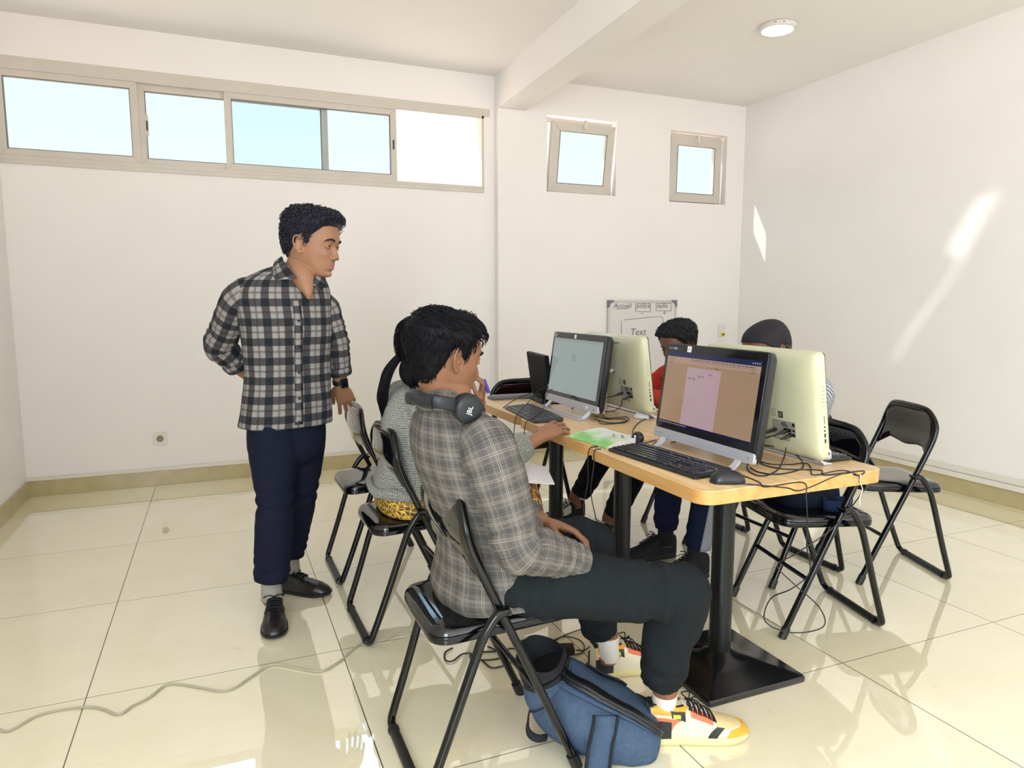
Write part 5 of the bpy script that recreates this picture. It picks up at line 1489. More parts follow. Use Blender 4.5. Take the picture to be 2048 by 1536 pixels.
# ------------------------------------------------------------------ person 1: the standing man in the checked shirt
def pb(mb, name, m, parent, **k):
    o = mb.build(name, m, parent, **k)
    if parent.type == 'EMPTY': o.location = -parent.location
    return o
m_skin1 = skin_mat('skin_warm_tan', '9a7157'); m_skin2 = skin_mat('skin_brown', '875e45'); m_skin3 = skin_mat('skin_brown_deep', '906246'); m_skin4 = skin_mat('skin_dark', '6f4a38')
m_hair1 = mat('blue_black_hair', '1a1b29', 0.5, spec=0.4, noise=(60, 0.35))
m_hair2 = mat('black_hair', '0b0b10', 0.6, spec=0.15, noise=(60, 0.3))
m_lip1 = mat('lip_brown', '94605a', 0.45)
m_navy = cloth('navy_cotton_twill', '181c2d', 0.07)
m_charcoal = cloth('charcoal_twill', '23262b', 0.08)
m_shirt1 = plaid('grey_navy_plaid_flannel', '8e8b8a', '10151f', '35191c', (0.078, 0.077), 0.40, ((0.03, 0.0015), (0.97, 0.0012)), bandf=0.80, linef=0.75)
m_shirt1_in = cloth('shirt_placket', '8d8b90')

P = empty('person', (0.26, 2.95, 0)); tag(P, 'person standing in grey and navy plaid shirt and navy trousers, one hand behind back', 'person')
D1 = 2.86
f1 = Vector((0.263, -0.965, 0)).normalized(); l1 = Vector((-f1.y, f1.x, 0))   # chest direction and the man's left
skin = MB()
# torso under the shirt
tors = [(575, 850, 0.115, 0.085), (575, 790, 0.12, 0.085), (576, 740, 0.115, 0.08), (575, 680, 0.125, 0.085), (574, 620, 0.135, 0.085), (578, 585, 0.125, 0.07), (588, 562, 0.08, 0.055)]
secs = []
for px, py, a, b_ in tors:
    c = at(px, py, D1); secs.append((c.x, c.y, c.z, a, b_, b_, 2.2))
loft(skin, secs, l1, f1, n=24, steps=3)
headM = frame(at(627, 489, 2.855), M_R * cos(radians(14)) - FWD_H * sin(radians(14)) + Vector((0, 0, -0.16)), Vector((0, 0, 1)) + M_R * 0.16)
HS = 1.07
build_head(skin, headM, HS)
limb(skin, [(at(589, 560, D1), 0.068), (at(596, 545, D1 - 0.005), 0.060), (at(604, 525, D1), 0.0565), (headM @ Vector((-0.030, 0, -0.055)), 0.058), (headM @ Vector((-0.025, 0, -0.02)), 0.05)], n=24)
# open collar triangle of chest
limb(skin, [(at(598, 536, D1 - 0.01), 0.055), (at(605, 552, D1 - 0.045), 0.050), (at(611, 568, D1 - 0.066), 0.036), (at(616, 586, D1 - 0.080), 0.018), (at(618, 598, D1 - 0.078), 0.008)], n=20)
# arms
RS, RE = at(484, 585, 2.78), at(438, 690, 2.90)
RW = at(498, 752, 3.02)
LS, LE, LW = at(649, 608, 2.97), at(672, 692, 2.985), at(681, 771, 3.02)
limb(skin, [(RS, 0.045), (RS.lerp(RE, 0.5), 0.042), (RE, 0.040), (RE.lerp(RW, 0.4), 0.040), (RE.lerp(RW, 0.75), 0.034), (RW, 0.027)], n=16)
limb(skin, [(LS, 0.045), (LS.lerp(LE, 0.5), 0.042), (LE, 0.040), (LE.lerp(LW, 0.4), 0.038), (LE.lerp(LW, 0.8), 0.032), (LW, 0.0265)], n=18)
# hands: left one rests on the chair back, right one lies behind the waist
ld = (at(696, 812, 3.08) - LW).normalized()
hM = frame(LW, ld, -FWD_H + M_R * 0.30)
build_hand(skin, hM, 1 if False else -1, curls=((10, 18, 14), (16, 26, 16), (22, 30, 18), (30, 34, 20)), thumb=((0.85, 0.40, -0.35), (0.92, 0.1, -0.3)), spread=7, s=1.0)
rd = (at(560, 770, 3.02) - RW).normalized()
build_hand(skin, frame(RW, rd, FWD_H), 1, curls=((20, 25, 20),) * 4)
# legs under the trousers
RH, RK, RA = at(545, 868, 2.80), at(550, 1010, 2.735), Vector((0.150, 2.885, 0.10))
LH, LK, LA = at(606, 868, 2.92), at(596, 1010, 2.965), Vector((0.245, 3.125, 0.10))
for H_, K_, A_ in ((RH, RK, RA), (LH, LK, LA)):
    limb(skin, [(H_ + Vector((0, 0, 0.03)), 0.070), (H_.lerp(K_, 0.5), 0.062), (K_, 0.048), (K_.lerp(A_, 0.4), 0.046), (A_ + Vector((0, 0, 0.03)), 0.034), (A_ - Vector((0, 0, 0.045)), 0.036)], n=14)
pb(skin, 'body', m_skin1, P, smooth=180, remesh=0.0026)
face_parts(P, headM, HS, m_hair1, m_lip1)
# hair: short sides, loose curls on top
def th1(p):
    t = smoothstep(0.02, 0.075, p.z)
    return 0.005 + 0.017 * t + 0.008 * t * smoothstep(0.0, 0.08, p.x) + 0.004 * max(0, mnoise.noise(p * 55)) * t
vs, fs, grid, nrm_ = scalp(headM, HS, th1)
b = MB(); b._add(vs, fs)
strands(b, headM, HS, grid, nrm_, th1, 1500, lambda p, r: 0.022 + 0.024 * smoothstep(0.03, 0.09, p.z) * r.random(), lambda p, r: Vector((0.6, r.uniform(-0.5, 0.5), -0.5 if p.z < 0.04 else 0.1)), r=0.0021, curl=0.0085, seed=4, minz=0.018)
strands(b, headM, HS, grid, nrm_, th1, 1400, lambda p, r: 0.012 + 0.006 * r.random(), lambda p, r: Vector((-0.25, 0, -1)), r=0.0012, seed=5, minz=0.004)
pb(b, 'hair', m_hair1, P, smooth=180)

# shirt: body, sleeves, collar, placket
sh = MB()
body = [(573, 846, 0.190, 0.130, 0.135), (574, 826, 0.188, 0.130, 0.130), (575, 790, 0.182, 0.122, 0.122), (575, 745, 0.176, 0.118, 0.115), (574, 695, 0.178, 0.122, 0.118), (573, 645, 0.186, 0.126, 0.122), (571, 606, 0.190, 0.116, 0.118), (571, 578, 0.182, 0.100, 0.108), (573, 558, 0.160, 0.084, 0.094), (578, 543, 0.118, 0.070, 0.078), (584, 533, 0.074, 0.060, 0.064)]
secs = []
for px, py, a, bf, bb in body:
    c = at(px, py, D1); secs.append((c.x, c.y, c.z, a, bf, bb, 2.35, -0.02 if py > 800 else 0.0))
loft(sh, secs, l1, f1, n=72, steps=7, wr=0.011, ws=8.5, seed=3, stretch=(1, 1, 0.62), cap=True)
limb(sh, [(RS + l1 * 0.060 + Vector((0, 0, 0.006)), 0.050), (RS + l1 * 0.02 + Vector((0, 0, -0.004)), 0.064), (RS.lerp(RE, 0.16), 0.068), (RS.lerp(RE, 0.45), 0.066), (RS.lerp(RE, 0.72), 0.062), (RE, 0.0625), (RE.lerp(RW, 0.22), 0.060), (RE.lerp(RW, 0.42), 0.056), (RE.lerp(RW, 0.55), 0.054)], n=40, steps=8, wr=0.006, ws=14, seed=5, bunch=((0.62, 0.16, 0.0035, 13), (0.95, 0.1, 0.002, 18)), up=-l1)
limb(sh, [(LS - l1 * 0.055, 0.050), (LS - l1 * 0.012 + Vector((0, 0, -0.008)), 0.060), (LS.lerp(LE, 0.2), 0.061), (LS.lerp(LE, 0.4), 0.059), (LE - Vector((0, 0, -0.02)), 0.055), (LE.lerp(LW, 0.25), 0.055), (LE.lerp(LW, 0.5), 0.052), (LE.lerp(LW, 0.62), 0.050)], n=40, steps=8, wr=0.006, ws=14, seed=9, bunch=((0.6, 0.2, 0.0035, 13),), up=l1)
shirt = pb(sh, 'shirt', m_shirt1, P, smooth=180)
# rolled cuffs
for A_, B_, t0, t1, r in ((RE, RW, 0.46, 0.64, 0.0575), (LE, LW, 0.52, 0.70, 0.0535)):
    b = MB(); limb(b, [(A_.lerp(B_, t0 - 0.02), r * 0.90), (A_.lerp(B_, t0), r), (A_.lerp(B_, (t0 + t1) / 2), r * 1.03), (A_.lerp(B_, t1), r * 0.99), (A_.lerp(B_, t1 + 0.01), r * 0.86), (A_.lerp(B_, t1 - 0.05), r * 0.72)], n=32, steps=5, wr=0.003, ws=22, seed=2)
    b.build('rolled_cuff', m_shirt1, shirt, smooth=180)
# collar leaves
def strip(mb, P0, P1, th):
    """thin sheet between two point rows"""
    n_ = len(P0); out = []
    for i in range(n_):
        a, c = Vector(P0[i]), Vector(P1[i]); out.append((a, c))
    rings = []
    for i, (a, c) in enumerate(out):
        t = (out[min(i + 1, n_ - 1)][0] - out[max(i - 1, 0)][0]); nn = t.cross(c - a)
        nn = nn.normalized() * th / 2 if nn.length > 1e-9 else Vector((0, 0, th / 2))
        rings.append([a + nn, a.lerp(c, 0.5) + nn * 1.3, c + nn, c - nn, a.lerp(c, 0.5) - nn * 1.3, a - nn])
    mb.rings(rings)
nb = at(590, 538, D1 - 0.01)
b = MB(); top = []; low = []
for k in range(25):
    a = -1.75 + 3.5 * k / 24            # round the neck, 0 at the back
    d = -f1 * cos(a) + l1 * sin(a)
    fr_ = smoothstep(1.2, 2.55, abs(a))
    r0 = 0.064 + 0.004 * fr_; r1 = 0.086 + 0.022 * fr_
    z0 = 0.028 - 0.052 * fr_; z1 = -0.012 - 0.062 * fr_ - 0.02 * smoothstep(2.2, 2.55, abs(a))
    top.append(nb + d * r0 + Vector((0, 0, z0))); low.append(nb + d * r1 + Vector((0, 0, z1)) + (f1 * 0.018 * fr_))
strip(b, top, low, 0.003)
for top_, low_ in ((((564, 513, 2.835), (567, 521, 2.79), (574, 532, 2.765), (584, 545, 2.752), (594, 556, 2.750)), ((549, 524, 2.83), (546, 536, 2.778), (547, 549, 2.757), (551, 560, 2.748), (560, 560, 2.748))),
                   (((634, 534, 2.90), (633, 545, 2.84), (629, 556, 2.805), (624, 567, 2.785)), ((648, 552, 2.90), (652, 562, 2.85), (652, 572, 2.82), (640, 580, 2.795)))):
    strip(b, catmull([at(*q) for q in top_], 4), catmull([at(*q) for q in low_], 4), 0.004)
b.build('collar', m_shirt1, shirt, smooth=180)
# placket and buttons down the front
def torso_front(py, off=0.0):
    pys = [r[1] for r in body][::-1]
    rows = [(at(px, py_, D1), a, bf) for px, py_, a, bf, bb in body][::-1]
    for (y0, r0), (y1, r1) in zip(zip(pys, rows), zip(pys[1:], rows[1:])):
        if py <= y1 or y1 == pys[-1]:
            t = (py - y0) / (y1 - y0); c = r0[0].lerp(r1[0], t); bf = r0[2] + (r1[2] - r0[2]) * t
            return c + f1 * (bf + 0.005 + off)
    return None
b = MB(); c0 = []; c1 = []
for py in range(600, 850, 10):
    p = torso_front(py); c0.append(p - l1 * 0.016); c1.append(p + l1 * 0.016)
strip(b, c0, c1, 0.004); b.build('placket', m_shirt1, shirt, smooth=180)
bt = MB()
for py in (640, 690, 740, 790, 835): bt.ball(torso_front(py, 0.004), 0.0055, 10, 6)
bt.build('buttons', m_blk_plast, shirt)

# trousers
tr = MB()
hip = [(574, 930, 0.080, 0.075), (574, 905, 0.148, 0.112), (574, 875, 0.160, 0.116), (574, 845, 0.158, 0.110), (574, 815, 0.155, 0.105)]
secs = []
for px, py, a, b_ in hip:
    c = at(px, py, D1); secs.append((c.x, c.y, c.z, a, b_, b_, 2.3))
loft(tr, secs, l1, f1, n=36, steps=4)
hemR, hemL = Vector((0.150, 2.885, 0.150)), Vector((0.240, 3.120, 0.165))
limb(tr, [(RH + Vector((0, 0, 0.05)), 0.098), (RH.lerp(RK, 0.3), 0.096), (RH.lerp(RK, 0.7), 0.080), (RK, 0.070), (RK.lerp(hemR, 0.35), 0.073), (RK.lerp(hemR, 0.75), 0.070), (hemR, 0.068)], n=32, steps=9, wr=0.010, ws=7, seed=1, bunch=((0.50, 0.09, 0.006, 11), (0.92, 0.10, 0.003, 14)))
limb(tr, [(LH + Vector((0, 0, 0.05)), 0.095), (LH.lerp(LK, 0.3), 0.092), (LH.lerp(LK, 0.7), 0.080), (LK, 0.071), (LK.lerp(hemL, 0.35), 0.072), (LK.lerp(hemL, 0.75), 0.067), (hemL, 0.064)], n=32, steps=9, wr=0.010, ws=7, seed=6, bunch=((0.50, 0.09, 0.006, 11), (0.92, 0.12, 0.004, 14)))
pb(tr, 'trousers', m_navy, P, smooth=180, remesh=0.0055)
# socks and shoes
m_sock1 = mat('grey_sock', '9a948c', 0.9)
for A_ in (RA, LA):
    b = MB(); limb(b, [(A_ + Vector((0, 0, 0.07)), 0.041), (A_ + Vector((0, 0, 0.02)), 0.040), (A_ - Vector((0, 0, 0.03)), 0.043)], n=18)
    pb(b, 'sock', m_sock1, P, smooth=180)
def shoe_M(heel, ang, pitch=0.0): return Matrix.Translation(heel) @ Matrix.Rotation(radians(ang), 4, 'Z') @ Matrix.Rotation(radians(pitch), 4, 'Y')
make_shoe(P, shoe_M(Vector((0.165, 2.945, 0.0)), -95), 'oxford', OXFORD)
make_shoe(P, shoe_M(Vector((0.165, 3.165, 0.0)), -37), 'oxford', OXFORD, flip=-1)
# wristwatch on the left wrist
wd = (LW - LE).normalized(); wc = LE.lerp(LW, 0.90)
b = MB(); b.rings([[wc + wd * dx + (wd.orthogonal().normalized() * cos(2 * pi * k / 28) + wd.cross(wd.orthogonal().normalized()) * sin(2 * pi * k / 28)) * r for k in range(28)] for dx, r in ((-0.010, 0.0305), (-0.010, 0.0335), (0.010, 0.0335), (0.010, 0.0305))])
wt = pb(b, 'wristwatch', m_blk_plast, P, smooth=50)
fn = (-FWD_H * 0.75 + M_R * 0.65 + Vector((0, 0, 0.1))); fn = (fn - wd * fn.dot(wd)).normalized()
Mw = frame(wc + fn * 0.033, wd, fn)
MB().prism(round_rect(-0.020, 0.020, -0.017, 0.017, 0.006), -0.004, 0.008, Mw).build('watch_case', mat('dark_metal_case', '2c2c30', 0.25, metal=0.7), wt, smooth=30, bevel=0.0015)
MB().prism(round_rect(-0.0165, 0.0165, -0.0138, 0.0138, 0.005), 0.008, 0.0086, Mw).build('watch_face', m_bezel, wt, smooth=0)
# ------------------------------------------------------------------ person 2: seated man in the grey checked shirt, back three-quarter view
m_shirt2 = plaid('grey_fine_check', '625e5b', '514e4d', 'a3998d', (0.050, 0.052), 0.50, ((0.045, 0.0007), (0.955, 0.0007), (0.28, 0.00035), (0.72, 0.00035)), bandf=0.5, linef=0.55, dark=('24242a', ((0.5, 0.0006), (0.42, 0.0003), (0.60, 0.0003))))
P = empty('person', (0.70, 1.775, 0)); tag(P, 'person seated nearest the camera in grey checked shirt and dark trousers, headphones round the neck', 'person')
UX, UY = Vector((1, 0, 0)), Vector((0, 1, 0))
skin = MB()
secs = [(0.70, 1.775, 0.50, 0.13, 0.10, 0.10, 2.2), (0.675, 1.775, 0.60, 0.125, 0.085, 0.085, 2.2), (0.645, 1.775, 0.72, 0.125, 0.085, 0.085, 2.2), (0.615, 1.775, 0.84, 0.14, 0.09, 0.09, 2.2), (0.59, 1.775, 0.94, 0.14, 0.08, 0.08, 2.2), (0.575, 1.775, 0.99, 0.08, 0.055, 0.055, 2.2)]
loft(skin, secs, -UY, UX, n=24, steps=3)
h2f = M_R * cos(radians(33)) + FWD_H * sin(radians(33))
h2 = frame(at(894, 713, 1.862), h2f + Vector((0, 0, -0.20)), Vector((0, 0, 1)) + h2f * 0.20)
HS2 = 0.955
build_head(skin, h2, HS2)
limb(skin, [(Vector((0.568, 1.775, 0.955)), 0.070), (Vector((0.566, 1.777, 0.995)), 0.060), (Vector((0.566, 1.779, 1.03)), 0.0555), (h2 @ Vector((-0.022, 0, -0.055)), 0.054), (h2 @ Vector((-0.022, 0, -0.01)), 0.050)], n=24)
S_, E_, W_ = Vector((0.600, 1.590, 0.930)), at(1037, 1092, 1.665), at(1158, 1122, 1.80)
S2, E2, W2 = Vector((0.600, 1.955, 0.925)), Vector((0.700, 2.035, 0.685)), Vector((0.900, 1.880, 0.600))
for a, e, w in ((S_, E_, W_), (S2, E2, W2)):
    limb(skin, [(a, 0.043), (a.lerp(e, 0.5), 0.040), (e, 0.038), (e.lerp(w, 0.4), 0.036), (e.lerp(w, 0.8), 0.030), (w, 0.0265)], n=16)
build_hand(skin, frame(W_, Vector((0.55, 0.62, -0.30)), Vector((0.1, -0.5, 0.9))), 1, curls=((25, 35, 25),) * 4)
build_hand(skin, frame(W2, Vector((0.75, -0.45, -0.25)), Vector((0.1, 0.3, 0.9))), -1, curls=((25, 35, 25),) * 4)
Hn, Kn, An = Vector((0.70, 1.665, 0.53)), at(1352, 1187, 1.852), Vector((1.152, 1.592, 0.085))
Hf, Kf, Af = Vector((0.70, 1.885, 0.53)), at(1170, 1088, 2.15), Vector((1.165, 1.935, 0.10))
for H_, K_, A_ in ((Hn, Kn, An), (Hf, Kf, Af)):
    limb(skin, [(H_, 0.078), (H_.lerp(K_, 0.5), 0.066), (K_, 0.050), (K_.lerp(A_, 0.4), 0.048), (A_ + Vector((0, 0, 0.05)), 0.034), (A_ - Vector((0, 0, 0.04)), 0.029)], n=16)
pb(skin, 'body', m_skin2, P, smooth=180, remesh=0.0027)
face_parts(P, h2, HS2, m_hair2, m_lip1)
def low2(x, y=0.0, low=-0.06): return hairline(x, y, -0.086)
def th2(p): return 0.004 + 0.016 * smoothstep(-0.02, 0.08, p.z) + 0.003 * mnoise.noise(p * 40)
vs, fs, grid, nrm_ = scalp(h2, HS2, th2, line=low2)
b = MB(); b._add(vs, fs)
strands(b, h2, HS2, grid, nrm_, th2, 2600, lambda p, r: 0.010 + 0.014 * smoothstep(-0.03, 0.06, p.z) + 0.006 * r.random(), lambda p, r: Vector((0.75 if p.z > 0.05 else -0.15, r.uniform(-0.35, 0.35) + (0.5 if p.y > 0 else -0.5) * (p.z > 0.05), -0.8 if p.z < 0.06 else -0.15)), r=0.0013, seed=8, lift=0.001, minz=0.006)
strands(b, h2, HS2, grid, nrm_, th2, 110, lambda p, r: 0.026, lambda p, r: Vector((0.9, 0.5, 0.25)), r=0.0013, seed=9, curl=0.003, lift=0.004, minz=0.045)
pb(b, 'hair', m_hair2, P, smooth=180)

sh = MB()
def tail(p, t, v):
    # curved shirt tails: longer at the back and front, shorter over the hips
    k = smoothstep(0.16, 0.0, v)
    return p + Vector((0, 0, -0.030 * k * (sin(t) ** 2 * -1.0 + 0.5)))
body2 = [(0.735, 1.775, 0.462, 0.200, 0.190, 0.200, 2.5), (0.725, 1.775, 0.490, 0.202, 0.185, 0.205, 2.5), (0.705, 1.775, 0.550, 0.196, 0.170, 0.175, 2.4), (0.680, 1.775, 0.620, 0.185, 0.150, 0.145, 2.3), (0.655, 1.775, 0.700, 0.180, 0.140, 0.130, 2.3), (0.630, 1.775, 0.780, 0.184, 0.136, 0.136, 2.3), (0.608, 1.775, 0.860, 0.190, 0.130, 0.140, 2.3), (0.592, 1.775, 0.915, 0.188, 0.116, 0.130, 2.3), (0.580, 1.775, 0.955, 0.165, 0.095, 0.112, 2.3), (0.570, 1.775, 0.985, 0.118, 0.075, 0.090, 2.2), (0.563, 1.776, 1.003, 0.078, 0.064, 0.072, 2.1)]
loft(sh, body2, -UY, UX, n=80, steps=8, wr=0.012, ws=8.0, seed=11, stretch=(1, 1, 0.6), extra=tail)
limb(sh, [(S_ + UY * 0.055, 0.054), (S_ + UY * 0.012 + Vector((0, 0, -0.004)), 0.070), (S_.lerp(E_, 0.22), 0.072), (S_.lerp(E_, 0.5), 0.068), (S_.lerp(E_, 0.8), 0.063), (E_, 0.064), (E_.lerp(W_, 0.3), 0.060), (E_.lerp(W_, 0.65), 0.052), (E_.lerp(W_, 0.90), 0.045)], n=44, steps=9, wr=0.0075, ws=12, seed=21, bunch=((0.60, 0.14, 0.0045, 12), (0.90, 0.08, 0.004, 20)), up=-UY)
limb(sh, [(S2 - UY * 0.055, 0.054), (S2, 0.066), (S2.lerp(E2, 0.5), 0.066), (E2, 0.062), (E2.lerp(W2, 0.5), 0.054), (E2.lerp(W2, 0.9), 0.045)], n=32, steps=7, wr=0.007, ws=12, seed=23, up=UY)
shirt = pb(sh, 'shirt', m_shirt2, P, smooth=180)
b = MB(); wd = (W_ - E_).normalized()
limb(b, [(W_ - wd * 0.050, 0.0465), (W_ - wd * 0.030, 0.0475), (W_ - wd * 0.004, 0.0460), (W_ + wd * 0.004, 0.0430), (W_ - wd * 0.010, 0.036)], n=32, steps=4, wr=0.002, ws=25)
cf = b.build('cuff', m_shirt2, shirt, smooth=180)
MB().lathe([(0.0, 0.0), (0.0055, 0.0), (0.006, 0.0025), (0.0, 0.003)], 14, M=frame(at(1108, 1137, 1.70), (1, 0, 0), -FWD_H)).build('button', m_blk_plast, shirt)
# collar standing round the neck
nb = Vector((0.562, 1.777, 1.000)); b = MB(); top = []; low = []; top2 = []
for k in range(33):
    a = -2.7 + 5.4 * k / 32
    d = -UX * cos(a) + UY * sin(a); fr_ = smoothstep(1.3, 2.7, abs(a))
    top.append(nb + d * 0.0655 + Vector((0, 0, 0.048 - 0.064 * fr_)) + UX * 0.012 * fr_)
    low.append(nb + d * (0.088 + 0.012 * fr_) + Vector((0, 0, -0.006 - 0.060 * fr_)) + UX * 0.02 * fr_)
strip(b, top, low, 0.003)
b.build('collar', m_shirt2, shirt, smooth=180)

tr = MB()
secs = [(0.76, 1.775, 0.458, 0.160, 0.13, 0.14, 2.4), (0.75, 1.775, 0.49, 0.185, 0.15, 0.165, 2.5), (0.735, 1.775, 0.55, 0.183, 0.140, 0.150, 2.4), (0.715, 1.775, 0.61, 0.165, 0.120, 0.125, 2.3)]
loft(tr, secs, -UY, UX, n=36, steps=4)
hemN, hemF = Vector((1.140, 1.586, 0.185)), Vector((1.135, 1.945, 0.175))
def legs(H_, K_, hem, seed, r=1.0):
    bend = K_ + Vector((0.012, 0, 0.004))
    limb(tr, [(H_ + Vector((-0.04, 0, 0)), 0.088 * r), (H_.lerp(K_, 0.2), 0.096 * r), (H_.lerp(K_, 0.5), 0.090 * r), (H_.lerp(K_, 0.82), 0.082 * r), (bend, 0.079 * r), (K_.lerp(hem, 0.16) + Vector((0.022, 0, 0)), 0.077 * r), (K_.lerp(hem, 0.45), 0.073 * r), (K_.lerp(hem, 0.8), 0.067 * r), (hem, 0.062 * r)], n=36, steps=9, wr=0.014, ws=9, seed=seed, bunch=((0.54, 0.07, 0.008, 13), (0.10, 0.07, 0.006, 14), (0.95, 0.05, 0.003, 16)), up=Vector((0, -1, 0)))
legs(Hn, Kn, hemN, 31); legs(Hf, Kf, hemF, 37, 0.98)
pb(tr, 'trousers', cloth('charcoal_green_twill', '1c2023', 0.08), P, smooth=180, remesh=0.0055)
m_sock2 = mat('white_sock', 'd8d2c8', 0.9, bump=(500, 0.2, 0.0006))
for A_ in (An, Af):
    b = MB(); limb(b, [(A_ + Vector((0, 0, 0.055)), 0.0365), (A_ + Vector((0, 0, 0.03)), 0.0355), (A_ + Vector((0.004, 0, 0.0)), 0.0335), (A_ + Vector((0.006, 0, -0.03)), 0.033)], n=20)
    pb(b, 'sock', m_sock2, P, smooth=180)
make_shoe(P, shoe_M(Vector((1.108, 1.608, 0.0)), -20), 'sneaker', SNEAKER)
make_shoe(P, shoe_M(Vector((1.128, 1.972, 0.0)), -7), 'sneaker', SNEAKER, flip=-1)

# headphones resting round his neck
hp = empty('headphones', (0.565, 1.777, 1.0)); tag(hp, 'dark grey over-ear headphones hanging round the seated man\'s neck', 'headphones')
m_hp = mat('dark_grey_headphone', '1d2025', 0.4, spec=0.35); m_hp2 = mat('gloss_dark_headphone', '17191f', 0.2)
A0 = at(842, 805, 1.752); A1 = at(912, 822, 1.712); A2 = at(962, 838, 1.745)
cc = Vector((0.585, 1.770, 0.985))
band = [at(955, 815, 1.80), at(925, 815, 1.700), at(890, 806, 1.655), at(850, 800, 1.665), at(822, 797, 1.73), at(815, 795, 1.84), at(835, 790, 1.95), at(880, 795, 2.02), at(930, 815, 2.02)]
P_ = catmull(band, 6); rings = []
for i, p in enumerate(P_):
    t = (P_[min(i + 1, len(P_) - 1)] - P_[max(i - 1, 0)]).normalized(); up_ = Vector((0, 0, 1)); nn = t.cross(up_).normalized(); w_ = 0.0165
    uu = nn.cross(t).normalized()
    rings.append([p + uu * w_ * cos(q) + nn * 0.006 * sin(q) for q in [2 * pi * k / 14 for k in range(14)]])
pb(MB().rings(rings), 'headband', m_hp, hp, smooth=70)
n_out = (-FWD_H * 0.86 + M_R * 0.42 + Vector((0, 0, -0.05))).normalized()
ce = at(936, 817, 1.690)
Mc = frame(ce, n_out, Vector((0, 0, 1)))
Rz = Mc @ Matrix(((0, 0, 1, 0), (0, 1, 0, 0), (-1, 0, 0, 0), (0, 0, 0, 1)))
cup = pb(MB().lathe([(0.0, 0.016), (0.018, 0.0165), (0.032, 0.014), (0.0375, 0.006), (0.0375, -0.006), (0.034, -0.012), (0.0, -0.012)], 36, M=Rz), 'ear_cup', m_hp, hp, smooth=60)
MB().lathe([(0.0, -0.012), (0.033, -0.012), (0.036, -0.020), (0.032, -0.030), (0.018, -0.030), (0.0, -0.022)], 32, M=Rz).build('ear_cushion', m_hp2, cup, smooth=60)
zx = (M_R * 0.30 + Vector((0, 0, 0.95))); 
text_mesh('JBL', 0.017, 'logo', m_sticker, cup, basis(ce + n_out * 0.0172 - zx.normalized() * 0.014 + M_R * 0.004, zx, -M_R + Vector((0, 0, 0.3)) - FWD_H * 0.4))
ce2 = at(945, 822, 1.95)
Mc = frame(ce2, (FWD_H * 0.9 + M_R * 0.3), Vector((0, 0, 1))); Rz2 = Mc @ Matrix(((0, 0, 1, 0), (0, 1, 0, 0), (-1, 0, 0, 0), (0, 0, 0, 1)))
pb(MB().lathe([(0.0, 0.014), (0.032, 0.012), (0.0375, 0.004), (0.034, -0.022), (0.0, -0.022)], 30, M=Rz2), 'ear_cup', m_hp, hp, smooth=60)
# padded slider tip at the back of the band
tp = [at(826, 798, 1.690), at(845, 803, 1.668), at(866, 806, 1.650)]
rings = []
for i, p in enumerate(catmull(tp, 4)):
    t = (tp[-1] - tp[0]).normalized(); nn = t.cross(Vector((0, 0, 1))).normalized(); uu = nn.cross(t).normalized(); q_ = i / 8
    w_ = 0.010 + 0.006 * smoothstep(0, 0.6, q_)
    rings.append([p + uu * w_ * cos(q) + nn * 0.0095 * sin(q) for q in [2 * pi * k / 12 for k in range(12)]])
pb(MB().rings(rings), 'slider_cover', m_hp2, hp, smooth=60)
# ------------------------------------------------------------------ person 3: woman in the knitted cardigan
m_knit = knit('grey_rib_knit', 'a9aaa3', '5d605c')
P = empty('person', (0.70, 2.655, 0)); tag(P, 'person with long dark ponytail in grey knitted cardigan, right hand resting on the table edge', 'person')
m_skin5 = skin_mat('skin_brown_warm', '97694f')
skin = MB()
secs = [(0.69, 2.655, 0.50, 0.13, 0.10, 0.10, 2.2), (0.675, 2.655, 0.60, 0.115, 0.08, 0.08, 2.2), (0.675, 2.655, 0.72, 0.115, 0.08, 0.08, 2.2), (0.69, 2.655, 0.83, 0.13, 0.085, 0.085, 2.2), (0.705, 2.655, 0.90, 0.125, 0.07, 0.07, 2.2), (0.715, 2.655, 0.95, 0.07, 0.05, 0.05, 2.2)]
loft(skin, secs, -UY, UX, n=24, steps=3)
h3f = M_R * cos(radians(30)) + FWD_H * sin(radians(30))
h3 = frame(at(855, 698, 2.72), h3f + Vector((0, 0, -0.22)), Vector((0, 0, 1)) + h3f * 0.22)
HS3 = 0.98
build_head(skin, h3, HS3)
limb(skin, [(Vector((0.715, 2.655, 0.92)), 0.062), (Vector((0.722, 2.65, 0.96)), 0.052), (h3 @ Vector((-0.028, 0, -0.055)), 0.050), (h3 @ Vector((-0.026, 0, -0.01)), 0.048)], n=22)
SR, ER, WR = Vector((0.695, 2.490, 0.885)), Vector((0.915, 2.375, 0.665)), at(1085, 872, 2.655)
SL, EL, WL = Vector((0.695, 2.825, 0.885)), Vector((0.930, 2.830, 0.690)), Vector((0.990, 2.690, 0.868))
for a, e, w in ((SR, ER, WR), (SL, EL, WL)):
    limb(skin, [(a, 0.040), (a.lerp(e, 0.5), 0.036), (e, 0.036), (e.lerp(w, 0.4), 0.033), (e.lerp(w, 0.8), 0.0265), (w, 0.0245)], n=16)
# mouse hand: palm raised, fingers reaching down to the mouse
tip = Vector((1.385, 2.520, 0.775))
hd = (tip - WR).normalized()
build_hand(skin, frame(WR, hd + Vector((0, 0, 0.17)), Vector((0.05, -0.45, 1))), 1, curls=((16, 14, 8), (15, 13, 8), (16, 14, 9), (20, 16, 10)), thumb=((0.8, 0.5, -0.35), (0.95, 0.15, -0.25)), spread=8, s=0.98)
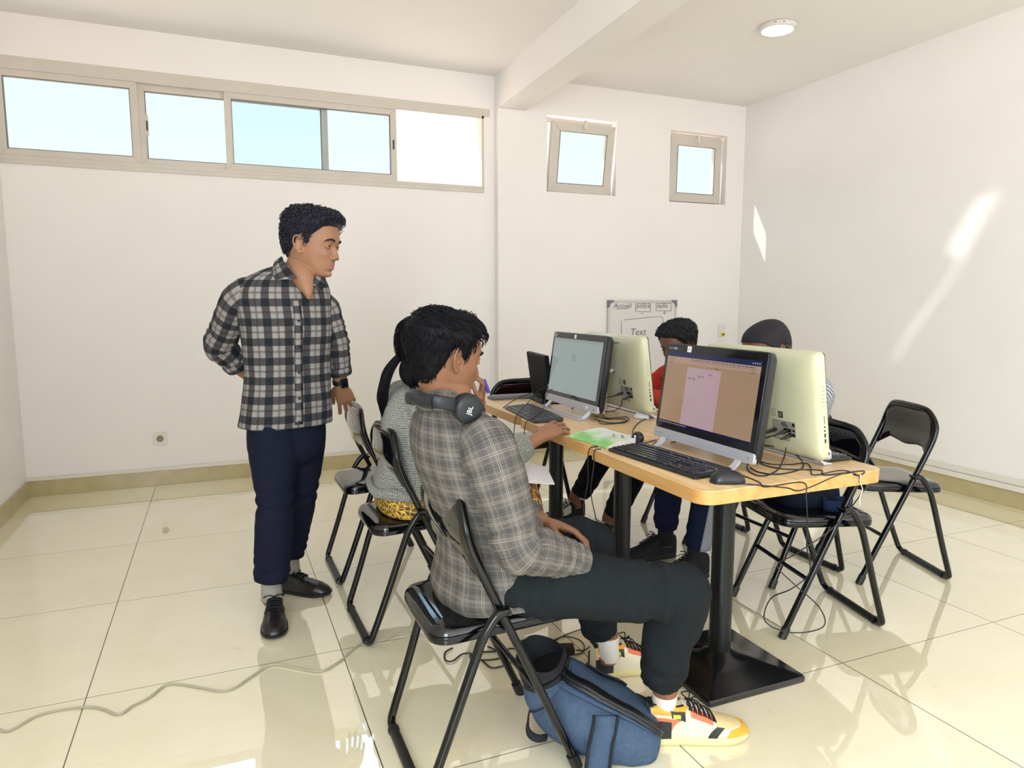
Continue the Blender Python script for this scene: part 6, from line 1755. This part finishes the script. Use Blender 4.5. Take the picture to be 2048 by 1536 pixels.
# hand at the chin, fingers curled
build_hand(skin, frame(WL, Vector((0.02, -0.20, 1)), Vector((0.9, -0.3, 0.1))), 1, curls=((50, 70, 45), (55, 75, 45), (60, 75, 45), (62, 75, 45)), thumb=((0.8, 0.2, -0.6), (0.9, -0.3, -0.4)), spread=3, s=0.88)
HR_, KR_, AR_ = Vector((0.72, 2.57, 0.53)), Vector((1.075, 2.50, 0.505)), Vector((1.05, 2.50, 0.10))
HL_, KL_, AL_ = Vector((0.72, 2.74, 0.53)), Vector((1.085, 2.72, 0.505)), Vector((1.05, 2.70, 0.10))
for H_, K_, A_ in ((HR_, KR_, AR_), (HL_, KL_, AL_)):
    limb(skin, [(H_, 0.072), (H_.lerp(K_, 0.5), 0.062), (K_, 0.048), (K_.lerp(A_, 0.4), 0.045), (A_ + Vector((0, 0, 0.04)), 0.033), (A_ - Vector((0, 0, 0.04)), 0.034)], n=14)
pb(skin, 'body', m_skin5, P, smooth=180, remesh=0.0034)
face_parts(P, h3, HS3, m_hair2, m_lip1)
def th3(p): return 0.012 + 0.008 * smoothstep(0.0, 0.08, p.z) + 0.002 * mnoise.noise(p * 30)
def low3(x, y=0.0, low=-0.06): return hairline(x, y, -0.070)
vs, fs, grid, nrm_ = scalp(h3, HS3, th3, line=low3)
b = MB(); b._add(vs, fs)
strands(b, h3, HS3, grid, nrm_, th3, 900, lambda p, r: 0.05, lambda p, r: Vector((-1.0, 0, -0.45)), r=0.0011, seed=12, minz=0.004)
# ponytail gathered low at the back: a bun and long falling locks
tie = at(803, 706, 2.68)
hair = pb(b, 'hair', m_hair2, P, smooth=180)
rnd = random.Random(5)
b = MB(); vb = tie + M_R * 0.035 + Vector((0, 0, -0.062))
b.ball((0, 0, 0), 1, 20, 14, M=Matrix.Translation(at(824, 742, 2.64)) @ Matrix.Diagonal((0.050, 0.045, 0.060, 1)))
for i in range(150):
    a = rnd.uniform(0, 2 * pi); r0 = rnd.random() ** 0.5
    o_ = Vector((cos(a) * 0.020 * r0, sin(a) * 0.026 * r0, 0))
    w_ = Vector((rnd.uniform(-0.008, 0.008), rnd.uniform(-0.008, 0.008), 0)); lz = rnd.uniform(0.82, 1.04)
    pts = [tie + o_ * 0.4, at(795, 716, 2.66) + o_ * 0.8, at(778, 740, 2.65) + o_, at(769, 768, 2.65) + o_ * 0.9 + w_ * 0.4, at(765, 768 + 36 * lz, 2.66) + o_ * 0.7 + w_, at(768, 768 + 64 * lz, 2.67) + o_ * 0.3 + w_]
    b.tube(catmull(pts, 3), [v[0] for v in cat_vals([[0.0022], [0.0030], [0.0032], [0.0030], [0.0024], [0.0006]], 3)], 4, cap=False)
for i in range(70):
    a = rnd.uniform(0, 2 * pi); o_ = Vector((cos(a) * 0.03, sin(a) * 0.03, rnd.uniform(-0.02, 0.02)))
    pts = [at(812, 706, 2.65) + o_ * 0.5, at(822, 728, 2.625) + o_, at(828, 752, 2.62) + o_, at(834, 772, 2.64) + o_ * 0.7]
    b.tube(catmull(pts, 3), 0.0018, 4, cap=False)
pt = b.build('ponytail', m_hair2, hair, smooth=180)
MB().tube([tie + Vector((0.021 * cos(a) * M_R.x - 0.010 * sin(a), 0.021 * cos(a) * M_R.y + 0.018 * sin(a), 0.014 * sin(a))) for a in [2 * pi * k / 20 for k in range(20)]], 0.0058, 8, closed=True).build('hair_tie', mat('mustard_hair_tie', 'b39a4c', 0.8), hair, smooth=180)

sh = MB()
bd = [(0.640, 2.655, 0.535, 0.178, 0.150, 0.115, 2.4), (0.650, 2.655, 0.560, 0.180, 0.150, 0.120, 2.4), (0.668, 2.655, 0.62, 0.168, 0.125, 0.112, 2.3), (0.675, 2.655, 0.70, 0.158, 0.115, 0.108, 2.3), (0.680, 2.655, 0.78, 0.164, 0.120, 0.114, 2.3), (0.690, 2.655, 0.845, 0.172, 0.118, 0.118, 2.3), (0.700, 2.655, 0.890, 0.162, 0.098, 0.110, 2.3), (0.710, 2.655, 0.925, 0.125, 0.078, 0.092, 2.2), (0.716, 2.655, 0.948, 0.075, 0.060, 0.066, 2.1)]
loft(sh, bd, -UY, UX, n=60, steps=7, wr=0.010, ws=8, seed=41, stretch=(1, 1, 0.7))
limb(sh, [(SR + UY * 0.05, 0.052), (SR, 0.064), (SR.lerp(ER, 0.4), 0.062), (ER, 0.060), (ER.lerp(WR, 0.3), 0.058), (ER.lerp(WR, 0.5), 0.055), (ER.lerp(WR, 0.68), 0.047), (ER.lerp(WR, 0.71), 0.038)], n=40, steps=8, wr=0.006, ws=16, seed=43, bunch=((0.72, 0.2, 0.0035, 16),), up=-UY)
limb(sh, [(SL - UY * 0.05, 0.052), (SL, 0.064), (SL.lerp(EL, 0.5), 0.060), (EL, 0.056), (EL.lerp(WL, 0.5), 0.046), (EL.lerp(WL, 0.8), 0.040)], n=30, steps=7, wr=0.006, ws=16, seed=47, up=UY)
pb(sh, 'cardigan', m_knit, P, smooth=180)
# rolled knit hem showing under the backrest
b = MB(); rings = []
for k in range(30):
    a = -1.9 + 3.8 * k / 29; d = -UX * cos(a) + UY * sin(a)
    c = Vector((0.645, 2.655, 0.555)) + Vector((d.x * 0.125, d.y * 0.182, 0.006 * sin(a * 5)))
    rings.append([c + d * 0.014 * cos(q) + Vector((0, 0, 0.020 * sin(q))) for q in [2 * pi * j / 10 for j in range(10)]])
b.rings(rings); pb(b, 'cardigan_hem', m_knit, P, smooth=180)
# brocade wrap skirt with a patterned front
def brocade(name, base, gold, dark, sc_=60.0):
    m = bpy.data.materials.new(name); m.use_nodes = True
    n, L, b_, uv, sp, M_ = uv_nodes(m)
    vo = n.new('ShaderNodeTexVoronoi'); vo.feature = 'DISTANCE_TO_EDGE'; vo.inputs['Scale'].default_value = sc_; L.new(uv.outputs[0], vo.inputs['Vector'])
    wv = n.new('ShaderNodeTexWave'); wv.wave_type = 'RINGS'; wv.inputs['Scale'].default_value = 14; wv.inputs['Distortion'].default_value = 9; wv.inputs['Detail Scale'].default_value = 6; L.new(uv.outputs[0], wv.inputs['Vector'])
    ad = M_('ADD', M_('MULTIPLY', M_('LESS_THAN', vo.outputs['Distance'], 0.09), 0.5), M_('MULTIPLY', wv.outputs['Fac'], 0.5))
    r = n.new('ShaderNodeValToRGB'); e = r.color_ramp.elements; e[0].position = 0.15; e[0].color = rgb(dark); e[1].position = 0.8; e[1].color = rgb(gold); x = e.new(0.45); x.color = rgb(base)
    L.new(ad, r.inputs[0]); L.new(r.outputs[0], b_.inputs['Base Color']); b_.inputs['Roughness'].default_value = 0.6; b_.inputs['Specular IOR Level'].default_value = 0.3
    return m
b = MB(); loft(b, [(0.70, 2.655, 0.462, 0.185, 0.14, 0.150, 2.5), (0.69, 2.655, 0.49, 0.186, 0.14, 0.150, 2.5), (0.675, 2.655, 0.55, 0.172, 0.13, 0.125, 2.4), (0.672, 2.655, 0.585, 0.155, 0.115, 0.105, 2.3)], -UY, UX, n=48, steps=5, wr=0.004, ws=14, seed=51)
pb(b, 'brocade_wrap', brocade('gold_brocade', '9a7328', 'd9b95a', '4e3418'), P, smooth=180)
b = MB(); rings = []
path = [(Vector((0.74, 2.655, 0.515)), 0.185, 0.066), (Vector((0.88, 2.650, 0.525)), 0.178, 0.074), (Vector((1.00, 2.640, 0.528)), 0.175, 0.076), (Vector((1.085, 2.630, 0.510)), 0.178, 0.076), (Vector((1.125, 2.625, 0.440)), 0.182, 0.072), (Vector((1.130, 2.620, 0.34)), 0.178, 0.072), (Vector((1.115, 2.615, 0.22)), 0.172, 0.080)]
PP = catmull([p for p, a, c in path], 6); AA = cat_vals([[a, c] for p, a, c in path], 6)
for i, p in enumerate(PP):
    t = (PP[min(i + 1, len(PP) - 1)] - PP[max(i - 1, 0)]).normalized(); nn = UY.cross(t).normalized()
    rings.append([p + UY * math.copysign(abs(cos(q)) ** 0.75, cos(q)) * AA[i][0] * -1 + nn * math.copysign(abs(sin(q)) ** 0.85, sin(q)) * AA[i][1] * (1 - 0.12 * cos(q * 2)) + nn * 0.004 * sin(q * 9 + i * 0.15) for q in [2 * pi * j / 48 for j in range(48)]])
b.rings(rings)
m_sk = brocade('patterned_skirt_cloth', 'b0673f', 'd9c98c', '5a2620', 40.0)
pb(b, 'patterned_skirt', m_sk, P, smooth=180)
b = MB(); a_ = [Vector((1.150, 2.46 + 0.016 * k, 0.50)) for k in range(12)]
for A_, ang in ((AR_, 0), (AL_, 0)): make_shoe(P, shoe_M(Vector((A_.x - 0.03, A_.y, 0.0)), 0), 'oxford', dict(upper=m_ox, sole=m_oxs, lace=m_lace_blk), laces=False)

# what she holds: pen at the chin, notebook and dark pouch on her lap, mouse under her hand
pen = MB().tube([Vector((1.005, 2.640, 0.905)), Vector((1.000, 2.655, 0.930)), Vector((0.995, 2.668, 0.955))], [0.0085, 0.0085, 0.0075], 10)
tag(pen.build('pen', mat('violet_plastic', '4a37a8', 0.35), None, smooth=60), 'short violet pen in the woman\'s curled hand at her chin', 'pen')
nb_ = empty('notebook', (1.045, 2.405, 0.618), radians(18)); nb_.rotation_euler = (radians(9), radians(6), radians(-14)); tag(nb_, 'open white notebook lying on the woman\'s lap', 'notebook')
m_pg = mat('white_paper', 'e4e0e6', 0.6)
for sg in (-1, 1):
    rings = []
    for j in range(2):
        y = -0.085 + 0.17 * j
        up = [Vector((sg * 0.118 * t, y, 0.003 + 0.012 * sin(pi * min(1, t * 1.25)) * (1 - t * 0.55))) for t in [k / 8 for k in range(9)]]
        rings.append(up + [Vector((p.x, p.y, -0.002)) for p in up[::-1]])
    MB().rings(rings).build('page_block', m_pg, nb_, smooth=30)
pch = MB()
rings = [[Vector((1.125 + x * s_ * 0.6, 2.545 + y * s_ * 0.8, z + 0.008)) for x, y in round_rect(-0.060, 0.060, -0.050, 0.050, 0.02, 4)] for s_, z in ((0.7, 0.575), (1.0, 0.580), (1.02, 0.588), (0.9, 0.596), (0.5, 0.600))]
tag(pch.rings(rings).build('pouch', cloth('dark_navy_cloth', '1c2233', 0.1), None, smooth=60), 'dark navy cloth pouch on the woman\'s knees beside the notebook', 'pouch')
# ------------------------------------------------------------------ persons 4 and 5 behind the computers
def seated_far(label, base, headpos, fdir, pitch, HS, skinm, hairm, thick, strand_fn, shirtm, trousm, shirt_off, knees, ankles, shoe_spec, shoe_heels, seedv, lean=0.80, line=None, hands=()):
    P = empty('person', base); tag(P, label, 'person')
    bx, by = base[0], base[1]
    F = Vector((-1, 0, 0)); U = Vector((0, 1, 0))
    fd = Vector(fdir).normalized(); hv = fd + Vector((0, 0, -pitch))
    hM = frame(headpos, hv, Vector((0, 0, 1)) + fd * pitch)
    neck = hM @ Vector((-0.030, 0, -0.055))
    shz = neck.z - 0.085
    top = Vector((neck.x * lean + bx * (1 - lean) + 0.015, by * 0.4 + neck.y * 0.6, shz))
    hipc = Vector((bx, by, 0.50))
    skin = MB(); mid = hipc.lerp(top, 0.55) + Vector((0.035, 0, 0))
    secs = [(hipc.x, hipc.y, 0.50, 0.13, 0.10, 0.10, 2.2), (mid.x, mid.y, mid.z, 0.12, 0.085, 0.085, 2.2), (top.x + 0.02, top.y, shz - 0.06, 0.14, 0.08, 0.08, 2.2), (top.x, top.y, shz, 0.09, 0.055, 0.055, 2.2)]
    loft(skin, secs, U, F, n=22, steps=4)
    build_head(skin, hM, HS)
    limb(skin, [(top - Vector((0, 0, 0.02)), 0.065), (top.lerp(neck, 0.5) + Vector((0.008, 0, 0)), 0.058), (neck, 0.057), (hM @ Vector((-0.026, 0, -0.01)), 0.052)], n=20)
    arms = []
    for sg, wr_ in ((1, hands[0]), (-1, hands[1])):
        S_ = top + U * sg * 0.165 + Vector((0.01, 0, -0.055)); W_ = Vector(wr_); E_ = S_.lerp(W_, 0.45) + Vector((0.02, sg * 0.05, -0.10))
        arms.append((S_, E_, W_, sg))
        limb(skin, [(S_, 0.040), (S_.lerp(E_, 0.5), 0.037), (E_, 0.036), (E_.lerp(W_, 0.5), 0.032), (W_, 0.026)], n=14)
        build_hand(skin, frame(W_, Vector((-1, -0.25 * sg, -0.15)), Vector((-0.1, 0, 1))), sg, curls=((22, 25, 15),) * 4)
    for K_, A_, sg in zip(knees, ankles, (1, -1)):
        H_ = hipc + U * sg * 0.09 + Vector((0, 0, 0.03)); K_ = Vector(K_); A_ = Vector(A_)
        limb(skin, [(H_, 0.07), (H_.lerp(K_, 0.5), 0.06), (K_, 0.048), (K_.lerp(A_, 0.45), 0.045), (A_ + Vector((0, 0, 0.05)), 0.034), (A_ - Vector((0, 0, 0.04)), 0.036)], n=14)
    pb(skin, 'body', skinm, P, smooth=180, remesh=0.0036)
    face_parts(P, hM, HS, hairm, m_lip1)
    vs, fs, grid, nrm_ = scalp(hM, HS, thick, line=line)
    b = MB(); b._add(vs, fs); strand_fn(b, hM, HS, grid, nrm_, thick)
    pb(b, 'hair', hairm, P, smooth=180)
    sh = MB()
    secs = [(hipc.x, hipc.y, 0.470, 0.185, 0.15, 0.16, 2.5), (hipc.x, hipc.y, 0.56, 0.18, 0.14, 0.14, 2.4), (mid.x, mid.y, mid.z, 0.172, 0.12, 0.125, 2.3), (mid.x * 0.4 + top.x * 0.6 + 0.02, top.y, mid.z * 0.4 + shz * 0.6, 0.185, 0.12, 0.13, 2.3), (top.x + 0.012, top.y, shz - 0.055, 0.188, 0.105, 0.118, 2.3), (top.x, top.y, shz - 0.015, 0.150, 0.085, 0.10, 2.2), (top.x - 0.004, top.y, shz + 0.020, 0.085, 0.068, 0.076, 2.1)]
    loft(sh, secs, U, F, n=56, steps=7, wr=0.010, ws=8, seed=seedv)
    for S_, E_, W_, sg in arms:
        limb(sh, [(S_ - U * sg * 0.05, 0.052), (S_, 0.065), (S_.lerp(E_, 0.5), 0.062), (E_, 0.058), (E_.lerp(W_, 0.5), 0.050), (E_.lerp(W_, 0.85), 0.042)], n=30, steps=7, wr=0.006, ws=13, seed=seedv + sg, up=U * sg)
    pb(sh, 'sweater', shirtm, P, smooth=180)
    tr = MB(); loft(tr, [(hipc.x, hipc.y, 0.458, 0.160, 0.13, 0.14, 2.4), (hipc.x, hipc.y, 0.49, 0.182, 0.15, 0.16, 2.5), (hipc.x, hipc.y, 0.56, 0.17, 0.13, 0.13, 2.4)], U, F, n=32, steps=4)
    hems = []
    for K_, A_, sg in zip(knees, ankles, (1, -1)):
        H_ = hipc + U * sg * 0.09 + Vector((0, 0, 0.03)); K_ = Vector(K_); hem = Vector(A_) + (K_ - Vector(A_)) * 0.12
        hems.append((K_, hem))
        limb(tr, [(H_, 0.092), (H_.lerp(K_, 0.5), 0.084), (K_ + Vector((-0.008, 0, 0.004)), 0.074), (K_.lerp(hem, 0.3), 0.069), (K_.lerp(hem, 0.75), 0.063), (hem, 0.056)], n=28, steps=8, wr=0.008, ws=8, seed=seedv + 3 + sg, bunch=((0.93, 0.08, 0.004, 14),), up=U)
    pb(tr, 'trousers', trousm, P, smooth=180, remesh=0.006)
    for (hl, ang), spec, A_ in zip(shoe_heels, shoe_spec, ankles):
        A_ = Vector(A_)
        if spec.get('sock'):
            b = MB(); limb(b, [(A_ + Vector((0, 0, 0.07)), 0.039), (A_, 0.040), (A_ - Vector((0, 0, 0.03)), 0.044)], n=16); pb(b, 'sock', spec['sock'], P, smooth=180)
        make_shoe(P, shoe_M(Vector(hl), ang), 'sneaker', spec, laces=True)
    return P, hM, hems
m_red = cloth('coral_red_jersey', 'b63a2c', 0.08)
m_stripe = bpy.data.materials.new('grey_fine_stripe_jersey'); m_stripe.use_nodes = True
n, L, b_, uv, sp, M_ = uv_nodes(m_stripe)
q = n.new('ShaderNodeMix'); q.data_type = 'RGBA'; L.new(M_('GREATER_THAN', M_('SINE', M_('MULTIPLY', sp.outputs[1], 780.0)), 0.1), q.inputs['Factor'])
q.inputs['A'].default_value = rgb('b9bcc6'); q.inputs['B'].default_value = rgb('5b5f6d'); L.new(q.outputs['Result'], b_.inputs['Base Color']); b_.inputs['Roughness'].default_value = 0.9
m_blkhair = mat('soft_black_hair', '111015', 0.7, noise=(80, 0.3)); m_shave = mat('close_cropped_hair', '17121c', 0.8, noise=(220, 0.35), bump=(700, 0.5, 0.001))
def curly(b, hM, HS, grid, nrm_, th): 
    strands(b, hM, HS, grid, nrm_, th, 1700, lambda p, r: 0.026, lambda p, r: Vector((r.uniform(-1, 1), r.uniform(-1, 1), r.uniform(-1, 1))), r=0.0024, curl=0.0075, seed=14, minz=0.012, nseg=7)
def cropped(b, hM, HS, grid, nrm_, th):
    strands(b, hM, HS, grid, nrm_, th, 1500, lambda p, r: 0.006, lambda p, r: Vector((r.uniform(-.4, .4), r.uniform(-.4, .4), -0.6)), r=0.0009, seed=15, minz=0.006, nseg=3)
DARKS = dict(DARKSNK); DARKS['sock'] = mat('black_sock', '131313', 0.9)
seated_far('person with tight black curls in a red top behind the farther ivory computer', (2.42, 3.12, 0.0), at(1354, 691, 3.66), (-1, -0.25, 0), 0.34, 0.90, m_skin4, m_blkhair,
           lambda p: 0.010 + 0.020 * smoothstep(0.0, 0.07, p.z) - 0.008 * smoothstep(0.03, 0.09, p.x) + 0.003 * mnoise.noise(p * 60), curly, m_red, cloth('black_trousers', '17171c', 0.1), 0,
           ((2.02, 3.36, 0.50), (2.00, 3.00, 0.50)), ((1.885, 3.52, 0.11), (1.87, 3.115, 0.10)), (DARKSNK2, DARKSNK2), (((1.935, 3.53, 0), 182), ((1.915, 3.125, 0), 188)), 61,
           hands=((1.98, 3.33, 0.80), (1.99, 3.00, 0.80)))
P5, h5, hems5 = seated_far('person with close-cropped dark hair in a striped grey jersey behind the nearer ivory computer', (2.43, 2.50, 0.0), at(1533, 702, 2.98), (-1, -0.12, 0), 0.52, 1.03, m_skin4, m_shave,
           lambda p: 0.0045, cropped, m_stripe, cloth('navy_track_fabric', '1b2138', 0.08), 0,
           ((2.02, 2.80, 0.50), (2.03, 2.50, 0.50)), ((2.005, 2.800, 0.105), (1.985, 2.535, 0.10)), (DARKS, DARKS), (((2.065, 2.815, 0), 176), ((2.045, 2.540, 0), 184)), 67,
           hands=((2.02, 2.66, 0.795), (2.03, 2.32, 0.795)), lean=0.42)
# pale side stripe down the near trouser leg
K_, hem = hems5[1]; b = MB(); r0 = []; r1 = []
for i in range(18):
    t = i / 17; c = K_.lerp(hem, 0.10 + 0.90 * t); r_ = 0.074 - 0.014 * t
    a0, a1 = radians(-118), radians(-62)
    pts = []
    for k in range(7):
        a = a0 + (a1 - a0) * k / 6; pts.append(c + Vector((cos(a), sin(a), 0)) * r_)
    r0.append(pts)
rings = [p + [c_ + (c_ - (K_.lerp(hem, 0.10 + 0.90 * i / 17))).normalized() * 0.003 for c_ in p[::-1]] for i, p in enumerate(r0)]
pb(MB().rings(rings), 'trouser_stripe', cloth('pale_grey_stripe', '8f939f', 0.05), P5, smooth=180)
# ------------------------------------------------------------------ blue backpack slumped on the floor, dark bag on the chair
m_denim = mat('heather_blue_canvas', '44556c', 0.9, spec=0.15, noise=(70, 0.14), bump=(500, 0.35, 0.001))
m_webbing = mat('black_webbing', '11131a', 0.8, bump=(700, 0.3, 0.0006)); m_zip = mat('black_zip', '0d0e12', 0.45)
bp = empty('backpack', (1.00, 1.66, 0)); tag(bp, 'blue canvas backpack slumped open on the floor beside the yellow sneaker', 'backpack')
A = at(1298, 1456, 1.885); B_ = at(1222, 1430, 1.90); C_ = at(1152, 1405, 1.925); D_ = at(1106, 1374, 1.965)
def bag_ring(c, ax, h, d, n=36, e=2.6, base=0.003, seed=0.0, lean=0.0):
    """section across the bag axis: h up, d horizontal depth; never below the floor"""
    side = ax.cross(Vector((0, 0, 1))).normalized(); up = side.cross(ax).normalized(); r = []
    for k in range(n):
        t = 2 * pi * k / n
        p = c + side * math.copysign(abs(cos(t)) ** (2 / e), cos(t)) * d + up * math.copysign(abs(sin(t)) ** (2 / e), sin(t)) * h + side * lean * sin(t)
        p += (side * cos(t) + up * sin(t)) * 0.012 * (fold(p, 8.0, 3.3 + seed) - 0.25)
        if p.z < base: p.z = base + 0.002 * (k % 2)
        r.append(p)
    return r
path = [(A + Vector((0.020, 0, -0.035)), 0.030, 0.060), (A + Vector((0.005, 0, -0.03)), 0.062, 0.105), (A.lerp(B_, 0.4) + Vector((0, 0, -0.025)), 0.076, 0.120), (B_ + Vector((0, 0, -0.018)), 0.086, 0.128), (C_ + Vector((0, 0, -0.006)), 0.090, 0.128), (D_ + Vector((0.005, 0, -0.010)), 0.086, 0.120), (D_ + Vector((-0.012, 0.004, 0.018)), 0.078, 0.112), (D_ + Vector((-0.020, 0.006, 0.055)), 0.066, 0.100)]
PP = catmull([p for p, h, d in path], 6); HD = cat_vals([[h, d] for p, h, d in path], 6)
ax = (D_ - A).normalized()
rings = []
for i, p in enumerate(PP):
    a = (PP[min(i + 1, len(PP) - 1)] - PP[max(i - 1, 0)]).normalized(); w_ = smoothstep(0.62, 1.0, i / len(PP)); a = (a * 0.6 + ax * (1.5 - 0.9 * w_) + Vector((0, 0, 1.25 * w_))).normalized()
    rings.append(bag_ring(p, a, HD[i][0], HD[i][1]))
e_ax = (ax * 0.55 + Vector((0, 0, 1.0))).normalized(); last = PP[-1]
n_out_ring = rings[-1]
inner = []
for dp, sc_ in ((0.004, 0.985), (-0.004, 0.955), (-0.05, 0.90), (-0.12, 0.70)):
    inner.append([last + (q - last) * sc_ + e_ax * dp for q in n_out_ring])
main = pb(MB().rings(rings, cap=True), 'bag_body', m_denim, bp, smooth=180)
b = MB(); b.rings([[last + (q - last) * 1.008 - e_ax * 0.022 for q in n_out_ring], [last + (q - last) * 1.015 - e_ax * 0.004 for q in n_out_ring], inner[0], inner[1]], cap=False); pb(b, 'bound_edge', m_webbing, bp, smooth=60)
# standing open collar with black lining
col_top = []; b = MB()
cr = []
for k, q in enumerate(n_out_ring):
    t = 2 * pi * k / len(n_out_ring)
    cr.append(q)
def collar_ring(f, sc_):
    out = []
    for q in n_out_ring:
        w = smoothstep(-0.06, 0.06, (q - last).dot(ax)) 
        out.append(last + (q - last) * sc_ + e_ax * (0.010 + 0.052 * f * (0.35 + 0.65 * w)) + Vector((0, 0, 0.020 * f * w)))
    return out
pb(MB().rings([collar_ring(0, 1.0), collar_ring(0.5, 1.02), collar_ring(1.0, 0.97), collar_ring(1.0, 0.93), collar_ring(0.4, 0.93), [q - e_ax * 0.05 for q in collar_ring(0, 0.88)]], cap=False), 'open_lining', m_webbing, bp, smooth=60)
pb(MB().rings([[last + (q - last) * 0.955 + e_ax * 0.006 for q in n_out_ring], [last + (q - last) * 0.93 + e_ax * 0.002 for q in n_out_ring]]), 'dark_inside', mat('black_lining', '08080b', 0.95), bp, smooth=60)
def on_bag(i, k, out):
    i = max(0, min(len(rings) - 1, i)); c = PP[i]; q = rings[i][k % 36]; return q + (q - c).normalized() * out
def band_on(name, i0, i1, k0, k1, half, m, out=0.004, kk=0.0):
    """strip of fabric running over the bag between ring i0 and i1 while the angle index goes k0..k1"""
    n_ = 26; a_ = []; c_ = []
    for j in range(n_):
        t = j / (n_ - 1); i = i0 + (i1 - i0) * t; k = k0 + (k1 - k0) * t
        def samp(kx):
            i_0 = int(i); f = i - i_0; k_0 = int(math.floor(kx)); g = kx - k_0
            return on_bag(i_0, k_0, out).lerp(on_bag(i_0 + 1, k_0, out), f).lerp(on_bag(i_0, k_0 + 1, out).lerp(on_bag(i_0 + 1, k_0 + 1, out), f), g)
        a_.append(samp(k - half)); c_.append(samp(k + half))
    b = MB(); strip(b, a_, c_, 0.004); return pb(b, name, m, bp, smooth=180)
band_on('front_pocket', 3, 33, 7.5, 7.5, 4.8, m_denim, 0.008)
band_on('zip', 3, 31, 11.6, 10.2, 0.85, m_zip, 0.013)
band_on('zip_teeth', 3, 31, 11.6, 10.2, 0.22, mat('grey_zip_teeth', '2c2e35', 0.4, metal=0.4), 0.0155)
band_on('webbing_strip', 20, 35, 1.0, 1.6, 0.7, m_webbing, 0.006)
band_on('webbing_strip', 34.5, 34.8, -3, 22, 0.6, m_webbing, 0.006)
band_on('mesh_pocket', 17, 25, 4.4, 4.0, 2.6, m_webbing, 0.013)
# shoulder strap falling forward over the floor
s0 = [at(1212, 1432, 1.80), at(1208, 1462, 1.785), at(1200, 1500, 1.76), at(1192, 1545, 1.70), at(1185, 1580, 1.64)]
s0[2].z = max(s0[2].z, 0.018); s0[3].z = 0.008; s0[4].z = 0.006
sp_ = catmull(s0, 5)
b = MB(); strip(b, [p - M_R * 0.030 for p in sp_], [p + M_R * 0.030 for p in sp_], 0.010); st = pb(b, 'shoulder_strap', m_denim, bp, smooth=180)
for sg in (-1, 1):
    b = MB(); strip(b, [p + M_R * sg * 0.028 + Vector((0, 0, 0.002)) for p in sp_], [p + M_R * sg * 0.036 + Vector((0, 0, 0.002)) for p in sp_], 0.013); b.build('strap_edge', m_webbing, st, smooth=180)
# black grab loop on the left and the strap adjuster on top
lp = [at(1078, 1398, 1.93), at(1060, 1420, 1.90), at(1053, 1448, 1.88), at(1055, 1470, 1.86), at(1072, 1482, 1.85), at(1092, 1480, 1.86)]
for p in lp: p.z = max(p.z, 0.012)
lp = catmull(lp, 5); b = MB(); strip(b, [p + Vector((0, 0, -0.004)) for p in lp], [p + Vector((0.010, 0.006, 0.014)) for p in lp], 0.005); pb(b, 'grab_loop', m_webbing, bp, smooth=180)
b = MB(); cb = at(1283, 1398, 1.98); b.box(-0.020, 0.020, -0.012, 0.012, 0, 0.006, Matrix.Translation(cb) @ Matrix.Rotation(radians(-35), 4, 'Z') @ Matrix.Rotation(radians(20), 4, 'Y')); b.box(-0.013, 0.013, -0.005, 0.005, 0.006, 0.010, Matrix.Translation(cb) @ Matrix.Rotation(radians(-35), 4, 'Z') @ Matrix.Rotation(radians(20), 4, 'Y'))
pb(b, 'strap_buckle', m_zip, bp, smooth=30, bevel=0.002)

bg = empty('shoulder_bag', (2.16, 2.09, 0.46), radians(-13)); tag(bg, 'dark navy soft bag with wide strap loop on the chair seat under the table end', 'bag')
m_nb = cloth('dark_navy_nylon', '141a28', 0.12)
rings = []
for z, s_ in ((0.000, 0.80), (0.008, 0.96), (0.035, 1.03), (0.070, 0.98), (0.100, 0.82), (0.118, 0.50), (0.122, 0.15)):
    rings.append([Vector((x * s_ + 0.010 * mnoise.noise(Vector((x * 9, y * 9, z * 12))), y * s_ + 0.012 * mnoise.noise(Vector((x * 8 + 4, y * 9, z * 12))), z)) for x, y in round_rect(-0.12, 0.13, -0.10, 0.145, 0.06, 6)])
MB().rings(rings).build('bag_body', m_nb, bg, smooth=180)
b = MB(); a_, c_ = [], []
for k in range(28):
    t = 2 * pi * k / 27; p = Vector((0.055 * cos(t) + 0.07, -0.125 + 0.030 * sin(t), 0.004)); a_.append(p); c_.append(p + Vector((0.006 * cos(t), 0, 0.046)))
strip(b, a_, c_, 0.004); b.build('strap', cloth('navy_webbing', '1d2a44', 0.08), bg, smooth=180)
